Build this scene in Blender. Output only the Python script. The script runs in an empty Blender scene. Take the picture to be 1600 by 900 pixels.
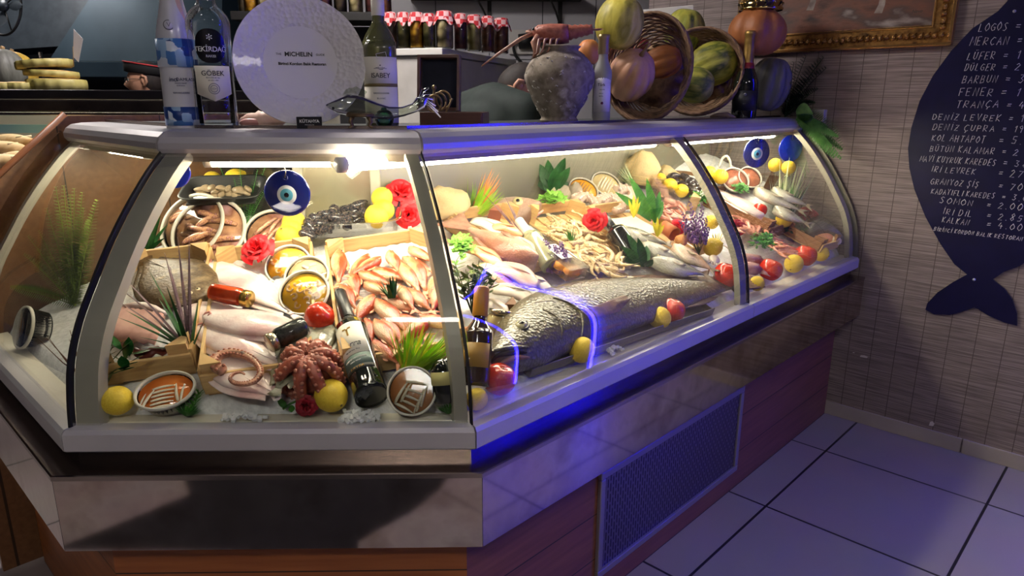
import bpy, bmesh, math, random
from mathutils import Vector as V, Matrix, noise
sc = bpy.context.scene
PI = math.pi; S2 = math.sqrt(.5); TAN = math.tan(math.radians(22.5))
col = sc.collection
# ------------------------------------------------------------------ camera, world, exposure
CF, CP, CY, CR = 1094.0, math.radians(15.0), math.radians(1.4), math.radians(.26)
CAM = V((.043, -1.397, 1.5))
_fx = V((math.sin(CY), math.cos(CY), 0)); _r = V((math.cos(CY), -math.sin(CY), 0)); _z = V((0, 0, 1))
FW = _fx*math.cos(CP) - _z*math.sin(CP); _u = _z*math.cos(CP) + _fx*math.sin(CP)
RT = _r*math.cos(CR) + _u*math.sin(CR); UP = _u*math.cos(CR) - _r*math.sin(CR)
cam = bpy.data.objects.new('camera', bpy.data.cameras.new('camera')); col.objects.link(cam)
cam.data.sensor_width = 36; cam.data.lens = CF/1600*36; cam.data.clip_start = .02
cam.matrix_world = Matrix(((RT.x, UP.x, -FW.x, CAM.x), (RT.y, UP.y, -FW.y, CAM.y), (RT.z, UP.z, -FW.z, CAM.z), (0, 0, 0, 1)))
sc.camera = cam
sc.cycles.transparent_max_bounces = 40
sc.view_settings.view_transform = 'Standard'; sc.view_settings.look = 'None'
sc.view_settings.exposure = 0.12; sc.view_settings.gamma = 1; sc.view_settings.use_curve_mapping = False
W = bpy.data.worlds.new('world'); sc.world = W; W.use_nodes = True
W.node_tree.nodes['Background'].inputs[0].default_value = (.35, .36, .55, 1)
W.node_tree.nodes['Background'].inputs[1].default_value = .05
TUBE_W = 66.0
CEIL_W = 26.0
KITCH_W = 30.0
NEON_W = 125.0
def light(name, kind, loc, target, energy, color, size=None, size_y=None, spot=None, blend=.3):
    d = bpy.data.lights.new(name, kind); d.energy = energy; d.color = color
    if kind == 'AREA':
        d.shape = 'RECTANGLE' if size_y else 'SQUARE'; d.size = size
        if size_y: d.size_y = size_y
    elif size: d.shadow_soft_size = size
    if spot: d.spot_size = spot; d.spot_blend = blend
    o = bpy.data.objects.new(name, d); col.objects.link(o); o.location = loc
    o.rotation_euler = (V(target)-V(loc)).to_track_quat('-Z', 'Y').to_euler(); return o

# ------------------------------------------------------------------ pixel / place helpers (1600x900 frame)
LF, LR, LL, LM = .894, 2.44, .88, 1.357      # run lengths of the case
Z0, S0, KD, DEPTH = .815, .06, .40, .80       # sloped display deck with its ice
def ray(px, py):
    return (FW + RT*((px-800)/CF) - UP*((py-450)/CF)).normalized()
def proj(p):
    d = V(p)-CAM; z = d.dot(FW); return 800+CF*d.dot(RT)/z, 450-CF*d.dot(UP)/z, z
def at_depth(px, py, dep):
    d = ray(px, py); return CAM + d*(dep/d.dot(FW))
def at_plane(px, py, p0, n):
    d = ray(px, py); n = V(n); return CAM + d*((V(p0)-CAM).dot(n)/d.dot(n))
INW = {'F': V((0, 1, 0)), 'R': V((-S2, S2, 0)), 'L': V((S2, S2, 0))}
ALO = {'F': V((1, 0, 0)), 'R': V((S2, S2, 0)), 'L': V((S2, -S2, 0))}
def sdist(p):
    return {'F': p.y, 'R': (p.y-p.x)*S2, 'L': (p.x+LF+p.y)*S2}
def section(p):
    s = sdist(p); return min(s, key=s.get)
def deck_z(p, sec=None):
    d = sdist(p); k = sec or min(d, key=d.get); s = d[k]
    return Z0 + KD*max(s-S0, -.5) + (end_heap(p, s) if k == 'R' else 0)
def end_heap(p, s): # the ice is banked up towards the wall end
    u = max(0, min(1, ((p.x+p.y)*S2-1.85)/.5)); w = max(0, min(1, (s-.12)/.3)); return .13*u*u*(3-2*u)*w*w*(3-2*w)
def deck(px, py, lift=0, sec=None):
    d = ray(px, py); t = .8
    while t < 6:
        p = CAM+d*t
        if p.z < deck_z(p, sec)+lift: break
        t += .02
    a, b = t-.02, t
    for _ in range(24):
        m = (a+b)/2; p = CAM+d*m
        if p.z < deck_z(p, sec)+lift: b = m
        else: a = m
    p = CAM+d*b; s = sec or section(p); off = LF*S2 if s == 'L' else 0
    if sdist(p)[s] > DEPTH-.05: p = CAM+d*((INW[s]*(DEPTH-.05)-(INW[s]*off if s == 'L' else V((0, 0, 0)))-CAM).dot(INW[s])/d.dot(INW[s]))
    if s == 'R' and (p.x+p.y)*S2 > LR-.10: p = CAM+d*((ALO['R']*(LR-.10)-CAM).dot(ALO['R'])/d.dot(ALO['R']))
    return p
def nrm(sec): return (V((0, 0, 1)) - INW[sec]*KD).normalized()
def st(name, s):                              # stations along the case front, inward offset s
    if name == 'Z': return V((-LF-LL*S2+s*S2, LL*S2+s*S2, 0))
    if name == 'A': return V((-LF+s*TAN, s, 0))
    if name == 'B': return V((-s*TAN, s, 0))
    if name == 'M': return V((LM*S2-s*S2, LM*S2+s*S2, 0))
    return V((LR*S2-s*S2, LR*S2+s*S2, 0))
def rpt(u, s, z): return V((u*S2-s*S2, u*S2+s*S2, z))
def lpt(u, s, z): return V((-LF-u*S2+s*S2, u*S2+s*S2, z))
def frame(p, x, z):
    z = V(z).normalized(); x = V(x); x = (x - z*x.dot(z)).normalized(); y = z.cross(x)
    return Matrix(((x.x, y.x, z.x, p.x), (x.y, y.y, z.y, p.y), (x.z, y.z, z.z, p.z), (0, 0, 0, 1)))
def T(x=0, y=0, z=0): return Matrix.Translation((x, y, z))
def R(deg, ax): return Matrix.Rotation(math.radians(deg), 4, ax)
def S(x, y=None, z=None):
    return Matrix.Diagonal((x, x if y is None else y, x if z is None else z, 1))

# ------------------------------------------------------------------ materials
_mats = {}
def _nt(name):
    m = bpy.data.materials.new(name); m.use_nodes = True; nt = m.node_tree; b = nt.nodes['Principled BSDF']; return m, nt, b
def c4(c): return (c[0], c[1], c[2], 1)
def srgb(r, g, b):
    f = lambda v: (v/255/12.92) if v/255 <= .04045 else ((v/255+.055)/1.055)**2.4
    return (f(r), f(g), f(b))
def mat(name, cols, rough=.5, metal=0, scale=12, bump=0, bscale=None, detail=4, stretch=(1, 1, 1), kind='noise', spec=.5, trans=0, coat=0, sss=0, emis=None, estr=1, pos=None, coord='Object', ior=1.45, sheen=0):
    if name in _mats: return _mats[name]
    m, nt, b = _nt(name); N = nt.nodes; L = nt.links
    if not isinstance(cols[0], (tuple, list)): cols = [cols]
    b.inputs['Roughness'].default_value = rough; b.inputs['Metallic'].default_value = metal
    b.inputs['Specular IOR Level'].default_value = spec; b.inputs['Transmission Weight'].default_value = trans
    b.inputs['Coat Weight'].default_value = coat; b.inputs['IOR'].default_value = ior
    if sss: b.inputs['Subsurface Weight'].default_value = sss; b.inputs['Subsurface Radius'].default_value = (.01, .006, .004)
    b.inputs['Base Color'].default_value = c4(cols[0])
    if emis: b.inputs['Emission Color'].default_value = c4(emis); b.inputs['Emission Strength'].default_value = estr
    if len(cols) > 1 or bump:
        tc = N.new('ShaderNodeTexCoord'); mp = N.new('ShaderNodeMapping'); mp.inputs['Scale'].default_value = stretch
        L.new(tc.outputs[coord], mp.inputs[0])
        def tex(k, s):
            if k == 'voronoi':
                t = N.new('ShaderNodeTexVoronoi'); t.inputs['Scale'].default_value = s; o = t.outputs['Distance']
            elif k == 'wave':
                t = N.new('ShaderNodeTexWave'); t.inputs['Scale'].default_value = s; t.inputs['Distortion'].default_value = 3; t.inputs['Detail'].default_value = detail; o = t.outputs['Fac']
            else:
                t = N.new('ShaderNodeTexNoise'); t.inputs['Scale'].default_value = s; t.inputs['Detail'].default_value = detail; o = t.outputs['Fac']
            L.new(mp.outputs[0], t.inputs['Vector']); return o
        if len(cols) > 1:
            o = tex(kind, scale); cr = N.new('ShaderNodeValToRGB'); L.new(o, cr.inputs[0]); e = cr.color_ramp.elements
            n = len(cols); ps = pos or [(.3 + .4*i/(n-1)) for i in range(n)]
            while len(e) < n: e.new(.5)
            for i, c in enumerate(cols): e[i].position = ps[i]; e[i].color = c4(c)
            L.new(cr.outputs[0], b.inputs['Base Color'])
        if bump:
            o = tex(kind if kind != 'wave' else 'noise', bscale or scale); bp = N.new('ShaderNodeBump'); bp.inputs['Strength'].default_value = min(1, bump); bp.inputs['Distance'].default_value = .004
            L.new(o, bp.inputs['Height']); L.new(bp.outputs[0], b.inputs['Normal'])
    _mats[name] = m; return m
def thin(name, tint=(1, 1, 1), ior=1.45, rough=0.02, gmul=1.0, gcol=(1, 1, 1)):
    """clear sheet: transparent body with Fresnel gloss"""
    if name in _mats: return _mats[name]
    m, nt, b = _nt(name); N = nt.nodes; L = nt.links; N.remove(b)
    t = N.new('ShaderNodeBsdfTransparent'); t.inputs[0].default_value = c4(tint)
    g = N.new('ShaderNodeBsdfGlossy'); g.inputs['Roughness'].default_value = rough; g.inputs[0].default_value = c4(gcol)
    f = N.new('ShaderNodeFresnel'); f.inputs[0].default_value = ior
    mu = N.new('ShaderNodeMath'); mu.operation = 'MULTIPLY'; mu.inputs[1].default_value = gmul; mu.use_clamp = True
    L.new(f.outputs[0], mu.inputs[0])
    mx = N.new('ShaderNodeMixShader'); L.new(mu.outputs[0], mx.inputs[0]); L.new(t.outputs[0], mx.inputs[1]); L.new(g.outputs[0], mx.inputs[2])
    L.new(mx.outputs[0], N['Material Output'].inputs[0]); _mats[name] = m; return m
def glow(name, c, s):
    if name in _mats: return _mats[name]
    m, nt, b = _nt(name); b.inputs['Base Color'].default_value = c4(c); b.inputs['Emission Color'].default_value = c4(c); b.inputs['Emission Strength'].default_value = s
    _mats[name] = m; return m

# ------------------------------------------------------------------ mesh builder
class MB:
    def __init__(s): s.v = []; s.f = []; s.mi = []; s.sm = []
    def add(s, vs, fs, M=None, mi=0, smooth=True):
        o = len(s.v)
        if M is not None: vs = [M @ V(p) for p in vs]
        s.v.extend([tuple(p) for p in vs])
        for f in fs: s.f.append(tuple(i+o for i in f)); s.mi.append(mi); s.sm.append(smooth)
        return s
    def box(s, c, d, M=None, mi=0, bev=0, seg=2):
        bm = bmesh.new(); bmesh.ops.create_cube(bm, size=1)
        for v in bm.verts: v.co = V((v.co.x*d[0]+c[0], v.co.y*d[1]+c[1], v.co.z*d[2]+c[2]))
        if bev: bmesh.ops.bevel(bm, geom=bm.edges[:], offset=bev, segments=seg, affect='EDGES', profile=.5)
        bm.verts.index_update()
        s.add([v.co.copy() for v in bm.verts], [[v.index for v in f.verts] for f in bm.faces], M, mi, False); bm.free(); return s
    def lathe(s, prof, seg=20, M=None, mi=0, fn=None, smooth=True, sy=1, cap=True):
        vs = []; fs = []; n = len(prof)
        for r, z in prof:
            for k in range(seg):
                a = 2*PI*k/seg; q = (r*math.cos(a), r*math.sin(a)*sy, z)
                vs.append(fn(a, r, z) if fn else q)
        for i in range(n-1):
            for k in range(seg):
                k2 = (k+1) % seg; fs.append((i*seg+k, i*seg+k2, (i+1)*seg+k2, (i+1)*seg+k))
        s.add(vs, fs, M, mi, smooth)
        if cap and prof[0][0] > 1e-6: s.add(vs[:seg], [tuple(range(seg-1, -1, -1))], M, mi, False)
        if cap and prof[-1][0] > 1e-6: s.add(vs[-seg:], [tuple(range(seg))], M, mi, False)
        return s
    def tube(s, pts, rad, seg=8, M=None, mi=0, flat=1.0, smooth=True, up=None):
        pts = [V(p) for p in pts]; n = len(pts)
        if not isinstance(rad, (list, tuple)): rad = [rad]*n
        vs = []; fs = []; ref = V(up) if up else V((0, 0, 1)); prev = None
        for i, p in enumerate(pts):
            t = (pts[min(i+1, n-1)]-pts[max(i-1, 0)])
            if t.length < 1e-9: t = V((1, 0, 0))
            t.normalize()
            a = ref - t*ref.dot(t) if prev is None or up else prev - t*prev.dot(t)
            if a.length < 1e-4: a = t.orthogonal()
            a.normalize(); prev = a; b = t.cross(a)
            for k in range(seg):
                w = 2*PI*k/seg; vs.append(p + b*(rad[i]*math.cos(w)) + a*(rad[i]*flat*math.sin(w)))
        for i in range(n-1):
            for k in range(seg):
                k2 = (k+1) % seg; fs.append((i*seg+k, i*seg+k2, (i+1)*seg+k2, (i+1)*seg+k))
        fs.append(tuple(range(seg-1, -1, -1))); fs.append(tuple((n-1)*seg+k for k in range(seg)))
        return s.add(vs, fs, M, mi, smooth)
    def ball(s, c, r, seg=12, M=None, mi=0):
        if not isinstance(r, (list, tuple)): r = (r, r, r)
        m = max(4, seg//2); pr = [(math.sin(PI*i/m), -math.cos(PI*i/m)) for i in range(m+1)]
        pr[0] = (0, -1); pr[-1] = (0, 1)
        X = T(*c) @ S(*r)
        return s.lathe(pr, seg, (M @ X) if M is not None else X, mi)
    def prism(s, poly, z0, z1, M=None, mi=0):
        n = len(poly); vs = [(x, y, z0) for x, y in poly]+[(x, y, z1) for x, y in poly]
        fs = [tuple(range(n-1, -1, -1)), tuple(range(n, 2*n))]+[(i, (i+1) % n, n+(i+1) % n, n+i) for i in range(n)]
        return s.add(vs, fs, M, mi, False)
    def blade(s, base, d, L, w, bend=.3, side=None, seg=5, M=None, mi=0, shape=0, fold=.25, down=(0, 0, -1)):
        base = V(base); d = V(d).normalized(); dn = V(down)
        sd = V(side) if side else d.cross(dn)
        if sd.length < 1e-3: sd = d.orthogonal()
        sd.normalize(); vs = []; fs = []; p = base.copy(); cur = d.copy()
        for i in range(seg+1):
            t = i/seg
            if shape == 0: k = (1-t)**.7*(.6+.4*min(1, t*4))
            else: k = math.sin(PI*min(1, (t*.93+.07)))**.8
            k = max(k, .03)*w/2; nn = sd.cross(cur).normalized()
            vs += [p-sd*k+nn*k*fold, p, p+sd*k+nn*k*fold]
            p = p+cur*(L/seg); cur = (cur+dn*(bend/seg)).normalized()
        for i in range(seg):
            a = i*3; fs += [(a, a+1, a+4, a+3), (a+1, a+2, a+5, a+4)]
        return s.add(vs, fs, M, mi, True)
    def mesh(s, name, mats):
        me = bpy.data.meshes.new(name); me.from_pydata(s.v, [], s.f)
        if not isinstance(mats, (list, tuple)): mats = [mats]
        for m in mats: me.materials.append(m)
        me.polygons.foreach_set('material_index', s.mi); me.polygons.foreach_set('use_smooth', s.sm); me.update(); return me
    def obj(s, name, mats, parent=None, M=None):
        o = bpy.data.objects.new(name, s.mesh(name, mats)); col.objects.link(o)
        if parent is not None: o.parent = parent
        if M is not None:
            if parent is not None: o.matrix_local = M
            else: o.matrix_world = M
        return o
def tag(o, label=None, cat=None, group=None, kind=None):
    if label: o['label'] = label
    if cat: o['category'] = cat
    if group: o['group'] = group
    if kind: o['kind'] = kind
    return o
def thing(name, label, cat, M=None, group=None):
    o = bpy.data.objects.new(name, None); o.empty_display_size = .02; col.objects.link(o)
    if M is not None: o.matrix_world = M
    return tag(o, label, cat, group)
def dup(o, M, label=None, group=None):
    r = o.copy(); col.objects.link(r); r.matrix_world = M
    if label: r['label'] = label
    if group: r['group'] = group
    for ch in list(o.children):
        c = ch.copy(); col.objects.link(c); c.parent = r
        for g in list(ch.children):
            d = g.copy(); col.objects.link(d); d.parent = c
    return r
def once(cache, key, make, M, label, group=None):
    """first call makes the thing, later calls copy it with its parts"""
    if key not in cache:
        o = make(); o.matrix_world = M; tag(o, label, None, group); cache[key] = o; return o
    return dup(cache[key], M, label, group)
def text_mesh(txt, size, extrude=.0004, align='CENTER', shear=0, spacing=1.0, bold=0):
    cu = bpy.data.curves.new('lettering', 'FONT'); cu.body = txt; cu.size = size; cu.extrude = extrude; cu.align_x = align; cu.align_y = 'CENTER'; cu.shear = shear; cu.space_character = spacing; cu.offset = bold; cu.resolution_u = 3
    o = bpy.data.objects.new('lettering', cu); col.objects.link(o)
    bpy.context.view_layer.update()
    me = bpy.data.meshes.new_from_object(o.evaluated_get(bpy.context.evaluated_depsgraph_get()))
    bpy.data.objects.remove(o); bpy.data.curves.remove(cu); return me
def lettering(lines, m, parent, M=None, wrap=None, name='lettering', **kw):
    """lines: (text, size, x, y); in plane XY facing +Z, or wrapped round a bottle of radius wrap (facing -Y, up Z)"""
    mb = MB()
    for t in lines:
        me = text_mesh(t[0], t[1], **dict(kw, **(t[4] if len(t) > 4 else {})))
        vs = []
        for v in me.vertices:
            x, y, z = v.co.x+t[2], v.co.y+t[3], v.co.z
            if wrap:
                a = x/wrap; r = wrap+.0007+z; vs.append((r*math.sin(a), -r*math.cos(a), y))
            else: vs.append((x, y, z))
        mb.add(vs, [tuple(p.vertices) for p in me.polygons], None, 0, False); bpy.data.meshes.remove(me)
    return mb.obj(name, m, parent, M)
# ------------------------------------------------------------------ setting materials
STEEL = mat('brushed_steel', [srgb(150, 140, 132), srgb(172, 160, 152)], rough=.22, metal=1, scale=6, stretch=(1, 1, 14))
SKIRT = mat('polished_steel', [srgb(186, 172, 164), srgb(204, 190, 182), srgb(170, 154, 144)], rough=.07, metal=1, scale=9, bump=.05, bscale=3)
STEEL_D = mat('dull_steel', [srgb(120, 116, 104), srgb(140, 136, 122)], rough=.4, metal=.8, scale=5)
ALU = mat('white_aluminium', [srgb(188, 184, 186), srgb(200, 196, 196)], rough=.35, metal=.35, scale=4)
CREAM = mat('cream_sill', [srgb(214, 206, 186), srgb(228, 222, 204)], rough=.4, scale=9)
BLACK = mat('black_rubber', (.006, .006, .007), rough=.5)
POSTM = mat('post_metal', [srgb(150, 146, 132), srgb(170, 164, 148)], rough=.4, metal=.2, scale=6)
GLASS = thin('case_glass', (.97, .985, .975), ior=1.40, gmul=.30, rough=.004)
def plank_mat(name, cols, seam, w, along='X', rough=.4, scale=3):
    if name in _mats: return _mats[name]
    m, nt, b = _nt(name); N = nt.nodes; L = nt.links
    tc = N.new('ShaderNodeTexCoord'); mp = N.new('ShaderNodeMapping'); L.new(tc.outputs['Object'], mp.inputs[0])
    mp.inputs['Scale'].default_value = (1.2, 1.2, 18) if along == 'X' else (18, 18, 1.2)
    n = N.new('ShaderNodeTexNoise'); n.inputs['Scale'].default_value = scale; n.inputs['Detail'].default_value = 6; L.new(mp.outputs[0], n.inputs[0])
    cr = N.new('ShaderNodeValToRGB'); L.new(n.outputs['Fac'], cr.inputs[0]); e = cr.color_ramp.elements
    e[0].position = .3; e[0].color = c4(cols[0]); e[1].position = .7; e[1].color = c4(cols[1])
    sp = N.new('ShaderNodeSeparateXYZ'); L.new(tc.outputs['Object'], sp.inputs[0])
    md = N.new('ShaderNodeMath'); md.operation = 'MODULO'; md.inputs[1].default_value = w; L.new(sp.outputs['Z' if along == 'X' else 'X'], md.inputs[0])
    ab = N.new('ShaderNodeMath'); ab.operation = 'ABSOLUTE'; L.new(md.outputs[0], ab.inputs[0])
    lt = N.new('ShaderNodeMath'); lt.operation = 'LESS_THAN'; lt.inputs[1].default_value = .004; L.new(ab.outputs[0], lt.inputs[0])
    mx = N.new('ShaderNodeMix'); mx.data_type = 'RGBA'; L.new(lt.outputs[0], mx.inputs[0]); L.new(cr.outputs[0], mx.inputs[6]); mx.inputs[7].default_value = c4(seam)
    L.new(mx.outputs[2], b.inputs['Base Color']); b.inputs['Roughness'].default_value = rough; _mats[name] = m; return m
WOOD_R = plank_mat('red_plank', [srgb(112, 66, 50), srgb(136, 84, 64)], (.012, .006, .004), .155)
WOOD_O = plank_mat('orange_plank', [srgb(150, 84, 40), srgb(178, 106, 54)], (.05, .02, .008), .4)
WOOD_P = plank_mat('partition_wood', [srgb(112, 74, 46), srgb(130, 90, 58)], (.04, .02, .01), .31, along='Z')
# ------------------------------------------------------------------ floor, wall, baseboard
def tile_floor():
    m, nt, b = _nt('floor_tile'); N = nt.nodes; L = nt.links
    tc = N.new('ShaderNodeTexCoord'); mp = N.new('ShaderNodeMapping'); L.new(tc.outputs['Object'], mp.inputs[0])
    br = N.new('ShaderNodeTexBrick'); br.offset = 0; br.inputs['Scale'].default_value = 1; br.inputs['Brick Width'].default_value = .61; br.inputs['Row Height'].default_value = .61
    br.inputs['Mortar Size'].default_value = .005; br.inputs['Mortar Smooth'].default_value = .1
    br.inputs['Color1'].default_value = c4(srgb(158, 148, 146)); br.inputs['Color2'].default_value = c4(srgb(166, 156, 154)); br.inputs['Mortar'].default_value = (.02, .018, .02, 1)
    L.new(mp.outputs[0], br.inputs[0]); n = N.new('ShaderNodeTexNoise'); n.inputs['Scale'].default_value = 3; L.new(tc.outputs['Object'], n.inputs[0])
    mx = N.new('ShaderNodeMix'); mx.data_type = 'RGBA'; mx.blend_type = 'MULTIPLY'; mx.inputs[0].default_value = .25; L.new(br.outputs[0], mx.inputs[6]); L.new(n.outputs['Color'], mx.inputs[7])
    L.new(mx.outputs[2], b.inputs['Base Color']); b.inputs['Roughness'].default_value = .38
    return m
fl = MB().box((0, 0, -.02), (9, 9, .04)).obj('floor', tile_floor())
fl.matrix_world = T(S2*1.44+S2*.085, S2*1.44-S2*.085, 0) @ R(45, 'Z'); tag(fl, kind='structure')
def wallpaper():
    m, nt, b = _nt('wallpaper'); N = nt.nodes; L = nt.links
    tc = N.new('ShaderNodeTexCoord'); mp = N.new('ShaderNodeMapping'); mp.inputs['Scale'].default_value = (5, 5, 330); L.new(tc.outputs['Object'], mp.inputs[0])
    n = N.new('ShaderNodeTexNoise'); n.inputs['Scale'].default_value = 1; n.inputs['Detail'].default_value = 3; L.new(mp.outputs[0], n.inputs[0])
    cr = N.new('ShaderNodeValToRGB'); L.new(n.outputs['Fac'], cr.inputs[0]); e = cr.color_ramp.elements
    e[0].position = .38; e[0].color = c4(srgb(120, 106, 104)); e[1].position = .66; e[1].color = c4(srgb(170, 154, 150))
    sp = N.new('ShaderNodeSeparateXYZ'); L.new(tc.outputs['Object'], sp.inputs[0])
    md = N.new('ShaderNodeMath'); md.operation = 'PINGPONG'; md.inputs[1].default_value = .05; L.new(sp.outputs['X'], md.inputs[0])
    lt = N.new('ShaderNodeMath'); lt.operation = 'LESS_THAN'; lt.inputs[1].default_value = .0016; L.new(md.outputs[0], lt.inputs[0])
    mx = N.new('ShaderNodeMix'); mx.data_type = 'RGBA'; L.new(lt.outputs[0], mx.inputs[0]); L.new(cr.outputs[0], mx.inputs[6]); mx.inputs[7].default_value = c4(srgb(98, 84, 80))
    # scuffed band low on the wall
    n2 = N.new('ShaderNodeTexNoise'); n2.inputs['Scale'].default_value = 9; L.new(tc.outputs['Object'], n2.inputs[0])
    m2 = N.new('ShaderNodeMix'); m2.data_type = 'RGBA'; m2.blend_type = 'MULTIPLY'; m2.inputs[0].default_value = .35; L.new(mx.outputs[2], m2.inputs[6]); L.new(n2.outputs['Fac'], m2.inputs[7])
    L.new(m2.outputs[2], b.inputs['Base Color']); b.inputs['Roughness'].default_value = .7
    bp = N.new('ShaderNodeBump'); bp.inputs['Strength'].default_value = .3; bp.inputs['Distance'].default_value = .002; L.new(n.outputs['Fac'], bp.inputs['Height']); L.new(bp.outputs[0], b.inputs['Normal'])
    return m
WU = 2.46                                        # wall plane: u = WU along the right run
def wallM(v=0, z=0, out=0): # frame on the right wall: X along the wall towards the viewer, Y up, Z out of the wall
    p = V(((WU-out)*S2+v*S2, (WU-out)*S2-v*S2, z)); x = V((S2, -S2, 0)); n = V((-S2, -S2, 0)); y = V((0, 0, 1))
    return Matrix(((x.x, y.x, n.x, p.x), (x.y, y.y, n.y, p.y), (x.z, y.z, n.z, p.z), (0, 0, 0, 1)))
def wallpt(px, py): # pixel -> (v, z) on the right wall
    p = at_plane(px, py, (WU*S2, WU*S2, 0), (S2, S2, 0)); return (p.x-p.y)*S2, p.z
wr = MB().box((1.1, 0, 1.5), (4.66, .1, 3.0)).obj('wall_right', wallpaper())
wr.matrix_world = Matrix(((S2, -S2*-1, 0, WU*S2), (-S2, S2, 0, WU*S2), (0, 0, 1, 0), (0, 0, 0, 1))) @ T(0, .05, 0); tag(wr, kind='structure')
def bb_mat():
    return mat('skirting_tile', [srgb(160, 150, 146), srgb(176, 166, 160)], rough=.4, scale=5)
mb = MB()
x = -.08
for k in range(6):
    mb.box((x+.3, .033, .006), (.595, .066, .012), bev=.002); x += .6
tag(mb.obj('baseboard_right', bb_mat(), None, wallM(0, 0, 0)), kind='structure')
# kitchen walls behind
KT = mat('kitchen_tile', [srgb(150, 152, 168), srgb(166, 168, 182)], rough=.3, scale=2)
def wall_tile():
    m, nt, b = _nt('white_wall_tile'); N = nt.nodes; L = nt.links
    tc = N.new('ShaderNodeTexCoord'); mp = N.new('ShaderNodeMapping'); mp.inputs['Rotation'].default_value = (PI/2, 0, 0); L.new(tc.outputs['Object'], mp.inputs[0])
    br = N.new('ShaderNodeTexBrick'); br.offset = 0; br.inputs['Scale'].default_value = 1; br.inputs['Brick Width'].default_value = .4; br.inputs['Row Height'].default_value = .6; br.inputs['Mortar Size'].default_value = .004
    br.inputs['Color1'].default_value = c4(srgb(176, 174, 180)); br.inputs['Color2'].default_value = c4(srgb(182, 180, 186)); br.inputs['Mortar'].default_value = c4(srgb(70, 70, 76))
    L.new(mp.outputs[0], br.inputs[0]); L.new(br.outputs[0], b.inputs['Base Color']); b.inputs['Roughness'].default_value = .3; return m
tag(MB().box((.2, 4.25, 1.6), (3.4, .1, 3.2)).obj('wall_back', wall_tile()), kind='structure')
DARKW = mat('dark_wall', [srgb(30, 32, 38), srgb(40, 42, 48)], rough=.6)
tag(MB().box((-3.7, 6.2, 1.6), (5.2, .1, 3.2)).obj('wall_far', DARKW), kind='structure')
tag(MB().box((-1.5, 5.2, 1.6), (.1, 2.0, 3.2)).obj('wall_return', DARKW), kind='structure')
tag(MB().box((-5.6, 2.5, 1.6), (.1, 7.4, 3.2)).obj('wall_left', DARKW), kind='structure')
tag(MB().box((0, 1.3, 3.12), (11.4, 10.2, .1)).obj('ceiling', mat('ceiling_paint', srgb(84, 80, 82), rough=.8)), kind='structure')
tag(MB().box((0, -3.9, 1.5), (11.4, .1, 3.2)).obj('wall_front', mat('front_wall_paint', [srgb(86, 74, 70), srgb(96, 82, 76)], rough=.7)), kind='structure')
tag(MB().box((5.2, 0, 1.5), (.1, 9.0, 3.2)).obj('wall_side', mat('side_wall_paint', [srgb(80, 70, 74), srgb(90, 78, 80)], rough=.7)), kind='structure')

# ------------------------------------------------------------------ the fish display case: one thing, its parts
case = thing('fish_display_case', 'long angled refrigerated fish counter with curved glass, steel skirt and wooden base', 'display counter', T(0, 0, 0))
RUNS = [('Z', 'A'), ('A', 'B'), ('B', 'C')]
def sweep(mb, prof, a, b, g0=.0, g1=.0, mi=0, smooth=False, closed=True):
    n = len(prof); vs = []
    for stn, other, g in ((a, b, g0), (b, a, g1)):
        for s, z in prof:
            p = st(stn, s); q = st(other, s); p = p + (q-p).normalized()*g; vs.append((p.x, p.y, z))
    fs = [(i, (i+1) % n, n+(i+1) % n, n+i) for i in range(n if closed else n-1)]
    mb.add(vs, fs, None, mi, smooth)
    if closed: mb.add(vs, [tuple(range(n-1, -1, -1)), tuple(range(n, 2*n))], None, mi, False)
    return mb
def runs(name, prof, m, smooth=False, gap=0, which=RUNS, closed=True):
    out = []
    for a, b in which:
        mb = MB(); sweep(mb, prof, a, b, gap, gap, 0, smooth, closed); out.append(mb.obj(name, m, case))
    return out
RUNS4 = [('Z', 'A'), ('A', 'B'), ('B', 'M'), ('M', 'C')]
runs('trim_rail', [(.004, .756), (0, .76), (0, .798), (.008, .8065), (.04, .8075), (.04, .756)], ALU, gap=.002, which=RUNS4)
runs('steel_strip', [(.03, .718), (.03, .757), (.06, .757), (.06, .718)], STEEL)
runs('ledge', [(-.035, .708), (-.035, .7185), (-.031, .7195), (.075, .7195), (.075, .708)], STEEL)
sk = runs('skirt_panel', [(-.033, .535), (-.033, .709), (-.022, .709), (-.022, .535)], SKIRT, gap=.0006)
runs('bottom_tray', [(-.022, .535), (-.022, .55), (.09, .55), (.09, .535)], STEEL_D)
runs('base_panel', [(.066, 0), (.066, .54), (.09, .54), (.09, 0)], WOOD_O, which=RUNS[:2])
WPR = MB(); sweep(WPR, [(.066, 0), (.066, .54), (.09, .54), (.09, 0)], 'B', 'C')
o = MB(); o.v = [tuple(R(-45, 'Z') @ V(p)) for p in WPR.v]; o.f, o.mi, o.sm = WPR.f, WPR.mi, WPR.sm
o.obj('base_panel', WOOD_R, case, R(45, 'Z'))
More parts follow.
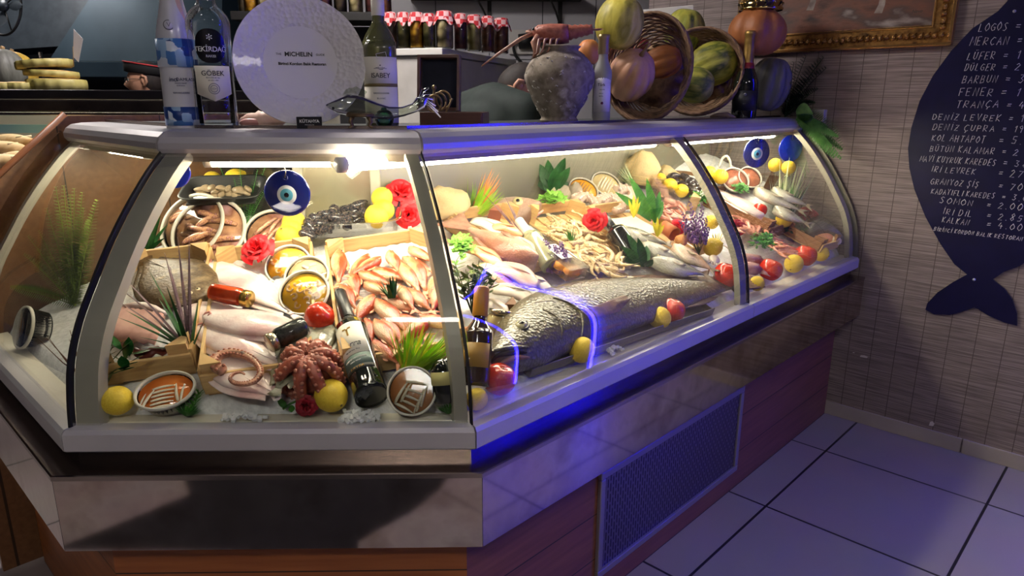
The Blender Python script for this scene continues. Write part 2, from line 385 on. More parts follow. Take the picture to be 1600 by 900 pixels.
# front sill, deck, back panels
runs('inner_sill', [(.04, .78), (.04, .803), (.05, .806), (.085, .806), (.085, .78)], CREAM)
zb = Z0+KD*(DEPTH-S0)
runs('display_deck', [(.085, .785), (.085, .795), (DEPTH, zb-.02), (DEPTH, zb-.035)], STEEL_D)
runs('back_panel', [(DEPTH, .60), (DEPTH, 1.40), (DEPTH+.012, 1.40), (DEPTH+.012, .60)], mat('back_panel_grey', [srgb(122, 118, 100), srgb(140, 136, 118)], rough=.35, metal=.4, scale=3), which=[('B', 'C')])
runs('back_panel', [(DEPTH, .60), (DEPTH, 1.40), (DEPTH+.012, 1.40), (DEPTH+.012, .60)], mat('back_door_metal', [srgb(150, 146, 118), srgb(172, 164, 136), srgb(160, 130, 110)], rough=.25, metal=.6, scale=4), which=[('A', 'B')])
runs('back_panel', [(DEPTH, .60), (DEPTH, 1.40), (DEPTH+.012, 1.40), (DEPTH+.012, .60)], mat('back_glass_dark', [srgb(30, 32, 34), srgb(44, 46, 44)], rough=.15, scale=5), which=[('Z', 'A')])
a, b = st('A', DEPTH-.006), st('B', DEPTH-.006)
for p in (a, b):
    MB().box((p.x, p.y, 1.24), (.03, .02, .30), bev=.003).obj('door_frame', POSTM, case)
MB().box(((a.x+b.x)/2, a.y, 1.385), (.2, .02, .02), bev=.003).obj('door_frame', POSTM, case)
# glass panes following the curved profile
GP = [(.022, .806), (.028, .87), (.042, .95), (.072, 1.03), (.115, 1.105), (.165, 1.185), (.222, 1.262), (.285, 1.335), (.335, 1.382)]
def gprof(off):
    o = []
    for i, (s, z) in enumerate(GP):
        s0, z0 = GP[max(i-1, 0)]; s1, z1 = GP[min(i+1, len(GP)-1)]; d = V((s1-s0, z1-z0)).normalized(); o.append((s+d.y*off, z-d.x*off))
    return o
def smooth_prof(pr, k=3):
    out = []
    for i in range(len(pr)-1):
        p0 = V(pr[max(i-1, 0)]); p1 = V(pr[i]); p2 = V(pr[i+1]); p3 = V(pr[min(i+2, len(pr)-1)])
        for j in range(k):
            t = j/k; out.append(tuple(.5*((2*p1)+(p2-p0)*t+(2*p0-5*p1+4*p2-p3)*t*t+(3*p1-3*p2+p3-p0)*t**3)))
    out.append(tuple(pr[-1])); return out
GPS = smooth_prof(GP)
GP = GPS
inner = gprof(.006)
for a, b in RUNS4:
    mb = MB(); sweep(mb, GP+inner[::-1], a, b, .006, .006, 0, True); mb.obj('glass_pane', GLASS, case)
def endpoly(stn, out=0):                          # side pane at a run's end
    base = [(DEPTH, .80), (.022, .80)]+GP+[(DEPTH, 1.40)]; return base
for stn, sgn, dirv in (('Z', -1, ALO['L']), ('C', 1, ALO['R'])):
    po = endpoly(stn); vs = []
    for k in (0, 1):
        for s, z in po: p = st(stn, s)-dirv*(sgn*(.004+.006*k)); vs.append((p.x, p.y, z))
    n = len(po); MB().add(vs, [tuple(range(n)), tuple(range(2*n-1, n-1, -1))]+[(i, (i+1) % n, n+(i+1) % n, n+i) for i in range(n)], None, 0, False).obj('side_pane', GLASS, case)
# posts inside the glass, black seals between panes
pin, pout = gprof(.008), gprof(.03)
def post(stn, other, w, m, inn=.008, depth=.022, shift=.006, name='corner_post'):
    A_, B_ = gprof(inn), gprof(inn+depth); vs = []; n = len(A_)
    for pr in (A_, B_):
        for k in (shift, shift+w):
            for s, z in pr:
                p = st(stn, s); d = (st(other, s)-p).normalized(); p = p+d*k; vs.append((p.x, p.y, z))
    fs = []
    for i in range(n-1):
        fs += [(i, i+1, n+i+1, n+i), (2*n+i, 3*n+i, 3*n+i+1, 2*n+i+1), (i, 2*n+i, 2*n+i+1, i+1), (n+i, n+i+1, 3*n+i+1, 3*n+i)]
    fs += [(0, n, 3*n, 2*n), (n-1, 3*n-1, 4*n-1, 2*n-1)]
    return MB().add(vs, fs, None, 0, False).obj(name, m, case)
post('A', 'B', .05, POSTM); post('B', 'A', .03, POSTM); post('M', 'B', .045, POSTM); post('C', 'B', .045, POSTM); post('Z', 'A', .03, POSTM)
post('A', 'B', .006, BLACK, inn=-.002, depth=.012, shift=-.003, name='seal'); post('B', 'A', .004, BLACK, inn=-.001, depth=.01, shift=-.002, name='seal'); post('M', 'B', .004, BLACK, inn=-.001, depth=.01, shift=-.002, name='seal')
post('C', 'B', .012, STEEL_D, inn=-.012, depth=.05, shift=-.012, name='end_frame')
post('Z', 'A', .014, thin('end_acrylic', (.8, .76, .7), ior=1.5), inn=-.03, depth=.04, shift=-.016, name='end_frame')
# cap, top slab, tracks
CAPP = [(.326, 1.374), (.318, 1.384), (.318, 1.398), (.326, 1.412), (.342, 1.423), (.372, 1.4275), (.43, 1.4285), (.43, 1.374)]
runs('cap_rail', CAPP, ALU, gap=.003)
runs('top_slab', [(.43, 1.40), (.43, 1.428), (DEPTH+.04, 1.428), (DEPTH+.04, 1.40)], mat('top_slab_grey', [srgb(70, 74, 72), srgb(82, 86, 84)], rough=.3, scale=3))
runs('top_track', [(.44, 1.428), (.44, 1.436), (.452, 1.436), (.452, 1.428)], STEEL)
runs('lamp_housing', [(.35, 1.352), (.35, 1.375), (.372, 1.375), (.372, 1.352)], mat('lamp_housing', srgb(150, 136, 120), rough=.35, metal=.5))
TUBE = glow('light_tube', (1, .90, .68), TUBE_W)
def tube_light(p, q):
    mb = MB(); mb.tube([p, q], .017, 10); t = mb.obj('light_tube', TUBE, case)
    d = (V(q)-V(p)).normalized(); m = mat('white_plastic', srgb(226, 222, 212), rough=.4)
    for k, sg in ((V(p), -1), (V(q), 1)): MB().tube([k+d*(sg*.001), k+d*(sg*.02)], .019, 10).obj('tube_socket', m, t)
def onz(px, py, z): return at_plane(px, py, (0, 0, z), (0, 0, 1))
tube_light(lpt(.78, .42, 1.352), lpt(.50, .42, 1.352)); tube_light(V((-.665, .40, 1.352)), V((-.37, .40, 1.352)))
tube_light(rpt(-.02+.0, .42, 1.352), rpt(1.30, .42, 1.352)); tube_light(rpt(1.42, .42, 1.352), rpt(LR-.12, .42, 1.352))
# ventilation grille in the right-hand wooden base
def grille_mat():
    m, nt, b = _nt('slotted_sheet'); N = nt.nodes; L = nt.links
    tc = N.new('ShaderNodeTexCoord'); mp = N.new('ShaderNodeMapping'); mp.inputs['Rotation'].default_value = (0, 0, PI/2); L.new(tc.outputs['Object'], mp.inputs[0])
    br = N.new('ShaderNodeTexBrick'); br.inputs['Scale'].default_value = 1; br.inputs['Brick Width'].default_value = .036; br.inputs['Row Height'].default_value = .0135; br.inputs['Mortar Size'].default_value = .0042; br.inputs['Mortar Smooth'].default_value = 0
    L.new(mp.outputs[0], br.inputs[0]); cr = N.new('ShaderNodeValToRGB'); L.new(br.outputs['Fac'], cr.inputs[0]); cr.color_ramp.interpolation = 'CONSTANT'
    cr.color_ramp.elements[0].color = (.004, .004, .004, 1); cr.color_ramp.elements[1].position = .5; cr.color_ramp.elements[1].color = c4(srgb(140, 134, 134))
    L.new(cr.outputs[0], b.inputs['Base Color']); L.new(br.outputs['Fac'], b.inputs['Metallic']); b.inputs['Roughness'].default_value = .4; return m
gm = Matrix(((S2, 0, S2, 0), (S2, 0, -S2, 0), (0, 1, 0, 0), (0, 0, 0, 1)))  # local X along run, Y up, Z outward
gu0, gu1, gz0, gz1 = .55, 1.465, .09, .45
def gmat(u, z, out): return T(*rpt(u, .066-out, z)) @ gm
MB().box((0, 0, .004), (gu1-gu0-.04, gz1-gz0-.04, .004)).obj('vent_grille', grille_mat(), case, gmat((gu0+gu1)/2, (gz0+gz1)/2, 0))
fr = MB(); w, h = gu1-gu0, gz1-gz0
for cx, cy, sx, sy in ((0, h/2-.012, w, .024), (0, -h/2+.012, w, .024), (-w/2+.012, 0, .024, h-.05), (w/2-.012, 0, .024, h-.05)): fr.box((cx, cy, .007), (sx, sy, .014), bev=.003)
fr.obj('grille_frame', mat('grille_alu', srgb(165, 160, 160), rough=.35, metal=.7), case, gmat((gu0+gu1)/2, (gz0+gz1)/2, 0))
# back carcass closing the lower part
runs('carcass', [(.12, 0), (.12, .53), (DEPTH, .53), (DEPTH, 0)], mat('carcass_dark', srgb(40, 38, 38), rough=.7))
# ------------------------------------------------------------------ room lights
def ceiling_panel(x, y, w, l, s, lab, z=3.05, rot=0):
    t = thing('ceiling_light', lab, 'ceiling light', T(x, y, z) @ R(rot, 'Z'))
    f = MB()
    for cx, cy, sx, sy in ((0, l/2, w+.04, .02), (0, -l/2, w+.04, .02), (w/2, 0, .02, l-.02), (-w/2, 0, .02, l-.02)): f.box((cx, cy, 0), (sx, sy, .03))
    f.obj('frame', ALU, t); MB().box((0, 0, .004), (w-.02, l-.02, .01)).obj('diffuser', glow('diffuser_%s' % s, (1, .93, .88), s), t)
ceiling_panel(-.45, -2.86, .62, .36, CEIL_W*2.0, 'white ceiling light behind the viewer')
ceiling_panel(-1.0, -.47, .13, .13, CEIL_W, 'small white ceiling light over the front window', rot=45)
ceiling_panel(1.7, -1.6, .6, .6, CEIL_W*.7, 'square white ceiling light over the tiled floor')
ceiling_panel(-.92, 1.63, .8, .8, KITCH_W*1.15, 'square white ceiling light over the pickle shelves')
ceiling_panel(-3.4, 3.6, .6, .6, KITCH_W, 'square white ceiling light near the extractor hood')
# ------------------------------------------------------------------ builders
rnd = random.Random(7)
def mpp(p): return (V(p)-CAM).dot(FW)/CF
def lay(a, b, lift=0, sec=None, up=None):
    P = deck(*a, lift, sec); Q = deck(*b, lift, sec); s = sec or section((P+Q)/2)
    return frame(P, Q-P, up or nrm(s)), (Q-P).length
def rest(px, py, rpx, extra=0, sec=None):
    r = rpx*.0016
    for _ in range(4): p = deck(px, py, r*1.0+extra, sec); r = rpx*mpp(p)
    return p, r
def lin(t, pts):
    for (a, b), (c, d) in zip(pts, pts[1:]):
        if t <= c: return b+(d-b)*((t-a)/(c-a) if c > a else 0)
    return pts[-1][1]
def leafmat(name, c1, c2, rough=.45, scale=30): return mat(name, [c1, c2], rough=rough, scale=scale, spec=.3)
# ice
ICE = mat('crushed_ice', [srgb(205, 206, 204), srgb(240, 240, 238)], rough=.35, scale=60, bump=.6, bscale=160, spec=.4)
def ice_layer():
    mb = MB(); r = random.Random(3)
    for a, b, nx in (('Z', 'A', 44), ('A', 'B', 50), ('B', 'C', 110)):
        ny = 40; vs = []
        for j in range(ny+1):
            s = .088+(DEPTH-.09)*j/ny; p, q = st(a, s), st(b, s)
            for i in range(nx+1):
                w = p.lerp(q, i/nx); h = noise.noise(V((w.x*22, w.y*22, 1)))*.008+noise.noise(V((w.x*70, w.y*70, 5)))*.004
                z = Z0+KD*(s-S0)-.004+h+(end_heap(w, s) if b == 'C' else 0)
                if j == 0: z = .797
                vs.append((w.x, w.y, z))
        mb.add(vs, [(j*(nx+1)+i, j*(nx+1)+i+1, (j+1)*(nx+1)+i+1, (j+1)*(nx+1)+i) for j in range(ny) for i in range(nx)])
    tag(mb.obj('crushed_ice', ICE), 'bed of white crushed ice under the seafood on the counter deck', 'ice', kind='stuff')
ice_layer()
def ice_heap(px, py, w, h, n, seed, lab):
    r = random.Random(seed); mb = MB()
    p, sec = deck(px, py, .0), None; sec = section(p); M_ = frame(p, ALO[sec], nrm(sec)); k = mpp(p)
    for i in range(n):
        x, y = r.gauss(0, w*k*.4), r.gauss(0, h*k*.5); s = r.uniform(.004, .009)
        mb.box((0, 0, 0), (s*1.6, s, s), M_ @ T(x, y, s*.5+.010*math.exp(-(x*x+y*y)/(w*k*.4)**2)) @ R(r.uniform(0, 360), 'Z') @ R(r.uniform(0, 360), 'X'))
    tag(mb.obj('ice_chips', ICE), lab, 'ice', kind='stuff')

# ---- fruit
LEM = mat('lemon_peel', [srgb(226, 190, 40), srgb(244, 214, 70)], rough=.42, scale=9, bump=.35, bscale=260)
TOM = mat('tomato_skin', [srgb(196, 40, 18), srgb(214, 62, 28)], rough=.22, scale=7, coat=.3)
SCAR = mat('stem_scar', srgb(110, 90, 40), rough=.8)
LP = [(0, -1.14), (.10, -1.12), (.16, -1.05), (.34, -.96), (.62, -.76), (.86, -.44), (.97, 0), (.9, .4), (.68, .74), (.4, .95), (.2, 1.03), (.1, 1.05), (0, 1.03)]
LPS = smooth_prof(LP, 2)
def make_lemon():
    t = thing('lemon', 'lemon', 'lemon')
    MB().lathe(LPS, 24).obj('peel', LEM, t); MB().ball((0, 0, -1.13), (.09, .09, .03), 8).obj('stem_scar', SCAR, t); return t
TP = smooth_prof([(0, -.80), (.4, -.84), (.75, -.66), (.98, -.2), (1.0, .12), (.86, .55), (.55, .82), (.25, .84), (.1, .77), (0, .74)], 2)
def make_tomato():
    t = thing('tomato', 'tomato', 'tomato')
    MB().lathe(TP, 26, None, 0, lambda a, r, z: (r*(1+.03*math.cos(5*a)*max(z, 0))*math.cos(a), r*(1+.03*math.cos(5*a)*max(z, 0))*math.sin(a), z)).obj('flesh', TOM, t)
    MB().ball((0, 0, .75), (.09, .09, .03), 8).obj('stem_scar', SCAR, t); return t
FR = {}
def lemon(px, py, rpx, lab, tip=(0, 0), extra=0, group=None, sec=None):
    p, r = rest(px, py, rpx, extra, sec); ax = (RT*tip[0]-UP*tip[1]-FW*.45) if tip != (0, 0) else V((rnd.uniform(-1, 1), rnd.uniform(-1, 1), .4))
    return once(FR, 'lemon', make_lemon, frame(p, ax.orthogonal(), -ax) @ S(r), lab, group)
def tomato(px, py, rpx, lab, tip=(.3, -.8), extra=0, sec=None):
    p, r = rest(px, py, rpx, extra, sec); ax = RT*tip[0]-UP*tip[1]-FW*.2
    return once(FR, 'tomato', make_tomato, frame(p, ax.orthogonal(), ax) @ S(r*1.02), lab)
# ---- roses
def make_rose(c1, c2, key, seed):
    t = thing('rose', 'rose', 'rose'); r = random.Random(seed); m = mat('rose_petal_'+key, [c1, c2], rough=.55, scale=3, sheen=.2)
    mb = MB(); n = 22
    for i in range(n):
        f = i/(n-1); a0 = i*2.4; rad = .10+.78*f**.9; h = .62-.42*f; wd = .5+.25*f; tilt = .15+.95*f**1.6
        vs = []; fs = []; nu, nv = 6, 5
        for v in range(nv+1):
            tv = v/nv
            for u in range(nu+1):
                tu = u/nu*2-1; an = a0+tu*wd*(1.5-.5*f)*(1-.25*tv); rr = rad*(.35+.65*tv)+tilt*.25*tv*tv+.05*tv**4
                z = -.35+(h+.45)*math.sin(tv*1.45)*(1-.18*tu*tu)-.35*f*tv**3
                vs.append((rr*math.cos(an)*.92, rr*math.sin(an)*.92, z))
        for v in range(nv):
            for u in range(nu): k = v*(nu+1)+u; fs.append((k, k+1, k+nu+2, k+nu+1))
        mb.add(vs, fs)
    mb.obj('bloom', m, t)
    g = MB()
    for i in range(5): a = i*1.257; g.blade((0, 0, -.35), (math.cos(a), math.sin(a), -.1), .75, .3, .2, seg=4)
    g.tube([(0, 0, -.35), (0, 0, -.8)], .07, 6); g.obj('sepals', leafmat('rose_green', srgb(40, 80, 30), srgb(60, 110, 40)), t); return t
def rose(px, py, rpx, lab, key='red', face=(0, -.3), lift=None):
    cs = {'red': (srgb(206, 18, 28), srgb(232, 40, 48)), 'dark': (srgb(120, 6, 22), srgb(160, 14, 34))}[key]
    p, r = rest(px, py, rpx) if lift is None else (deck(px, py, lift), 0); r = rpx*mpp(p)
    ax = RT*face[0]-UP*face[1]-FW*.75
    return once(FR, 'rose'+key, lambda: make_rose(*cs, key, len(key)), frame(p, RT, ax) @ S(r*1.05), lab)
# ---- tubs and jars
PLA = thin('clear_plastic', (.93, .92, .88), ior=1.35, rough=.08)
RIMP = mat('milky_rim', srgb(226, 220, 204), rough=.35, trans=.25)
LIDP = thin('lid_film', (.97, .97, .96), ior=1.3, rough=.05)
def tub(name, lab, M_, r, h, food, sy=1, lid=True, group=None, cat='tub'):
    t = thing(name, lab, cat, M_, group)
    k = .86
    MB().lathe([(r*k*.96, 0), (r*k, .002), (r, h), (r*1.0, h+.001), (r*.985, h), (r*k*.97, .004), (r*k*.9, .003)], 32, sy=sy).obj('cup', PLA, t)
    MB().lathe([(r*.97, h-.004), (r*1.06, h-.004), (r*1.075, h), (r*1.06, h+.004), (r*.98, h+.004), (r*.97, h-.004)], 36, sy=sy, cap=False).obj('rim', RIMP, t)
    MB().lathe([(r*k*.9, .005), (r*.945, h*.82), (r*.93, h*.87), (0, h*.87)], 28, sy=sy).obj('marinade', food, t)
    if lid: MB().lathe([(r*.97, h+.001), (r*.95, h+.003), (0, h+.0035)], 32, sy=sy).obj('lid', LIDP, t)
    return t
def disc_frame(px, py, lift, tilt=.45, sec=None, roll=0, side=0):
    """frame whose Z leans from the deck normal towards the viewer"""
    p = deck(px, py, lift, sec); s = sec or section(p); z = (nrm(s)*(1-tilt)-FW*tilt+RT*side).normalized()
    M_ = frame(p, RT, z); return M_ @ R(roll, 'Z'), mpp(p)
def rod(mb, a, b, r0, r1=None, n=6, bow=(0, 0, 0), M=None, mi=0, flat=1):
    a, b = V(a), V(b); r1 = r1 or r0; pts = []; rr = []
    for i in range(n+1):
        t = i/n; pts.append(a.lerp(b, t)+V(bow)*math.sin(PI*t)); rr.append((r0+(r1-r0)*t)*max(.25, math.sin(PI*(.1+.8*t))**.5))
    return mb.tube(pts, rr, 8, M, mi, flat)
JARG = thin('jar_glass', (.94, .95, .93), ior=1.35)
def jar(lab, M_, r, h, food, capm, group=None, cat='jar'):
    t = thing('glass_jar', lab, cat, M_, group)
    MB().lathe([(r*.9, 0), (r, .004), (r, h*.72), (r*.86, h*.8), (r*.86, h*.84)], 20).obj('jar_glass', JARG, t)
    MB().lathe([(r*.86, .004), (r*.94, .008), (r*.94, h*.70), (r*.8, h*.78), (0, h*.78)], 18).obj('filling', food, t)
    MB().lathe([(r*.9, h*.82), (r*.93, h*.83), (r*.93, h*.98), (r*.88, h), (0, h)], 20).obj('lid', capm, t); return t
# ---- crates
CRW = mat('crate_wood', [srgb(186, 146, 92), srgb(214, 178, 120), srgb(198, 158, 104)], rough=.65, scale=7, stretch=(1, 1, 9), bump=.15, bscale=30)
CRD = mat('crate_wood_dark', [srgb(120, 80, 48), srgb(148, 104, 66)], rough=.65, scale=7, stretch=(1, 1, 9))
CR_SH = {}
def crate(lab, bl, rot, w, l, sec, h=.095, dark=(), nosides=()):
    B0 = V(bl) if len(bl) == 3 else deck(*bl, .0, sec); B0.z = deck_z(B0, sec); n = nrm(sec); M_ = frame(B0, ALO[sec], n) @ R(rot, 'Z')
    t = thing('wooden_crate', lab, 'crate', M_ @ T(w/2, -l/2, 0)); th = .008
    for nm, c, d in (('back', (0, l/2, h*.60), (w, th, h*.62)), ('front', (0, -l/2, h*.42), (w, th, h*.6)), ('left', (-w/2, 0, h*.5), (th, l-.01, h*.62)), ('right', (w/2, 0, h*.5), (th, l-.01, h*.62))):
        if nm in nosides: continue
        MB().box(c, d, bev=.0012, seg=1).obj('side_board', CRD if nm in dark else CRW, t)
    b = MB(); k = int(w/.05)
    for i in range(k): b.box((-w/2+w*(i+.5)/k, 0, .006), (w/k*.86, l-.012, .006), bev=.001, seg=1)
    b.obj('slatted_floor', CRW, t)
    c = .045
    for sx in (-1, 1):
        for sy in (-1, 1):
            x0, y0 = sx*(w/2-.005), sy*(l/2-.005); po = [(x0, y0), (x0-sx*c, y0), (x0, y0-sy*c)]
            if sx*sy < 0: po = po[::-1]
            MB().prism(po, 0, h).obj('corner_post', CRW if 'posts' not in dark else CRD, t)
    return t, M_ @ T(w/2, -l/2, 0), w, l
# ---- fish
def fishmat(name, back, mid, belly, H, sc_=160, rough=.3, nz=.25, nscale=(8, 30, 30), bump=.35, spec=.5, dark=.45):
    if name in _mats: return _mats[name]
    m, nt, b = _nt(name); N = nt.nodes; L = nt.links
    tc = N.new('ShaderNodeTexCoord'); sp = N.new('ShaderNodeSeparateXYZ'); L.new(tc.outputs['Object'], sp.inputs[0])
    mp = N.new('ShaderNodeMapping'); mp.inputs['Scale'].default_value = nscale; L.new(tc.outputs['Object'], mp.inputs[0])
    n = N.new('ShaderNodeTexNoise'); n.inputs['Scale'].default_value = 1; n.inputs['Detail'].default_value = 6; L.new(mp.outputs[0], n.inputs[0])
    mr = N.new('ShaderNodeMapRange'); mr.inputs[1].default_value = -H/2; mr.inputs[2].default_value = H/2; L.new(sp.outputs['Y'], mr.inputs[0])
    ad = N.new('ShaderNodeMath'); ad.operation = 'MULTIPLY_ADD'; ad.inputs[1].default_value = nz*2; L.new(n.outputs['Fac'], ad.inputs[0]); L.new(mr.outputs[0], ad.inputs[2])
    cr = N.new('ShaderNodeValToRGB'); L.new(ad.outputs[0], cr.inputs[0]); e = cr.color_ramp.elements; e.new(.5)
    for i, (p, c) in enumerate(((.15+nz, belly), (.5+nz, mid), (.85+nz, back))): e[i].position = p; e[i].color = c4(c)
    v = N.new('ShaderNodeTexVoronoi'); v.inputs['Scale'].default_value = sc_; L.new(tc.outputs['Object'], v.inputs[0])
    mx = N.new('ShaderNodeMix'); mx.data_type = 'RGBA'; mx.blend_type = 'MULTIPLY'; mx.inputs[0].default_value = dark
    c2 = N.new('ShaderNodeValToRGB'); L.new(v.outputs['Distance'], c2.inputs[0]); c2.color_ramp.elements[0].color = (1, 1, 1, 1); c2.color_ramp.elements[1].color = (.35, .33, .3, 1)
    L.new(cr.outputs[0], mx.inputs[6]); L.new(c2.outputs[0], mx.inputs[7]); L.new(mx.outputs[2], b.inputs['Base Color'])
    b.inputs['Roughness'].default_value = rough; b.inputs['Specular IOR Level'].default_value = spec
    bp = N.new('ShaderNodeBump'); bp.inputs['Strength'].default_value = bump; bp.inputs['Distance'].default_value = .002; L.new(v.outputs['Distance'], bp.inputs['Height']); L.new(bp.outputs[0], b.inputs['Normal'])
    _mats[name] = m; return m
TOPP = [(0, .0), (.03, .10), (.1, .25), (.2, .40), (.35, .5), (.5, .48), (.7, .32), (.88, .13), (1, .10)]
BOTP = [(0, -.02), (.02, -.12), (.1, -.28), (.25, -.44), (.4, -.5), (.55, -.46), (.75, -.26), (.9, -.11), (1, -.10)]
def fish_body(L, H, Wd, nx=22, seg=16, top=TOPP, bot=BOTP, bend=0, ped=.86, gill=.24, gd=0):
    mb = MB(); vs = []; fs = []
    for i in range(nx+1):
        t = (i/nx)**1.25; x = t*L*ped; yt, yb = lin(t, top)*H, lin(t, bot)*H; yc, hy = (yt+yb)/2, max((yt-yb)/2, .002*H)
        w = Wd/2*max(.06, min(1, math.sin(PI*min(1, .06+t*.94)**.62)**.75+.04))*(1-.25*t)
        for k in range(seg):
            a = 2*PI*k/seg; y = yc+hy*math.cos(a); z = w*math.sin(a)*abs(math.sin(a))**-.15 if abs(math.sin(a)) > 1e-3 else 0
            if gd and t < gill+.03*(math.cos(a)): z *= 1+gd*(t/gill)
            vs.append((x, y, z+bend*L*math.sin(PI*t*.9)))
    for i in range(nx):
        for k in range(seg): k2 = (k+1) % seg; fs.append((i*seg+k, i*seg+k2, (i+1)*seg+k2, (i+1)*seg+k))
    fs += [tuple(range(seg-1, -1, -1)), tuple(nx*seg+k for k in range(seg))]
    return mb.add(vs, fs)
def fin(mb, root, tip, th=.002, ridge=.0012, M=None, mi=0, sub=3, rag=0, seed=1):
    """rayed fin between a root polyline and a tip polyline"""
    r = random.Random(seed); n = len(root)-1; ro = []; ti = []
    for i in range(n):
        for j in range(sub): f = j/sub; ro.append(V(root[i]).lerp(V(root[i+1]), f)); ti.append(V(tip[i]).lerp(V(tip[i+1]), f))
    ro.append(V(root[-1])); ti.append(V(tip[-1])); k = len(ro); vs = []; rows = 4
    for sgn in (1, -1):
        for i in range(k):
            q = 1-rag*r.random()*(i % 2)
            for j in range(rows):
                f = j/(rows-1); p = ro[i].lerp(ti[i], f*q); vs.append(p+V((0, 0, sgn*th*(1-.7*f)/2+(ridge if i % 2 else -ridge)*(.4+.6*f))))
    fs = []
    for i in range(k-1):
        for j in range(rows-1):
            a = i*rows+j; b = (i+1)*rows+j; fs += [(a, b, b+1, a+1), (k*rows+a, k*rows+a+1, k*rows+b+1, k*rows+b)]
    for i in range(k-1):
        a = i*rows+rows-1; b = (i+1)*rows+rows-1; fs.append((a, b, k*rows+b, k*rows+a))
    return mb.add(vs, fs, M, mi, True)
EYEW = mat('fish_eye_rim', srgb(190, 176, 140), rough=.2); EYEB = mat('fish_eye_black', (.005, .005, .006), rough=.08, coat=.6)
def fish_eye(t, x, y, z, r, rim=EYEW):
    MB().ball((x, y, z), (r, r, r*.55), 14).obj('eye', rim, t).name
    e = t.children[-1] if t.children else None
    o = MB().ball((0, 0, r*.28), (r*.52, r*.52, r*.36), 12).obj('pupil', EYEB, None)
    for c in t.children:
        if c.name.startswith('eye') and not c.children: o.parent = c; o.matrix_local = T(x, y, z)
def make_fish(name, lab, cat, L, H, Wd, bm, fm, top=TOPP, bot=BOTP, ped=.86, fork=.35, dorsal=(.32, .8, .10), anal=(.62, .8, .08), pect=(.27, -.1, .16), eye=(.085, .07, .022), tailw=.9, bend=0, gd=.0, th=.002, nx=22, seg=16, fm2=None, rag=.1):
    t = thing(name, lab, cat); fish_body(L, H, Wd, nx, seg, top, bot, bend, ped, gd=gd).obj('body', bm, t)
    hp = .10*H; tw = H*tailw/2; x0 = L*ped*.97; zt = bend*L*math.sin(PI*.9)
    root = [(x0, hp*1.0, zt), (x0+.004, hp*.5, zt), (x0+.005, 0, zt), (x0+.004, -hp*.5, zt), (x0, -hp, zt)]
    tip = [(L, tw, zt), (L-(L-x0)*fork*.5, tw*.5, zt), (L-(L-x0)*fork, 0, zt), (L-(L-x0)*fork*.5, -tw*.5, zt), (L, -tw, zt)]
    fin(MB(), root, tip, th*1.6, th*.5, sub=4, rag=rag*.4).obj('tail_fin', fm, t)
    def edge(prof, a, b, hh, sg, nm, mt, lean=.04):
        ro, ti = [], []
        for i in range(9):
            q = a+(b-a)*i/8; y = lin(q, prof)*H; zb_ = bend*L*math.sin(PI*q*.9)
            hgt = hh*H*(math.sin(PI*min(1, (i+.8)/9.5))**.6)
            ro.append((q*L*ped, y-sg*.004*H, zb_)); ti.append((q*L*ped+lean*L, y+sg*hgt, zb_))
        fin(MB(), ro, ti, th, th*.4, rag=rag).obj(nm, mt, t)
    if dorsal: edge(top, *dorsal, 1, 'dorsal_fin', fm2 or fm)
    if anal: edge(bot, *anal, -1, 'anal_fin', fm)
    if pect:
        px, py, pl = pect; z = Wd*.42; x = px*L; y = py*H
        fin(MB(), [(x, y+.03*H, z), (x, y, z+.002), (x, y-.05*H, z)], [(x+pl*L, y+.06*H, z-.0*L+.012*L), (x+pl*L*.95, y-.06*H, z+.012*L), (x+pl*L*.6, y-.15*H, z+.006*L)], th, th*.4).obj('pectoral_fin', fm, t)
    if eye: fish_eye(t, eye[0]*L, eye[1]*H, Wd*.5*min(1, eye[0]*5+.3)*.93, eye[2]*L)
    return t
# ---- plants (local +Z up, unit metres)
def tuft(mb, n, h, w, spread, bend, seed, mi=0, shape=0, seg=6, hv=.35, base=.01):
    r = random.Random(seed)
    for i in range(n):
        a = r.uniform(0, 2*PI); s = spread*r.random()**.6; hh = h*(1-hv*r.random())
        mb.blade((base*math.cos(a)*r.random(), base*math.sin(a)*r.random(), 0), (math.cos(a)*s, math.sin(a)*s, 1), hh, w*r.uniform(.7, 1.1), bend*r.uniform(.4, 1.2), seg=seg, mi=mi, shape=shape)
    return mb
def frond(mb, base, d, L, leaf, n, bend, mi=0, w=None, ang=.75, droop=.1, two=True, up=(0, 0, 1), taper=.85):
    base = V(base); cur = V(d).normalized(); sd = cur.cross(V(up))
    if sd.length < 1e-3: sd = cur.orthogonal()
    sd.normalize(); pts = [base.copy()]; p = base.copy()
    for i in range(n):
        p = p+cur*(L/n); cur = (cur+V((0, 0, -1))*(bend/n)).normalized(); pts.append(p.copy())
        f = (i+1)/n; ll = leaf*(math.sin(PI*(.12+.83*f))**.7)*(1-(1-taper)*f)
        for sg in (-1, 1):
            mb.blade(p, cur*(1-ang)+sd*(sg*ang), ll, (w or leaf*.2), droop, seg=2, mi=mi, shape=1, fold=.1)
    mb.tube(pts, [leaf*.03*(1-.7*i/n)+.0006 for i in range(n+1)], 5, None, mi); return mb
def plantM(px, py, tip, lift=0, sec=None, depth_add=0):
    """base on the deck at a pixel, growing towards another pixel"""
    p = deck(px, py, lift, sec); d = (p-CAM).dot(FW); q = at_depth(*tip, d+depth_add); h = (q-p).length
    return frame(p, RT, q-p), h
def plant(name, lab, M_, parts, cat='plant'):
    t = thing(name, lab, cat, M_)
    for nm, mb, m in parts: mb.obj(nm, m, t)
    return t
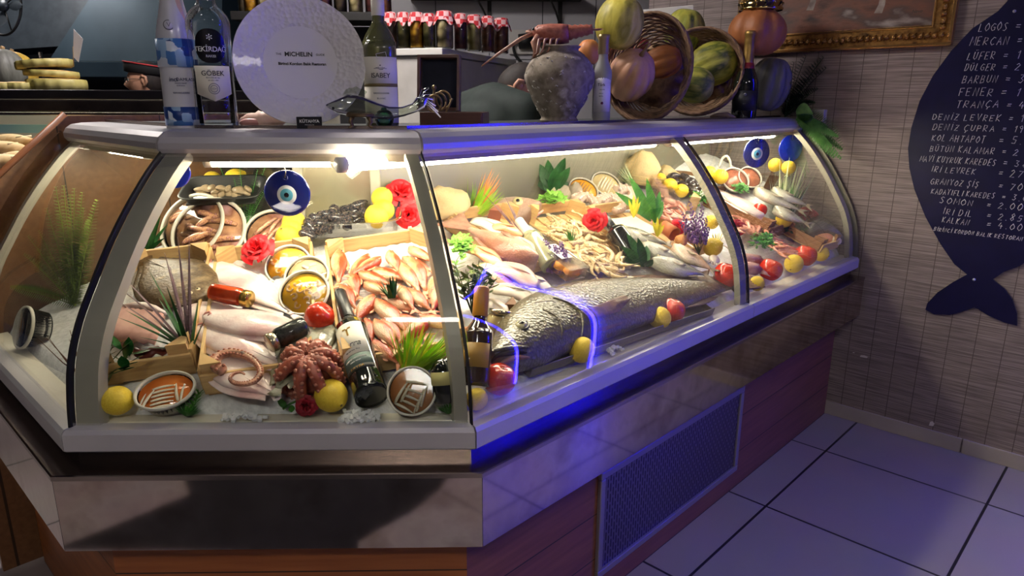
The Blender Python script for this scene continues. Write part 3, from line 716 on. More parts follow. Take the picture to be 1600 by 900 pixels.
# ---- bottles
def bottle_prof(r, h, neck, nh, sh=.12, base=.004):
    """r body, h total, neck radius, nh neck length"""
    z1 = h-nh; zs = z1-h*sh
    return [(r*.9, 0), (r*.98, base), (r, base*3), (r, zs), (r*.97, zs+(z1-zs)*.25), (r*.82, zs+(z1-zs)*.55), (neck*1.5, z1-(z1-zs)*.12), (neck*1.08, z1+.006), (neck, z1+.02), (neck, h-.02), (neck*1.12, h-.018), (neck*1.12, h-.004), (neck, h)]
def band(r, z0, z1, a0=-PI, a1=PI, th=.0006, n=28, cuts=None):
    """label wrapped round a bottle, angles measured from -Y"""
    mb = MB(); vs = []; fs = []
    for i in range(n+1):
        a = a0+(a1-a0)*i/n; lo, hi = (z0, z1) if not cuts else cuts(i/n, z0, z1)
        for rr in (r+th, r): 
            for z in (lo, hi): vs.append((rr*math.sin(a), -rr*math.cos(a), z))
    for i in range(n):
        k = i*4; fs += [(k, k+4, k+5, k+1), (k+2, k+3, k+7, k+6), (k, k+2, k+6, k+4), (k+1, k+5, k+7, k+3)]
    return mb.add(vs, fs, None, 0, True)
# ------------------------------------------------------------------ crates on the ice
FC = [((-.44, .60, 0), 15, .29, .49, 'wooden crate heaped with small orange-red mullets', 'crushed ice under the red mullets'), ((-.735, .565, 0), 13, .255, .50, 'wooden crate of pale flatfish, seafood tubs and octopus in the middle of the front window', 'crushed ice filling the middle flatfish crate'), ((-.972, .55, 0), 12, .215, .45, 'wooden crate of ice with the dark brown flounder at the left of the front window', 'crushed ice filling the left crate')]
for bl_, rt_, w_, l_, lab, lb2 in FC: crate(lab, bl_, rt_, w_, l_, 'F')
crate('wooden crate of pink fillets behind the big silver fish head', (690, 345), -2, .30, .34, 'R', h=.07, nosides=('right',))
crate('wooden crate of pale prawns in the middle of the long window', (818, 345), -2, .27, .36, 'R', h=.07, nosides=('left',))
crate('wooden crate with a white sheet and sea bream right of the prawns', (906, 345), -2, .36, .36, 'R', h=.07)
crate('dark wooden crate of whole bream near the far end', (1095, 320), -2, .40, .34, 'R', dark=('back', 'left', 'right', 'front', 'posts'))
crate('small dark wooden crate holding the salmon piece at the far end', (1216, 363), -2, .20, .20, 'R', h=.07, dark=('left', 'right', 'posts'))

# ------------------------------------------------------------------ big silver fish
BIGF = fishmat('croaker_skin', srgb(104, 94, 68), srgb(88, 82, 76), srgb(124, 118, 116), .26, sc_=120, rough=.28, nz=.6, nscale=(18, 60, 40), bump=1, spec=.9, dark=.9)
BFIN = mat('croaker_fin', [srgb(84, 60, 46), srgb(128, 98, 78), srgb(66, 48, 38)], rough=.45, scale=26, stretch=(1, 1, 1))
def big_fish():
    M_, L = lay((764, 574), (1188, 440), .036, 'R')
    top = [(0, .0), (.02, .07), (.06, .18), (.12, .31), (.2, .43), (.3, .5), (.42, .5), (.6, .42), (.8, .25), (.93, .135), (1, .13)]
    bot = [(0, -.05), (.015, -.14), (.05, -.22), (.12, -.33), (.25, -.45), (.38, -.48), (.55, -.42), (.75, -.26), (.92, -.14), (1, -.13)]
    H = .250; Wd = .13; P_ = .885
    top = [(a, b*(1+.45*min(1, a/.12))) for a, b in top]; bot = [(a, b*(1-.62*min(1, max(0, a-.06)/.2))) for a, b in bot]
    M_ = M_ @ R(4, 'X')
    t = make_fish('whole_fish', 'very large silver grey whole fish lying along the bottom of the long window', 'fish', L, H, Wd, BIGF, BFIN, top, bot, ped=P_, fork=.10, dorsal=(.36, .95, .085), anal=(.7, .84, .06), pect=None, eye=None, tailw=.40, gd=.10, th=.004, nx=60, seg=40, rag=.25)
    t.matrix_world = M_
    for c in t.children:
        if c.name.startswith('body'):
            for v in c.data.vertices:
                if v.co.z < 0: v.co.z *= .5
    def sz(x, y): # height of the flank above the mid plane at x (share of length), y (share of depth)
        q = x/P_; yt, yb = lin(q, top)*H, lin(q, bot)*H; yc, hy = (yt+yb)/2, (yt-yb)/2; w = Wd/2*max(.06, min(1, math.sin(PI*min(1, .06+q*.94)**.62)**.75+.04))*(1-.25*q)
        c = max(-.98, min(.98, (y*H-yc)/hy)); s_ = math.sqrt(1-c*c); z = w*s_*s_**-.15
        return z*(1+.10*q/.24) if q < .24+.03*c else z
    def on(x, y, d=0): return (x*L, y*H, sz(x, y)+d)
    f = MB(); fin(f, [on(.262, .10, .001), on(.268, .04, .001), on(.270, -.01, .001)], [on(.40, .13, .018), on(.415, .05, .02), on(.36, -.04, .012)], .004, .0016); f.obj('pectoral_fin', BFIN, t)
    f = MB(); fin(f, [on(.27, -.12), on(.28, -.14), on(.30, -.15)], [on(.36, -.14, .010), on(.355, -.16, .010), on(.33, -.16, .008)], .003, .001); f.obj('pelvic_fin', BFIN, t)
    def fold(pts, r, nm, m):
        g = MB(); n = len(pts); g.tube(pts, [r*(.25+.75*math.sin(PI*(i+.5)/n)) for i in range(n)], 8); return g.obj(nm, m, t)
    fold([on(.225+.035*math.sin(PI*i/14), .44-.62*i/14, .0) for i in range(15)], .0055, 'gill_cover', BIGF)
    fold([on(.165+.022*math.sin(PI*i/12), .28-.44*i/12, -.001) for i in range(13)], .004, 'cheek_fold', BIGF)
    fold([on(.165+.06*i/6, .38+.02*math.sin(i*.5)-.012*i, .0) for i in range(7)], .0016, 'pale_scratch', mat('pale_fold', srgb(206, 190, 160), rough=.4))
    MW = mat('fish_mouth', [srgb(104, 72, 62), srgb(160, 116, 98)], rough=.4, scale=20)
    fold([(.001*L, -.065*H, .008)]+[on(.008+.06*i/6, -.085-.085*i/6, .002) for i in range(7)], .0075, 'mouth_opening', mat('mouth_dark', (.012, .006, .005), rough=.6))
    fold([(.003*L, -.03*H, .010)]+[on(.008+.068*i/6, -.045-.095*i/6, .003) for i in range(7)], .0065, 'upper_lip', BIGF)
    fold([(.006*L, -.115*H, .010)]+[on(.012+.060*i/6, -.135-.075*i/6, .002) for i in range(7)], .0075, 'lower_lip', MW)
    ex, ey = .098, .135; e = MB().ball((0, 0, 0), (.0165, .0165, .010), 20).obj('eye', mat('croaker_iris', [srgb(150, 140, 104), srgb(206, 196, 164)], rough=.15, scale=60, coat=.8), t, T(ex*L, ey*H, sz(ex, ey)-.001) @ R(-14, 'X') @ R(-14, 'Y'))
    MB().ball((0, 0, .0066), (.009, .009, .0052), 16).obj('pupil', EYEB, e)
    MB().tube([(.019*math.cos(a), .019*math.sin(a), -.001) for a in [2*PI*i/20 for i in range(21)]], .0034, 6).obj('eye_ring', mat('eye_ring_skin', [srgb(60, 56, 50), srgb(90, 86, 78)], rough=.3), e)
    return t
big_fish()
# steel tray under the fish
P0, P1 = deck(835, 598, 0, 'R'), deck(1120, 497, 0, 'R')
tr = frame(P0, P1-P0, nrm('R')); l = (P1-P0).length
mb = MB(); mb.box((l/2, .10, .004), (l, .2, .004)); mb.box((l/2, .002, .016), (l, .003, .028), bev=.001, seg=1); mb.box((l/2, .198, .012), (l, .003, .02)); mb.box((.002, .1, .012), (.003, .2, .02)); mb.box((l-.002, .1, .012), (.003, .2, .02))
tag(mb.obj('steel_tray', STEEL_D, None, tr), 'shallow steel tray under the very large silver fish', 'tray')

# ------------------------------------------------------------------ red mullets in the crate
MUL = fishmat('mullet_skin', srgb(192, 72, 36), srgb(218, 124, 76), srgb(240, 200, 158), .05, sc_=230, rough=.3, nz=.4, nscale=(26, 60, 50), bump=.35, spec=.7)
MULF = mat('mullet_fin', [srgb(222, 140, 100), srgb(236, 176, 140)], rough=.4, scale=30)
def z6(x, y): return (460+x/5, 370+y/5)
mul = [((350, 115), (345, 410), 'against the left board near the back'), ((590, 150), (395, 375), 'slim, curling beside the back left'), ((682, 172), (480, 290), 'at the back left, head toward the back board'), ((735, 120), (815, 285), 'short, at the middle of the back board'), ((890, 95), (1130, 225), 'topmost at the back right corner'), ((840, 175), (1075, 275), 'just under the back right corner one'), ((905, 180), (1045, 470), 'long, right of centre with spots of silver'), ((835, 225), (1000, 480), 'long, left of the silver-spotted one'), ((600, 270), (850, 335), 'half buried across the middle back'), ((500, 290), (745, 380), 'lying left to right behind the small palm'), ((455, 290), (505, 500), 'standing tail down left of the palm'), ((372, 390), (480, 570), 'by the left board halfway down'), ((540, 375), (745, 455), 'pale headed, touching the palm from the left'), ((625, 465), (455, 700), 'broad, tail down beside the wine bottle neck'), ((635, 505), (915, 790), 'long diagonal below the palm'), ((680, 475), (1030, 620), 'big, in front of the palm, head left'), ((890, 420), (1075, 590), 'right of the palm pointing down right'), ((820, 395), (905, 535), 'silvery, immediately right of the palm'), ((1140, 290), (1045, 530), 'dark, slanting down left near the right board'), ((1160, 385), (1075, 590), 'upright by the right board'), ((1150, 455), (1195, 640), 'lowest along the right board'), ((790, 620), (985, 745), 'short, pointing at the lime green bush'), ((625, 660), (820, 920), 'broad front one with head up left'), ((690, 650), (865, 850), 'behind the broad front one'), ((565, 650), (600, 880), 'narrow, beside the bottle shoulder'), ((600, 815), (760, 950), 'front most, head by the bottle'), ((985, 640), (1210, 700), 'flat one right above the lime green bush'), ((1055, 660), (955, 730), 'small one over the lime green bush')]
for i, (a, b, lab) in enumerate(mul):
    M_, L = lay(z6(*a), z6(*b), .062+.012*((i*7) % 5)/4, 'F'); L = max(.13, L*1.05)
    M_ = M_ @ R(rnd.uniform(-18, 18), 'X') @ S(L/.19, L/.19*rnd.uniform(.9, 1.08)*(.19/L)**.4, L/.19*(.19/L)**.4)
    once(FR, 'mullet', lambda: make_fish('red_mullet', 'm', 'fish', .19, .052, .036, MUL, MULF, ped=.84, fork=.5, dorsal=(.35, .6, .12), anal=(.62, .75, .1), pect=(.26, -.12, .16), eye=(.1, .16, .032), tailw=1.0, bend=.03, nx=16, seg=14), M_, 'orange-red mullet in the crate, ' + lab, 'red mullets in the wooden crate')
# ------------------------------------------------------------------ pale flatfish
SOLE = mat('sole_skin', [srgb(216, 184, 176), srgb(238, 222, 212), srgb(200, 160, 156)], rough=.28, scale=9, bump=.25, bscale=120, spec=.6, coat=.25)
PINK = mat('pink_flesh', [srgb(206, 132, 118), srgb(226, 164, 148)], rough=.35, scale=40)
def make_flat(name, lab, M_, L, H, th, m, mouth=True, tail=True, eyes=False, group=None, cat='fish'):
    t = thing(name, lab, cat, M_, group)
    top = [(0, .05), (.03, .2), (.1, .34), (.25, .46), (.45, .5), (.65, .4), (.85, .18), (1, .06)]; bot = [(p, -q) for p, q in top]
    mb = fish_body(L, H, th, 26, 20, top, bot, .02, .92); mb.obj('body', m, t)
    for sg, nm in ((1, 'dorsal_fin'), (-1, 'anal_fin')):
        ro, ti = [], []
        for i in range(13):
            q = .06+.88*i/12; y = sg*lin(q, top)*H; ro.append((q*L*.92, y*.93, .001)); ti.append((q*L*.92+.01, y+sg*.012, -.001))
        fin(MB(), ro, ti, .002, .0006).obj(nm, m, t)
    if tail: fin(MB(), [(L*.9, .05*H, 0), (L*.905, 0, 0), (L*.9, -.05*H, 0)], [(L, .14*H, 0), (L*1.02, 0, 0), (L, -.14*H, 0)], .002, .0006).obj('tail_fin', m, t)
    if mouth:
        b = MB(); b.tube([(.012*L, -.07*H, th*.2), (.022*L, .04*H, th*.42), (.05*L, .10*H, th*.46), (.07*L, .03*H, th*.47), (.06*L, -.06*H, th*.45)], [.002, .003, .0032, .003, .0015], 8); b.obj('mouth', PINK, t)
        g = MB(); g.tube([(.17*L+.03*L*math.sin(PI*i/8), (.3-.6*i/8)*H, th*.52-.008*abs(i/8-.5)) for i in range(9)], [.0008+.0016*math.sin(PI*i/8) for i in range(9)], 6); g.obj('gill_edge', m, t)
    g = MB(); g.tube([((.2+.7*i/8)*L, .02*H*math.sin(i), th*.5*lin(.2+.7*i/8, [(0, 1), (.5, 1.0), (.8, .72), (1, .3)])) for i in range(9)], .0011, 6); g.obj('lateral_line', m, t)
    if eyes:
        for y in (.06, -.05): fish_eye(t, .1*L, y*H, th*.46, .007)
    return t
for a, b, H, lf, lab in [((321, 411), (470, 500), .088, .062, 'pale pinkish flatfish furthest back, beside the red rose'), ((281, 482), (395, 508), .085, .060, 'pale flatfish with rounded head by the purple and green plant'), ((318, 496), (500, 524), .090, .082, 'pale flatfish lying straight above the dark capped jar'), ((309, 512), (450, 578), .088, .064, 'pale flatfish with a brownish spot, below the straight one'), ((314, 588), (425, 650), .085, .058, 'pale flatfish at the front corner under the curled tentacle')]:
    M_, L = lay(a, b, lf, 'F'); make_flat('flatfish', lab, M_, L, H, .03, SOLE)
FLO = mat('flounder_skin', [srgb(66, 50, 34), srgb(104, 84, 58), srgb(84, 66, 44), srgb(140, 118, 86)], rough=.4, scale=22, bump=.5, bscale=140)
M_, L = lay((316, 470), (228, 405), .075, 'F'); make_flat('flounder', 'dark brown speckled flounder in the left crate behind the spiky plant', M_, L*1.05, .19, .035, FLO, mouth=False, eyes=True)
GRF = mat('grey_flatfish_skin', [srgb(86, 82, 62), srgb(126, 122, 98), srgb(168, 166, 146)], rough=.22, scale=24, bump=.4, bscale=130, coat=.4)
M_, L = lay((500, 530), (414, 652), .07, 'F'); make_flat('flatfish', 'wet olive grey flatfish under the purple octopus, tail over the front board', M_, L, .12, .03, GRF, mouth=False, eyes=False)
for bl_, rt_, w_, l_, lb2, lab in FC:
    B0 = V(bl_); B0.z = deck_z(B0, 'F'); M_ = frame(B0, ALO['F'], nrm('F')) @ R(rt_, 'Z'); mb = MB(); n = 26
    mb.add([(.006+(w_-.01)*i/n, -.008-(l_-.01)*j/n, .046+.007*noise.noise(V((i*.7, j*.7, w_*50)))+.006*noise.noise(V((i*1.9, j*1.9, 3)))) for j in range(n+1) for i in range(n+1)], [((j+1)*(n+1)+i, (j+1)*(n+1)+i+1, j*(n+1)+i+1, j*(n+1)+i) for j in range(n) for i in range(n)])
    tag(mb.obj('crushed_ice', ICE, None, M_), lab, 'ice', kind='stuff')
# skate wing and dark red piece
SKW = mat('skate_pink', [srgb(186, 136, 124), srgb(212, 166, 150)], rough=.4, scale=25)
M_, L = lay((224, 486), (182, 528), .07, 'F')
fm = MB(); fin(fm, [(0, .06, .0), (.005, .03, .004), (.006, 0, .006), (.005, -.03, .004), (0, -.06, .0)], [(L*1.0, .10, 0), (L*1.1, .05, .006), (L*1.12, 0, .008), (L*1.1, -.05, .006), (L*.95, -.10, 0)], .010, .004, sub=4)
t = thing('skate_wing', 'pink ribbed skate wing on the ice in the left crate', 'fish piece', M_); fm.obj('wing', SKW, t); MB().tube([(0, .065, .003), (-.006, .03, .008), (-.008, 0, .01), (-.006, -.03, .008), (0, -.065, .003)], [.004, .009, .010, .009, .004], 8).obj('wing_base', SOLE, t)
M_, L = lay((205, 549), (266, 541), .065, 'F')
mb = MB(); mb.tube([(L*i/10, -.016*math.sin(PI*i/10)+.004*math.sin(i*2.1), .006*math.sin(i*1.3)) for i in range(11)], [.003, .007, .010, .013, .015, .015, .014, .013, .012, .010, .004], 10, None, 0, .5)
tag(mb.obj('fish_liver', mat('dark_red_flesh', [srgb(70, 24, 22), srgb(104, 44, 38)], rough=.3, scale=18)), 'dark red curled piece of offal on the ice in the left crate', 'fish piece').matrix_world = M_
# ------------------------------------------------------------------ octopus and tentacles
OCT = mat('octopus_skin', [srgb(126, 52, 36), srgb(176, 92, 70), srgb(104, 40, 30)], rough=.32, scale=30, bump=.3, bscale=200, coat=.3)
SUCK = mat('sucker_flesh', [srgb(160, 92, 72), srgb(186, 122, 98)], rough=.4, scale=60)
PALEO = mat('pale_octopus', [srgb(196, 164, 144), srgb(222, 198, 178)], rough=.35, scale=26)
def arm(t, pts, r0, r1, m=OCT, ms=SUCK, up=(0, 0, 1), sk=True, n=30):
    pts = [V(p) for p in smooth3(pts, 6)]; k = len(pts); rr = [r0+(r1-r0)*(i/(k-1))**.8 for i in range(k)]
    a = MB().tube(pts, rr, 10, None, 0, 1); o = a.obj('arm', m, t)
    if sk:
        s = MB(); L = sum((pts[i+1]-pts[i]).length for i in range(k-1)); d = 0; nxt = 0; row = 1
        for i in range(k-1):
            seg = (pts[i+1]-pts[i]); l = seg.length
            while nxt < d+l:
                f = (nxt-d)/l; p = pts[i].lerp(pts[i+1], f); tg = seg.normalized(); u = V(up)-tg*V(up).dot(tg)
                if u.length < .1: u = tg.orthogonal()
                u.normalize(); sd = tg.cross(u); r = rr[i]
                q = p+(u*.8+sd*(.62*row)).normalized()*r*.95; rs = max(.0014, r*.36); s.ball(q, (rs, rs, rs*.8), 7); row = -row; nxt += rs*1.35
            d += l
        s.obj('suckers', ms, o)
    return o
def smooth3(pr, k=4):
    pr = [V(p) for p in pr]; out = []
    for i in range(len(pr)-1):
        p0, p1, p2, p3 = pr[max(i-1, 0)], pr[i], pr[i+1], pr[min(i+2, len(pr)-1)]
        for j in range(k):
            t = j/k; out.append(.5*((2*p1)+(p2-p0)*t+(2*p0-5*p1+4*p2-p3)*t*t+(3*p1-3*p2+p3-p0)*t**3))
    out.append(pr[-1]); return out
p = deck(486, 588, .05, 'F'); M_ = frame(p, RT, (nrm('F')*.85-FW*.3)); k = mpp(p)
t = thing('octopus', 'purple brown cooked octopus curled up with its suckers outward', 'octopus', M_)
MB().lathe(smooth_prof([(0, -.03), (.045, -.024), (.055, 0), (.046, .03), (.028, .05), (.008, .056), (0, .054)], 3), 20).obj('mantle', OCT, t)
for i, (a, l) in enumerate([(262, 1.0), (300, 1.05), (340, 1.0), (20, .85), (65, .75), (115, .75), (160, .9), (210, 1.05)]):
    c, s = math.cos(math.radians(a)), math.sin(math.radians(a)); c2, s2_ = math.cos(math.radians(a+22)), math.sin(math.radians(a+22))
    arm(t, [(c*.008, s*.008, .056), (c*.034, s*.034, .060), (c*.058*l, s*.058*l, .044), (c*.070*l, s*.070*l, .014), (c*.068*l, s*.068*l, -.014), (c2*.056, s2_*.056, -.03), (c2*.04, s2_*.04, -.035)], .0175, .0095, up=(c*1.2, s*1.2, .6))
P = [deck(x, y, .085, 'F') for x, y in [(346, 582), (334, 574), (340, 560), (358, 554), (380, 558), (398, 569), (406, 584), (399, 597), (384, 603), (366, 602), (358, 595), (364, 587), (374, 585), (381, 588)]]
t = thing('octopus_tentacle', 'single curled octopus tentacle with a spiral tip on the front flatfish', 'tentacle', T(*P[3])); arm(t, [q-P[3] for q in P], .0135, .0022, up=(0, -.5, .8), m=mat('cooked_arm', [srgb(150, 92, 70), srgb(196, 146, 118), srgb(70, 36, 28)], rough=.3, scale=40))
for j, (pts, lab) in enumerate([([(936, 318), (950, 310), (966, 316), (972, 326), (960, 330)], 'pale boiled octopus arm lying behind the upright bottle'), ([(962, 300), (974, 296), (986, 300), (988, 310), (976, 312)], 'pale octopus arm next to the small oval tubs'), ([(898, 316), (910, 308), (924, 312), (930, 322)], 'pale octopus arm behind the prawn crate')]):
    P = [deck(x, y, .05, 'R') for x, y in pts]; t = thing('octopus_tentacle', lab, 'tentacle', T(*P[0])); arm(t, [q-P[0] for q in P], .026, .014, PALEO, mat('pale_sucker', srgb(232, 206, 190), rough=.4), up=(0, -.5, .8))
# ------------------------------------------------------------------ tubs
MARI = mat('orange_oil', [srgb(226, 150, 30), srgb(244, 184, 60)], rough=.12, scale=14); MARB = mat('brown_oil', [srgb(140, 84, 40), srgb(176, 116, 60)], rough=.12, scale=14); MARR = mat('red_oil', [srgb(186, 92, 34), srgb(214, 130, 60)], rough=.12, scale=12)
SHR = mat('peeled_shrimp', [srgb(240, 190, 130), srgb(250, 214, 160)], rough=.25, scale=60, coat=.4)
ANC = mat('anchovy_fillet', [srgb(196, 186, 160), srgb(226, 216, 190), srgb(150, 120, 84)], rough=.25, scale=30, stretch=(1, 4, 1)); ANB = mat('anchovy_brown', [srgb(150, 104, 62), srgb(186, 142, 92), srgb(110, 74, 46)], rough=.25, scale=30); ANS = mat('anchovy_silver', [srgb(120, 108, 84), srgb(176, 166, 140), srgb(90, 74, 54)], rough=.2, scale=36)
def shrimp_mesh(m):
    mb = MB(); pts = [(.62*math.cos(a), .62*math.sin(a), .08*math.sin(3*a)) for a in [math.radians(10+26*i) for i in range(11)]]
    mb.tube(pts, [.34*(1-.055*i)*(1.05 if i % 2 else .95) for i in range(11)], 9, None, 0, .8); return mb.mesh('peeled_shrimp', m)
SHM = shrimp_mesh(SHR)
def one(name, me, M_, lab, cat, group):
    o = bpy.data.objects.new(name, me); col.objects.link(o); o.matrix_world = M_; return tag(o, lab, cat, group)
def shrimps(M_, r, h, n, seed, lab, group):
    rr = random.Random(seed); ps = []
    for i in range(n):
        a = i*2.4+rr.random()*.4; q = r*.74*math.sqrt((i+.3)/n); ps.append((q*math.cos(a), q*math.sin(a)))
    for x, y in ps: one('peeled_shrimp', SHM, M_ @ T(x, y, h*.90) @ R(rr.uniform(0, 360), 'Z') @ R(rr.uniform(-20, 20), 'X') @ S(r*.22), lab, 'shrimp', group)
def anch_mesh(m):
    mb = MB(); rod(mb, (-.5, 0, 0), (.5, 0, 0), .085, .05, 8, (0, .03, .02), None, 0, .55); return mb.mesh('anchovy_fillet', m)
ANM = {k: anch_mesh(m) for k, m in (('w', ANC), ('b', ANB), ('s', ANS))}
def anchovies(M_, spec, h, kind, lab, group):
    for x, y, a, l in spec: one('anchovy_fillet', ANM[kind], M_ @ T(x, y, h) @ R(a, 'Z') @ S(l, l, l*.8), lab, 'anchovy', group)
for px, py, rp, lf, lab, kind, tl in [(450, 414, 34, .07, 'round tub of shrimps in orange oil furthest back, touching the rose', 'shrimp', .5), (479, 431, 33, .085, 'round tub of pale squid strips between the two shrimp tubs', 'squid', .5), (475, 457, 37, .09, 'front round tub of shrimps in yellow oil above the tomato', 'shrimp2', .5)]:
    M_, k = disc_frame(px, py, lf, tl, 'F'); r = rp*k; h = .035; M_ = M_ @ T(0, 0, -h)
    tub('seafood_tub', lab, M_, r, h, {'shrimp': MARI, 'shrimp2': mat('yellow_oil', [srgb(234, 170, 30), srgb(250, 204, 70)], rough=.12, scale=14), 'squid': mat('cream_brine', srgb(222, 200, 150), rough=.2)}[kind], group='round seafood tubs in the middle crate')
    if kind != 'squid': shrimps(M_, r, h, 11, int(px), 'peeled shrimp in the round tub ' + ('touching the rose' if kind == 'shrimp' else 'above the tomato'), 'shrimps in the tub at %s' % ('back' if kind == 'shrimp' else 'front'))
    else:
        rr = random.Random(4); sm = MB().box((0, 0, 0), (1, .42, .14), bev=.05).mesh('squid_strip', mat('squid_strip', [srgb(232, 196, 160), srgb(244, 220, 190)], rough=.3, scale=30))
        for i in range(12):
            a = i*2.4; q = r*.7*math.sqrt((i+.4)/12); one('squid_strip', sm, M_ @ T(q*math.cos(a), q*math.sin(a), h*.92) @ R(rr.uniform(-40, 40), 'Z') @ R(rr.uniform(-25, 25), 'X') @ S(r*.38), 'pale squid strip in the tub between the two shrimp tubs', 'squid', 'squid strips in the middle tub')
# oval tub with anchovies front left
M_, k = disc_frame(253, 618, .045, .22, 'F', roll=12); r = 44*k; h = .04; M_ = M_ @ T(0, 0, -h)
tub('anchovy_tub', 'oval clear tub of anchovies in red oil at the front left', M_, r, h, MARR, sy=.78, lid=False)
anchovies(M_, [(0.0, (-.45+.17*i)*r, 4, r*.78) for i in range(6)]+[(-.50*r, -.05*r, 66, r*.85), (.48*r, .1*r, 100, r*.8), (-.66*r, .0, 75, r*.5), (.68*r, .06*r, 84, r*.7)], h*.90, 'w', 'white anchovy fillet in the oval tub at the front left', 'anchovies in the oval tub')
# round tub with anchovies leaning at the front right
M_, k = disc_frame(642, 619, .055, .72, 'F'); r = 37*k; h = .045; M_ = M_ @ T(0, 0, -h)
tub('anchovy_tub', 'round tub of brown anchovies propped up at the front right', M_, r, h, MARB)
anchovies(M_, [(-.42*r, .15*r, 60, r*1.0), (-.2*r, .18*r, 62, r*.95), (.2*r, .55*r, -8, r*.9), (.1*r, .2*r, -18, r*.8), (.05*r, -.1*r, -22, r*.8), (.0, -.35*r, -26, r*.8), (-.3*r, -.55*r, -28, r*.9), (.4*r, -.2*r, 72, r*1.0), (.55*r, 0, 75, r*.9), (.25*r, -.5*r, 70, r*.7)], h*.92, 's', 'brown anchovy in the round tub at the front right', 'anchovies in the front right tub')
# the tub lying against the left end glass
p = deck(40, 512, .05, 'L'); M_ = frame(p, ALO['L'], (-FW*.75-RT*.55+V((0, 0, .15)))); k = mpp(p)
tub('seafood_tub', 'small clear tub of brown marinated seafood at the far left end', M_ @ T(0, 0, -.05), 32*k, .055, MARB)
# large lidded tubs at the back
MUS = mat('mushroom_meat', [srgb(186, 136, 96), srgb(210, 160, 124), srgb(150, 100, 80), srgb(206, 156, 160)], rough=.2, scale=10)
for px, py, rp, lf, lab, sd in [(326, 362, 56, .075, 'big lidded tub of brown meat in front of another, behind the left crate', -.05), (300, 352, 52, .08, 'big lidded tub half hidden behind another at the left', -.2), (424, 366, 40, .07, 'big lidded tub of pale strips beside the stacked lemons', .05)]:
    M_, k = disc_frame(px, py, lf, .62, 'F', side=sd); r = rp*k; M_ = M_ @ T(0, 0, -.06); tub('lidded_tub', lab, M_, r, .06, MUS, group='big lidded tubs at the back')
    rr = random.Random(int(px)); me = MB(); rod(me, (-.5, 0, 0), (.5, 0, 0), .12, .09, 8, (0, .06, .05), None, 0, .7); me = me.mesh('meat_strip', MUS)
    for i in range(9): one('meat_strip', me, M_ @ T(rr.uniform(-.45, .45)*r, rr.uniform(-.5, .5)*r, .056) @ R(rr.uniform(20, 80) if px > 400 else rr.uniform(-30, 40), 'Z') @ S(r*.9), 'brown meat strip in the '+lab.split(',')[0], 'seafood', 'strips in the tub at %s' % ('right' if px > 400 else 'left' if px < 310 else 'middle'))
M_, k = disc_frame(256, 336, .06, .6, 'L'); tub('seafood_tub', 'small tub with red paste behind the dark green leaves', M_ @ T(0, 0, -.04), 16*k, .04, mat('red_paste', [srgb(214, 70, 56), srgb(230, 110, 90)], rough=.3, scale=30), lid=False)
for px, py, lab, f, g in [(912, 296, 'leaning oval tub of orange anchovies behind the prawns', MARI, 'b'), (947, 287, 'leaning oval tub of white anchovies under the long lamp', mat('pale_oil', srgb(220, 200, 150), rough=.2), 'w')]:
    M_, k = disc_frame(px, py, .06, .75, 'R', roll=-28); r = 23*k; M_ = M_ @ T(0, 0, -.05)
    tub('anchovy_tub', lab, M_ , r, .05, f, sy=.74, lid=False)
    anchovies(M_, [((-.4+.2*i)*r, (.05 if i % 2 else -.05)*r, 90, r*1.0) for i in range(5)], .046, g, 'anchovy fillet in the ' + lab, 'anchovies in the %s' % lab[:28])
for px, py, rp, lab in [(1149, 281, 21, 'round tub of brown fish roe near the right end'), (1172, 277, 18, 'round tub of brown roe half behind the front roe tub')]:
    M_, k = disc_frame(px, py, .07, .6, 'R'); tub('roe_tub', lab, M_ @ T(0, 0, -.05), rp*k, .05, mat('brown_roe', [srgb(120, 66, 46), srgb(156, 96, 70)], rough=.3, scale=60, bump=.4), lid=False)
# ------------------------------------------------------------------ jars lying in the window
GOLD = mat('gold_lid', [srgb(170, 136, 62), srgb(206, 172, 92)], rough=.25, metal=.9, scale=6); SILV = mat('silver_lid', srgb(186, 176, 150), rough=.25, metal=.9)
M_, L = lay((332, 456), (388, 467), .095, 'F'); jar('small glass jar of red sauce with gold lid lying between the flatfish', M_ @ R(90, 'Y'), .0235, L*1.06, mat('red_sauce', [srgb(206, 66, 28), srgb(226, 96, 50)], rough=.2, scale=30), GOLD)
M_, L = lay((476, 509), (424, 535), .105, 'F'); jar('small glass jar of black roe with silver lid lying above the octopus', M_ @ R(90, 'Y'), .0255, L*1.08, mat('black_roe', [(.012, .012, .012), (.05, .05, .045)], rough=.25, scale=90, bump=.5), SILV)
p = deck(776, 530, .0, 'R'); q = at_depth(783, 486, (p-CAM).dot(FW)); jar('glass jar of beige clams standing behind the big fish snout', frame(p, RT, q-p), .036, (q-p).length*1.05, mat('beige_clams', [srgb(186, 160, 104), srgb(220, 200, 150)], rough=.3, scale=40, kind='voronoi'), SILV)
# ------------------------------------------------------------------ bottles in the window
DGL = mat('dark_bottle_glass', (.008, .010, .008), rough=.06, spec=.8, coat=.6); CAPB = mat('black_capsule', (.02, .02, .02), rough=.3); LAB = mat('cream_label', srgb(236, 230, 212), rough=.5); INK = mat('label_ink', (.03, .03, .03), rough=.6); GINK = mat('gold_ink', srgb(170, 130, 50), rough=.4); LGR = mat('label_grey_green', srgb(92, 110, 104), rough=.5); WINK = mat('white_ink', srgb(230, 230, 226), rough=.6)
a = deck(576, 640, .045, 'F'); b = deck(527, 474, .105, 'F'); n = (b-a); z = n.normalized(); x = z.cross(-FW).normalized()*-1
M_ = Matrix.Identity(4); yv = -((-FW)-z*(-FW).dot(z)).normalized(); xv = yv.cross(z)
M_ = Matrix(((xv.x, yv.x, z.x, a.x), (xv.y, yv.y, z.y, a.y), (xv.z, yv.z, z.z, a.z), (0, 0, 0, 1))); hb = n.length*1.02; rb = .0385
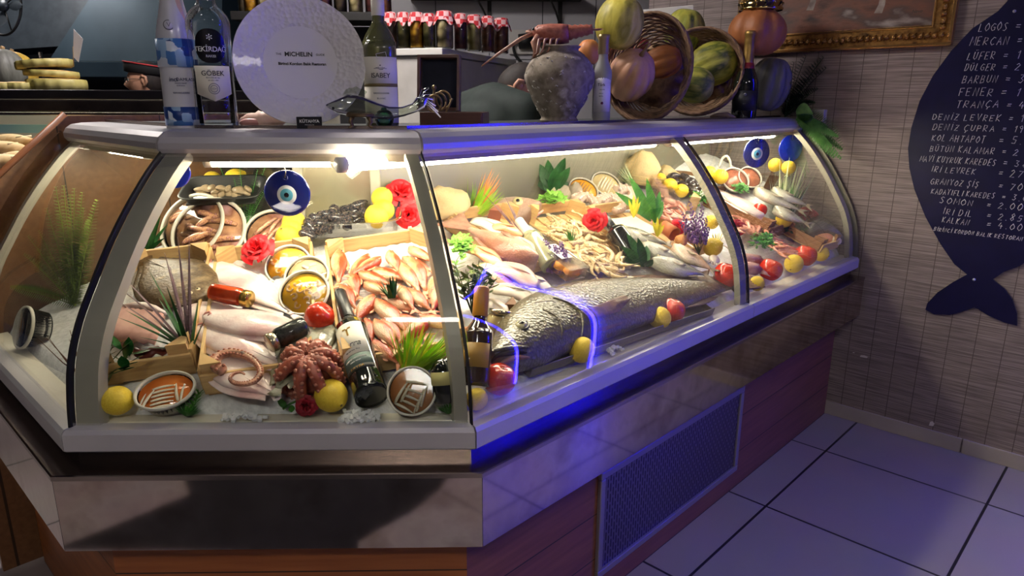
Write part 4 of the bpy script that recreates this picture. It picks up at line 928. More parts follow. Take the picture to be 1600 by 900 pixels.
t = thing('wine_bottle', 'dark red wine bottle with a cream terra label lying in front of the mullets', 'bottle', M_)
MB().lathe(smooth_prof(bottle_prof(rb, hb, .0135, hb*.30, .12), 2), 28).obj('bottle', DGL, t); MB().lathe([(.0147, hb*.72), (.0155, hb*.73), (.0155, hb*.985), (.013, hb+.001), (0, hb+.001)], 20).obj('capsule', CAPB, t)
band(rb, hb*.30, hb*.585, -1.05, 1.05).obj('label', LAB, t); band(rb, hb*.20, hb*.295, -1.05, 1.05).obj('lower_label', LGR, t); band(rb+.0004, hb*.165, hb*.198, -1.0, 1.0).obj('foot_label', INK, t)
lettering([('terra', .0235, 0, hb*.385, dict(shear=.25))], INK, t, wrap=rb+.0008); lettering([('T', .034, 0, hb*.50)], GINK, t, wrap=rb+.0008, bold=.0006)
lettering([('CABERNET - SAUVIGNON', .0048, 0, hb*.262), ('SHIRAZ  MERLOT', .0036, 0, hb*.235)], WINK, t, wrap=rb+.0008); lettering([('KAYRA', .009, 0, hb*.182, dict(spacing=1.3))], GINK, t, wrap=rb+.0014); lettering([('dry red wine  75 cl', .0045, 0, hb*.33)], INK, t, wrap=rb+.0008)
def lying_bottle(base, top, lb, lt, lab, r, glass, cap, sec='R', neck=.0135, label=None, nh=.30, capf=.72):
    a = deck(*base, lb, sec); b = deck(*top, lt, sec); z = (b-a).normalized(); yv = -((-FW)-z*(-FW).dot(z)).normalized(); xv = yv.cross(z); h = (b-a).length
    M_ = Matrix(((xv.x, yv.x, z.x, a.x), (xv.y, yv.y, z.y, a.y), (xv.z, yv.z, z.z, a.z), (0, 0, 0, 1)))
    t = thing('wine_bottle', lab, 'bottle', M_); MB().lathe(smooth_prof(bottle_prof(r, h, neck, h*nh, .12), 2), 24).obj('bottle', glass, t)
    MB().lathe([(neck*1.12, h*capf), (neck*1.18, h*(capf+.01)), (neck*1.18, h*.985), (neck, h+.001), (0, h+.001)], 18).obj('capsule', cap, t)
    if label: band(r, h*.2, h*.5, -1.1, 1.1).obj('label', label, t)
    return t
a = deck(742, 604, .03, 'R'); d = (a-CAM).dot(FW); b = at_depth(753, 449, d+.05); z = (b-a).normalized(); h = (b-a).length
M_ = frame(a, RT, z); t = thing('wine_bottle', 'brown wine bottle with an orange capsule standing left of the big fish head', 'bottle', M_)
MB().lathe(smooth_prof(bottle_prof(.034, h, .0145, h*.36, .12), 2), 24).obj('bottle', mat('brown_bottle_glass', (.035, .018, .008), rough=.07, coat=.6), t)
MB().lathe([(.0165, h*.70), (.0185, h*.71), (.0185, h*.985), (.016, h+.001), (0, h+.001)], 20).obj('capsule', mat('orange_capsule', [srgb(196, 134, 40), srgb(150, 96, 60)], rough=.35, scale=8), t)
band(.034, h*.18, h*.42, -1.2, 1.0).obj('label', mat('ochre_label', [srgb(150, 110, 40), srgb(176, 140, 66)], rough=.5, scale=9), t)
lying_bottle((862, 416), (810, 344), .05, .11, 'clear wine bottle with a white capsule among the fillets', .034, mat('pale_green_glass', [srgb(176, 176, 136), srgb(200, 200, 164)], rough=.12, coat=.5, trans=.2), mat('white_capsule', srgb(226, 224, 214), rough=.35), capf=.70)
lying_bottle((992, 404), (943, 336), .05, .12, 'dark green wine bottle with a gold top between rose and sea bream', .036, DGL, CAPB, capf=.72)
p = deck(698, 628, .02, 'F'); q = at_depth(692, 560, (p-CAM).dot(FW)); h = (q-p).length
t = thing('wine_bottle', 'short dark bottle with yellowed label behind the small green bush', 'bottle', frame(p, RT, q-p)); MB().lathe([(.028, 0), (.032, .006), (.032, h*.75), (.02, h*.95), (.012, h)], 20).obj('bottle', DGL, t); band(.032, h*.42, h*.72, -1.1, 1.1).obj('label', mat('yellowed_label', srgb(196, 186, 120), rough=.6), t)
# ------------------------------------------------------------------ lemons, tomatoes, roses
for px, py, r, lab, tip in [(332, 281, 14, 'lemon at the back left touching the small clams', (0, 0)), (368, 280, 17, 'larger lemon behind the fern grass', (0, 0)), (285, 320, 13, 'lemon directly above the half hidden lidded tub', (0, 0)), (315, 318, 13, 'lemon just behind the rim of the front lidded tub', (0, 0)), (335, 318, 10, 'small lemon at the foot of the fern grass', (0, 0))]: lemon(px, py, r, lab, tip, .0)
lemon(459, 347, 18, 'uppermost of the three stacked lemons under the blue amulet', (0, 0), .06); lemon(456, 358, 18, 'middle lemon of the stack under the blue amulet', (0, 0), .05); lemon(450, 371, 20, 'lowest lemon of the stack beside the red rose', (-.1, -.3), .04)
lemon(588, 339, 19, 'front lemon in the clear mussel tray', (-.3, -.6), .06); lemon(599, 328, 17, 'middle lemon in the clear mussel tray', (0, 0), .07); lemon(597, 309, 17, 'back lemon in the clear mussel tray, next to two roses', (.4, -.5), .09)
lemon(174, 638, 24, 'big smooth lemon in the front left corner', (-1, -.2)); lemon(513, 634, 27, 'big lemon with a visible stem end beside the dark red rose', (.5, .3)); lemon(752, 629, 18, 'lemon right behind the corner seam of the glass', (0, 0))
lemon(922, 556, 21, 'lemon under the gill of the very large fish', (-.5, .5)); lemon(1040, 502, 18, 'lemon beside the tomato at the belly of the very large fish', (.4, .3)); lemon(1114, 386, 15, 'lemon below the purple flowers near the window post', (0, 0), .02); lemon(1112, 347, 11, 'half hidden lemon behind the window post', (0, 0), .05)
lemon(1047, 289, 11, 'lemon in front of the dark mussels', (0, 0), .07); lemon(1065, 298, 11, 'lemon right of its twin at the dark mussels', (0, 0), .06); lemon(1032, 279, 9, 'small lemon behind the pink glass box', (0, 0), .07)
lemon(1108, 271, 12, 'lemon left of the window post seam at the back', (0, 0), .07); lemon(1126, 276, 12, 'lemon beside the brown roe tubs', (0, 0), .07); 
for px, py, lab in [(1211, 258, 'lemon behind the staring eye amulet'), (1232, 262, 'lemon under the plain blue amulet')]:
    q = at_plane(px, py, rpt(2.30, 0, 0), ALO['R']); once(FR, 'lemon', make_lemon, T(*q) @ R(70, 'X') @ S(11*mpp(q)), lab)
ris = at_plane(1221, 268, rpt(2.30, 0, 0), ALO['R']); rs_ = sdist(ris)['R']; zf = Z0+KD*(rs_-.05-S0); t = thing('clear_riser', 'clear plastic riser box carrying two lemons at the right end', 'display stand', frame(V((*rpt(2.30, rs_, 0).xy, zf)), ALO['R'], V((0, 0, 1)))); hh_ = ris.z-.012-zf; RM = thin('riser_plastic', (.95, .95, .94), ior=1.3, gmul=.8)
MB().box((0, 0, hh_), (.16, .13, .004), bev=.001).obj('top', RM, t)
for sx in (-1, 1): MB().box((sx*.078, 0, hh_/2), (.004, .13, hh_-.004)).obj('side', RM, t)

lemon(1225, 343, 13, 'lemon in front of the bream near the end', (0, 0), .05); lemon(1244, 414, 15, 'lemon between the two tomatoes at the right end', (-.4, .4)); lemon(1285, 397, 13, 'rightmost lemon at the end of the counter', (.3, .2)); lemon(1183, 443, 12, 'lemon tucked behind the tail of the very large fish', (0, 0))
tomato(499, 495, 23, 'tomato between the jar of black roe and the wine bottle', (.6, -.5), .05); tomato(797, 606, 26, 'large tomato under the chin of the very large fish', (.2, -.5)); tomato(1060, 491, 20, 'tomato behind the lemon at the belly of the very large fish', (.3, -.7))
tomato(1211, 425, 18, 'bright tomato left of the end lemons', (.3, -.7)); tomato(1264, 402, 17, 'tomato between the two end lemons', (.2, -.7)); tomato(1187, 328, 11, 'small tomato under the whole bream', (.2, -.7), .05); tomato(1135, 430, 20, 'pale orange tomato hidden behind the tail of the big fish', (.2, -.7), .02)
rose(401, 389, 25, 'wide open red rose beside the first shrimp tub', 'red', (-.1, -.4), .11); rose(626, 300, 25, 'upper red rose beside the mussel tray lemons', 'red', (.2, -.5), .13); rose(639, 335, 21, 'lower red rose beside the mussel tray lemons', 'red', (.1, .1), .10); rose(475, 643, 17, 'dark red rose at the front next to the big lemon', 'dark', (0, .1), .03)
rose(928, 345, 19, 'red rose left of the dark green bottle', 'red', (-.2, .1), .10); rose(1058, 355, 13, 'red rose behind the purple flowers', 'red', (0, -.2), .08); rose(1262, 338, 16, 'deep red rose at the foot of the pale grass', 'dark', (0, -.3), .085); rose(1152, 356, 13, 'red rose just right of the window post', 'dark', (0, -.1), .05)
M_, L = lay((438, 650), (466, 640), .02, 'F'); mb = MB(); mb.tube([(0, 0, 0), (L*.5, .003, .006), (L, 0, .01)], .0025, 6); mb.blade((L*.2, 0, 0), (-.3, 1, .4), .035, .016, .2, shape=1); mb.blade((L*.5, 0, .004), (-.2, -1, .3), .03, .014, .2, shape=1); tag(mb.obj('cut_flower_stem', leafmat('rose_green', 0, 0), None, M_), 'cut green stem left of the dark red rose', 'stem')
# ------------------------------------------------------------------ mussels and clams
MUSH = mat('mussel_shell', [srgb(22, 24, 30), srgb(52, 52, 58), srgb(110, 92, 80)], rough=.22, scale=14, coat=.4); CLM = mat('clam_shell', [srgb(120, 100, 76), srgb(166, 146, 116), srgb(86, 70, 54)], rough=.4, scale=20)
def shell_mesh(m, w=.5, nm='mussel'):
    def half(sg):
        vs, fs = [], []; nu, nv = 12, 6
        for v in range(nv+1):
            for u in range(nu): a = 2*PI*u/nu; r = v/nv; x = math.cos(a)*r; y = math.sin(a)*r*w*(1-.45*x); z = sg*.26*math.sqrt(max(0, 1-r*r))*(1-.3*x); vs.append((x*.5, y*.5, z))
        for v in range(nv):
            for u in range(nu): u2 = (u+1) % nu; fs.append((v*nu+u, v*nu+u2, (v+1)*nu+u2, (v+1)*nu+u))
        return vs, fs
    mb = MB(); mb.add(*half(1)); mb.add(*half(-1)); return mb.mesh(nm, m)
MSM, CLSM = shell_mesh(MUSH), shell_mesh(CLM, .85, 'clam')
def heap(me, name, pts, sz, lab, cat, group, sec, seed, lf=.05, jit=4, n=1):
    rr = random.Random(seed)
    for x, y in pts:
        p = deck(x+rr.uniform(-jit, jit), y+rr.uniform(-jit*.6, jit*.6), lf+rr.uniform(0, .02), sec)
        one(name, me, frame(p, RT, nrm(sec)) @ R(rr.uniform(0, 360), 'Z') @ R(rr.uniform(-50, 50), 'X') @ R(rr.uniform(-30, 30), 'Y') @ S(sz*rr.uniform(.85, 1.15)), lab, cat, group)
def tray(lab, c, u, w, l, h, sec, m, lift=.01, name='clear_tray'):
    p = deck(*c, lift, sec); q = deck(*u, lift, sec); M_ = frame(p, q-p, nrm(sec)); t = thing(name, lab, 'tray', M_)
    MB().box((0, 0, .002), (l, w, .004), bev=.001).obj('bottom', m, t)
    mb = MB(); n = 32; vs = []
    def rr(k, ext): 
        a = 2*PI*k/n; c_, s_ = math.cos(a), math.sin(a); e = .35
        return (math.copysign(abs(c_)**e, c_)*(l/2+ext), math.copysign(abs(s_)**e, s_)*(w/2+ext))
    for ext, z in ((0, .0), (.012, h), (.02, h+.002), (.02, h-.001), (.010, h-.002), (-.002, .002)):
        for k in range(n): x, y = rr(k, ext); vs.append((x, y, z))
    mb.add(vs, [(i*n+k, i*n+(k+1) % n, (i+1)*n+(k+1) % n, (i+1)*n+k) for i in range(5) for k in range(n)]); mb.obj('rim', m, t); return t
TRAYM = thin('tray_plastic', (.97, .97, .96), ior=1.35, rough=.08, gmul=.7)
tray('clear plastic tray of mussels and lemons at the back of the front window', (545, 352), (612, 338), .15, .30, .06, 'F', TRAYM, .03)
heap(MSM, 'mussel', [(478+i*8.5, 366-i*2.6-j*9) for i in range(11) for j in range(3)], .058, 'black mussel heaped in the clear tray', 'mussel', 'mussels in the clear tray', 'F', 5, .07)
tray('shallow dark tray of clams at the back left', (352, 306), (400, 300), .11, .20, .03, 'F', mat('dark_tray', (.03, .03, .03), rough=.4), .02, 'dark_tray')
heap(CLSM, 'clam', [(312+i*9, 312-j*8) for i in range(9) for j in range(3)], .034, 'brown clam in the dark tray behind the fern grass', 'clam', 'clams at the back left', 'F', 6, .05)
tray('brown tray of mussels behind the two lemons', (1068, 290), (1110, 276), .16, .24, .03, 'R', mat('brown_tray', srgb(110, 78, 46), rough=.4), .02, 'brown_tray')
heap(MSM, 'mussel', [(1050+i*8, 274+i*2+j*8) for i in range(7) for j in range(3)], .06, 'black mussel in the brown tray', 'mussel', 'mussels in the brown tray', 'R', 8, .07)
# ------------------------------------------------------------------ prawns
PRW = mat('prawn_shell', [srgb(190, 152, 104), srgb(224, 200, 152), srgb(160, 116, 78)], rough=.28, scale=9, coat=.3); PRK = mat('langoustine_shell', [srgb(206, 128, 104), srgb(228, 164, 140), srgb(180, 96, 76)], rough=.3, scale=24, coat=.3)
def make_prawn(m, key):
    t = thing('prawn', 'p', 'prawn'); mb = MB(); pts = []; rr = []
    for i in range(15):
        f = i/14; a = math.radians(-10+135*max(0, f-.3)/.7); pts.append((-.5+.55*min(f, .3)/.3+.42*math.sin(a)*(f > .3), .36*(1-math.cos(a))*(f > .3), 0)); rr.append(.105*(.55+1.5*f if f < .3 else 1.0-.72*(f-.3)/.7)*(1.06 if i % 2 else .94))
    mb.tube(pts, rr, 10); mb.obj('body', m, t); e = V(pts[-1])
    f = MB()
    for k in (-1, 0, 1): f.blade(e, (-.1+.25*k, 1, .1*k), .2, .09, .1, seg=3, shape=1)
    f.obj('tail_fan', m, t); l = MB()
    for i in range(5): x = -.1+i*.07; l.tube([(x, .05, .03), (x+.02, .17, .07), (x-.03, .25, .03)], [.012, .01, .004], 5)
    l.obj('legs', m, t); a = MB()
    for k in (-1, 1): a.tube([(-.48, .02*k, .02), (-.75, .12*k, .10), (-1.0, .34*k, .06)], [.01, .006, .003], 5)
    a.obj('antennae', m, t); MB().ball((-.42, -.05, .06), .02, 6).obj('eye', EYEB, t); return t
def prawns(pts, key, m, sz, lab, group, sec, seed, lf=.06):
    rr = random.Random(seed)
    for i, (x, y, *a) in enumerate(pts):
        p = deck(x, y, lf+rr.uniform(0, .018), sec); M_ = frame(p, ALO[sec], nrm(sec)) @ R(a[0] if a else rr.uniform(0, 360), 'Z') @ R(rr.uniform(-25, 25), 'X') @ S(sz*rr.uniform(.85, 1.15))
        once(FR, key, lambda: make_prawn(m, key), M_, lab, group)
rr = random.Random(21)
prawns([(838+i*10+rr.uniform(-3, 3)-j*0, 350+j*10+rr.uniform(-2, 2)+i*.3) for j in range(7) for i in range(3+j//2, 9+j//2)], 'prawn', PRW, .10, 'pale raw prawn heaped in the crate behind the very large fish', 'pale prawns in the crate', 'R', 3, .05)
prawns([(938+i*9, 398+i*2+j*10) for i in range(4) for j in range(3)], 'prawn', PRW, .10, 'pale raw prawn spilling forward below the dark green bottle', 'pale prawns by the bottle', 'R', 4, .05)
prawns([(1150+i*9, 350+j*8) for i in range(7) for j in range(2)]+[(1208+i*9, 374+i*6+j*7, 150) for i in range(4) for j in range(2)], 'langoustine', PRK, .10, 'pink prawn in the heap between the two parsley bunches', 'pink prawns near the end', 'R', 9, .05)
prawns([(1036+i*8, 322+j*9) for i in range(5) for j in range(3)], 'langoustine', PRK, .08, 'pink prawn behind the rose and purple flowers', 'pink prawns behind the flowers', 'R', 10, .06)
# ------------------------------------------------------------------ fish and fillets of the long window
SNAP = fishmat('snapper_skin', srgb(176, 120, 96), srgb(214, 176, 148), srgb(236, 214, 190), .14, sc_=170, rough=.28, nz=.25, nscale=(9, 30, 20), bump=.5, spec=.6); SNF = mat('snapper_fin', [srgb(150, 100, 80), srgb(190, 146, 120)], rough=.4, scale=40)
M_, L = lay((838, 412), (700, 340), .075, 'R'); make_fish('red_snapper', 'big pinkish red fish with its fan tail toward the corner post', 'fish', L, .13, .08, SNAP, SNF, ped=.76, fork=.12, tailw=1.35, eye=(.09, .1, .02), pect=(.3, -.1, .14)).matrix_world = M_
FILP = mat('pink_fillet', [srgb(232, 186, 160), srgb(244, 214, 194), srgb(224, 162, 134)], rough=.3, scale=14, stretch=(1, 3, 1), coat=.25); FILW = mat('white_fillet', [srgb(226, 206, 180), srgb(240, 226, 206)], rough=.3, scale=14, stretch=(1, 3, 1), coat=.25); FILO = mat('orange_fillet', [srgb(236, 150, 100), srgb(244, 184, 142)], rough=.3, scale=12, stretch=(1, 4, 1), coat=.25)
def fillet(a, b, w, lf, lab, m, sec='R', name='fish_fillet'):
    M_, L = lay(a, b, lf, sec); mb = MB(); n = 14; vs = []; seg = 12
    for i in range(n+1):
        t = i/n; hw = w/2*min(1, (math.sin(PI*(.08+.84*t))**.5)); th = .012*min(1, math.sin(PI*(.06+.88*t))**.5)
        for k in range(seg): an = 2*PI*k/seg; vs.append((L*t, hw*math.cos(an)+.006*math.sin(5*t), th*math.sin(an)+.010*math.sin(PI*t)+.002*math.sin(9*t+2*math.cos(an))))
    mb.add(vs, [(i*seg+k, i*seg+(k+1) % seg, (i+1)*seg+(k+1) % seg, (i+1)*seg+k) for i in range(n) for k in range(seg)]+[tuple(range(seg-1, -1, -1)), tuple(n*seg+k for k in range(seg))])
    t = thing(name, lab, 'fish piece', M_); mb.obj('flesh', m, t)
    s = MB(); s.tube([(L*(.08+.84*i/10), .004*math.sin(i), .024*math.sin(PI*(.1+.8*i/10))) for i in range(11)], [.001+.0022*math.sin(PI*i/10) for i in range(11)], 6); s.obj('seam', m, t); return t
fillet((728, 388), (786, 416), .075, .07, 'orange pink fillet behind the olive leaf bush', FILO); fillet((772, 416), (842, 444), .10, .08, 'wide pink fillet above the head of the very large fish', FILP); fillet((748, 414), (800, 446), .07, .06, 'narrow pink fillet between bush and wide fillet', FILP)
fillet((770, 452), (836, 468), .08, .055, 'whitish fillet lowest behind the big fish head', FILW); fillet((812, 440), (862, 452), .07, .06, 'whitish fillet touching the back of the big fish', FILW); fillet((738, 344), (800, 372), .09, .07, 'pale fillet behind the pinkish red fish', FILW); fillet((768, 356), (815, 366), .05, .085, 'small orange fillet beside the white capped bottle', FILO)
fillet((800, 372), (836, 400), .06, .075, 'pale fillet left of the white capped bottle', FILP); fillet((756, 470), (792, 500), .07, .05, 'pale fillet over the dark block by the jar of clams', FILW)
BRE = fishmat('bream_skin', srgb(84, 84, 72), srgb(150, 146, 128), srgb(206, 202, 184), .10, sc_=200, rough=.25, nz=.2, nscale=(8, 26, 20), bump=.4, spec=.8); BRF = mat('bream_fin', [srgb(120, 104, 84), srgb(166, 150, 126)], rough=.4, scale=30)
BRP = fishmat('pink_bream_skin', srgb(196, 136, 110), srgb(226, 182, 154), srgb(238, 216, 196), .09, sc_=200, rough=.28, nz=.2, nscale=(8, 26, 20), bump=.4, spec=.7)
DUL = mat('dull_silver', [srgb(176, 172, 158), srgb(214, 210, 196)], rough=.25, scale=9, coat=.3)
def bream(a, b, lf, lab, H=.105, m=BRE, sec='R', tilt=0):
    M_, L = lay(a, b, lf, sec); make_fish('sea_bream', lab, 'fish', L, H, .05, m, BRF, ped=.84, fork=.5, dorsal=(.3, .8, .10), anal=(.62, .8, .08), pect=(.3, -.1, .2), eye=(.11, .13, .036), tailw=.9, nx=20, seg=14).matrix_world = M_ @ R(tilt, 'X')
bream((966, 362), (1056, 384), .075, 'dark backed sea bream furthest back beside the dark green bottle', .10); bream((1001, 384), (1082, 412), .075, 'silver sea bream in the middle of the three by the broad leaves', .11); bream((1017, 408), (1116, 432), .07, 'nearest silver sea bream above the dorsal fin of the very large fish', .115)
bream((1050, 386), (1124, 428), .085, 'pink sea bream with its head under the purple flowers', .09, BRP)
bream((1178, 297), (1252, 350), .09, 'silver bream on the left of the far crate, head up', .13, BRE, 'R'); bream((1205, 297), (1258, 342), .095, 'silver bream on the right of the far crate, head up', .13, BRE, 'R'); bream((1208, 326), (1262, 362), .10, 'silver bream in front, over the other two in the far crate', .11, BRE, 'R')
M_, L = lay((1192, 340), (1118, 290), .08, 'R'); make_flat('flatfish', 'long whitish flatfish right of the window post', M_, L, .13, .04, SOLE, mouth=False)
SQ = mat('squid_skin', [srgb(186, 132, 116), srgb(214, 170, 154), srgb(156, 100, 86)], rough=.28, scale=16, coat=.35)
def squid(a, b, lf, r, lab):
    M_, L = lay(a, b, lf, 'R'); t = thing('squid', lab, 'squid', M_); mb = MB(); mb.tube([(L*.62*i/10, 0, 0) for i in range(11)], [r*(.12+.9*math.sin(PI*.5*min(1, i/6))) for i in range(11)], 12); mb.obj('mantle', SQ, t)
    f = MB(); fin(f, [(0, .004, 0), (L*.12, .012, 0), (L*.25, r*.8, 0)], [(L*.02, r*1.0, 0), (L*.12, r*2.1, 0), (L*.24, r*1.2, 0)], .003, .0004); fin(f, [(0, -.004, 0), (L*.12, -.012, 0), (L*.25, -r*.8, 0)], [(L*.02, -r*1.0, 0), (L*.12, -r*2.1, 0), (L*.24, -r*1.2, 0)], .003, .0004); f.obj('fins', SQ, t)
    MB().ball((L*.66, 0, 0), (r*.9, r*.75, r*.7), 12).obj('head', SQ, t)
    for k in range(6): y = (k-2.5)*r*.28; MB().tube([(L*.7, y, 0), (L*.82, y*1.6, .004*math.sin(k)), (L*(.95+.03*(k % 3)), y*2.0, -.003)], [r*.22, r*.16, r*.05], 6).obj('arm', SQ, t)
squid((1150, 402), (1206, 412), .05, .024, 'pinkish squid lying behind the first end tomato'); squid((1152, 416), (1200, 424), .04, .024, 'pinkish squid in front, tip behind the first end tomato')
WSQ = mat('white_squid', [srgb(222, 206, 186), srgb(240, 228, 212)], rough=.3, scale=18, coat=.3)
for px, py, r, lab in [(1116, 406, 11, 'small white cuttlefish under the lemon by the post'), (1129, 416, 9, 'small white cuttlefish nearest the big fish tail'), (1146, 394, 9, 'small white cuttlefish behind the window post')]:
    p, q = rest(px, py, r); t = thing('cuttlefish', lab, 'cuttlefish', frame(p, RT, nrm('R')) @ R(px*7, 'Z')); MB().ball((0, 0, 0), (q*1.25, q*.85, q*.6), 14).obj('mantle', WSQ, t)
    for k in range(5): MB().tube([(q*1.0, (k-2)*q*.2, 0), (q*1.7, (k-2)*q*.34, q*.1), (q*2.0, (k-2)*q*.5+q*.2, 0)], [q*.16, q*.13, q*.05], 6).obj('arm', WSQ, t)
# white sheet, salmon, orange box, pink box, shells, stones, blocks
M_, L = lay((955, 366), (1020, 352), .08, 'R'); mb = MB(); n = 12; vs = [(L*i/n, .14*(j/n-.35), .006*math.sin(3*i/n+2*j/n)) for j in range(n+1) for i in range(n+1)]; vs += [(x, y, z-.002) for x, y, z in vs]; q = n+1; o = q*q
mb.add(vs, [(j*q+i, j*q+i+1, (j+1)*q+i+1, (j+1)*q+i) for j in range(n) for i in range(n)]+[(o+j*q+i, o+(j+1)*q+i, o+(j+1)*q+i+1, o+j*q+i+1) for j in range(n) for i in range(n)]); tag(mb.obj('parchment_sheet', mat('parchment', srgb(232, 222, 196), rough=.5), None, M_), 'cream sheet of paper behind the sea bream', 'paper')
SKIN = mat('salmon_skin', [srgb(36, 38, 40), srgb(66, 66, 68), srgb(120, 120, 118)], rough=.2, scale=10, bump=.3, bscale=150, coat=.4)
p = deck(1294, 362, .05, 'R'); M_ = frame(p, RT, nrm('R')); k = mpp(p); t = thing('salmon_piece', 'thick dark skinned salmon piece in the end crate', 'fish piece', M_)
mb = MB(); vs = []; n = 16
for i, x in enumerate((-.06, .07)):
    for ri in (.075, .045):
        for j in range(n+1): a = math.radians(10+160*j/n); vs.append((ri*1.25*math.cos(a), x, ri*math.sin(a)-.03))
g = n+1; fs = []
for j in range(n): fs += [(j, j+1, 2*g+j+1, 2*g+j), (g+j, 3*g+j, 3*g+j+1, g+j+1), (j, g+j, g+j+1, j+1), (2*g+j, 2*g+j+1, 3*g+j+1, 3*g+j)]
fs += [(0, 2*g, 3*g, g), (n, g+n, 3*g+n, 2*g+n)]; mb.add(vs, fs); mb.obj('skin', SKIN, t)
MB().ball((.0, -.02, -.01), (.05, .06, .036), 16).obj('flesh', FILO, t); MB().ball((.045, -.055, -.008), (.03, .028, .022), 14).obj('fat', WSQ, t)
def box_tub(lab, a, b, w, h, lf, food, m, name='clear_box'):
    M_, L = lay(a, b, lf, 'R'); t = thing(name, lab, 'box', M_); mb = MB()
    for c, d in (((L/2, 0, -h/2), (L, w, .002)), ((L/2, w/2, 0), (L, .002, h)), ((L/2, -w/2, 0), (L, .002, h)), ((0, 0, 0), (.002, w, h)), ((L, 0, 0), (.002, w, h))): mb.box(c, d)
    mb.obj('walls', m, t); MB().box((L/2, 0, h/2+.001), (L+.006, w+.006, .003), bev=.001).obj('lid', m, t)
    for i in range(5): MB().ball((L*(.14+.18*i), w*.08*(-1)**i, -.004), (L*.15, w*.40, h*.46), 12).obj('slice', food, t)
    return t, L
t, L = box_tub('clear box of orange slices behind the lavender sprig', (838, 378), (902, 428), .085, .04, .07, mat('orange_slices', [srgb(236, 128, 40), srgb(248, 176, 80)], rough=.3, scale=20), TRAYM); MB().box((L*.5, 0, .0235), (L*.42, .05, .001)).obj('label', mat('white_label', srgb(240, 236, 230), rough=.4), t)
box_tub('clear box of pink seafood right of the broad leaves', (1020, 272), (1048, 318), .07, .04, .09, mat('pink_slices', [srgb(216, 160, 140), srgb(230, 186, 170)], rough=.3, scale=20), TRAYM)
STN = mat('beige_stone', [srgb(206, 176, 120), srgb(232, 206, 156), srgb(190, 156, 104)], rough=.8, scale=26, bump=.8, bscale=60); STG = mat('grey_stone', [srgb(150, 136, 116), srgb(190, 176, 154)], rough=.8, scale=20, bump=.6, bscale=50)
def stone(px, py, rx, ry, lab, m, seed, lf=0, sec='R', wd=1):
    p = deck(px, py+ry*.9, lf, sec); k = mpp(p); mb = MB(); mb.ball((0, 0, 0), 1, 24); rs = random.Random(seed); o = V((rs.uniform(0, 9), rs.uniform(0, 9), 0))
    mb.v = [tuple(V(v)*(1+.32*noise.noise(V(v)*1.1+o)+.10*noise.noise(V(v)*3.1+o))) for v in mb.v]
    tag(mb.obj('rock', m), lab, 'rock').matrix_world = frame(p, RT, V((0, 0, 1))) @ T(0, 0, ry*k*.85) @ S(rx*k, rx*k*wd, ry*k)
stone(696, 318, 38, 27, 'large beige rock at the back beside the corner post', STN, 1, wd=.7); stone(1002, 262, 27, 27, 'tall beige rock under the long lamp', STN, 2, wd=.6); stone(872, 302, 20, 16, 'round grey stone behind the prawn crate', STG, 3); stone(1040, 276, 22, 16, 'low beige rock right of the tall beige rock', STN, 5, wd=.6); stone(898, 297, 11, 14, 'small stone between the broad leaves and the oval tub', STG, 6)
GRP = fishmat('grouper_skin', srgb(132, 100, 84), srgb(176, 142, 122), srgb(206, 176, 156), .16, sc_=140, rough=.4, nz=.25, nscale=(10, 20, 20))
a = deck(846, 324, .055, 'R'); b = deck(735, 318, .055, 'R'); M_ = frame(a, b-a, (-FW+V((0, 0, .5)))) @ S(1, -1, 1)
t = make_fish('grouper', 'brown grouper at the back of the long window, head to the right', 'fish', .42, .15, .10, GRP, SNF, ped=.85, eye=None, pect=None); t.matrix_world = frame(a, b-a, (-FW+V((0, 0, .5)))) @ T(0, .0, 0)
e = MB().ball((0, 0, 0), (.019, .019, .009), 16).obj('eye', mat('grouper_iris', [srgb(190, 176, 120), srgb(216, 206, 160)], rough=.2, scale=60), t, T(.085, -.022, .046)); MB().ball((0, 0, .0068), (.008, .008, .004), 12).obj('pupil', EYEB, e)
MB().tube([(.004, .03, .03), (.03, .045, .038), (.045, .055, .034)], [.004, .006, .002], 8).obj('lip', PINK, t)
for px, py, s_, lab in [(765, 336, 11, 'reddish brown wooden block behind the fillets'), (788, 480, 11, 'dark wooden block by the jar of clams'), (1073, 315, 10, 'pale wooden block behind the purple flowers'), (1193, 282, 10, 'dark wooden block in front of the brown roe')]:
    sec = 'F' if px < 600 else 'R'; p = deck(px, py+s_, .02, sec); k = mpp(p)*s_; mb = MB().prism([(-k, -k), (k, -k), (k, k)], 0, 2.4*k); tag(mb.obj('wooden_block', mat('red_block', [srgb(140, 82, 56), srgb(166, 104, 74)], rough=.6, scale=9) if px in (765,) else CRD if px in (788, 1193) else CRW), lab, 'wood block').matrix_world = frame(p, RT, nrm(sec)) @ R(20, 'Z')
M_, L = lay((1036, 352), (1054, 366), .07, 'R'); t = thing('terracotta_cup', 'small orange terracotta cup lying by the rose', 'cup', M_ @ R(90, 'Y')); MB().lathe([(.018, 0), (.022, .002), (.028, L), (.024, L), (.018, .004)], 20).obj('cup', mat('terracotta', [srgb(186, 104, 62), srgb(206, 126, 82)], rough=.6, scale=20), t)
p, r_ = rest(1064, 376, 9, .05); mb = MB()
mb.lathe([(0, -1), (.5, -.85), (.9, -.4), (1, 0), (.9, .4), (.5, .85), (0, 1)], 24, None, 0, lambda a, r, z: (r*(1+.05*math.cos(12*a))*math.cos(a), r*(1+.05*math.cos(12*a))*math.sin(a), z)); tag(mb.obj('sea_urchin_shell', mat('urchin', [srgb(196, 120, 60), srgb(226, 170, 110)], rough=.5, scale=4)), 'orange ribbed shell beside the terracotta cup', 'shell').matrix_world = frame(p, RT, nrm('R')) @ S(r_*1.1)
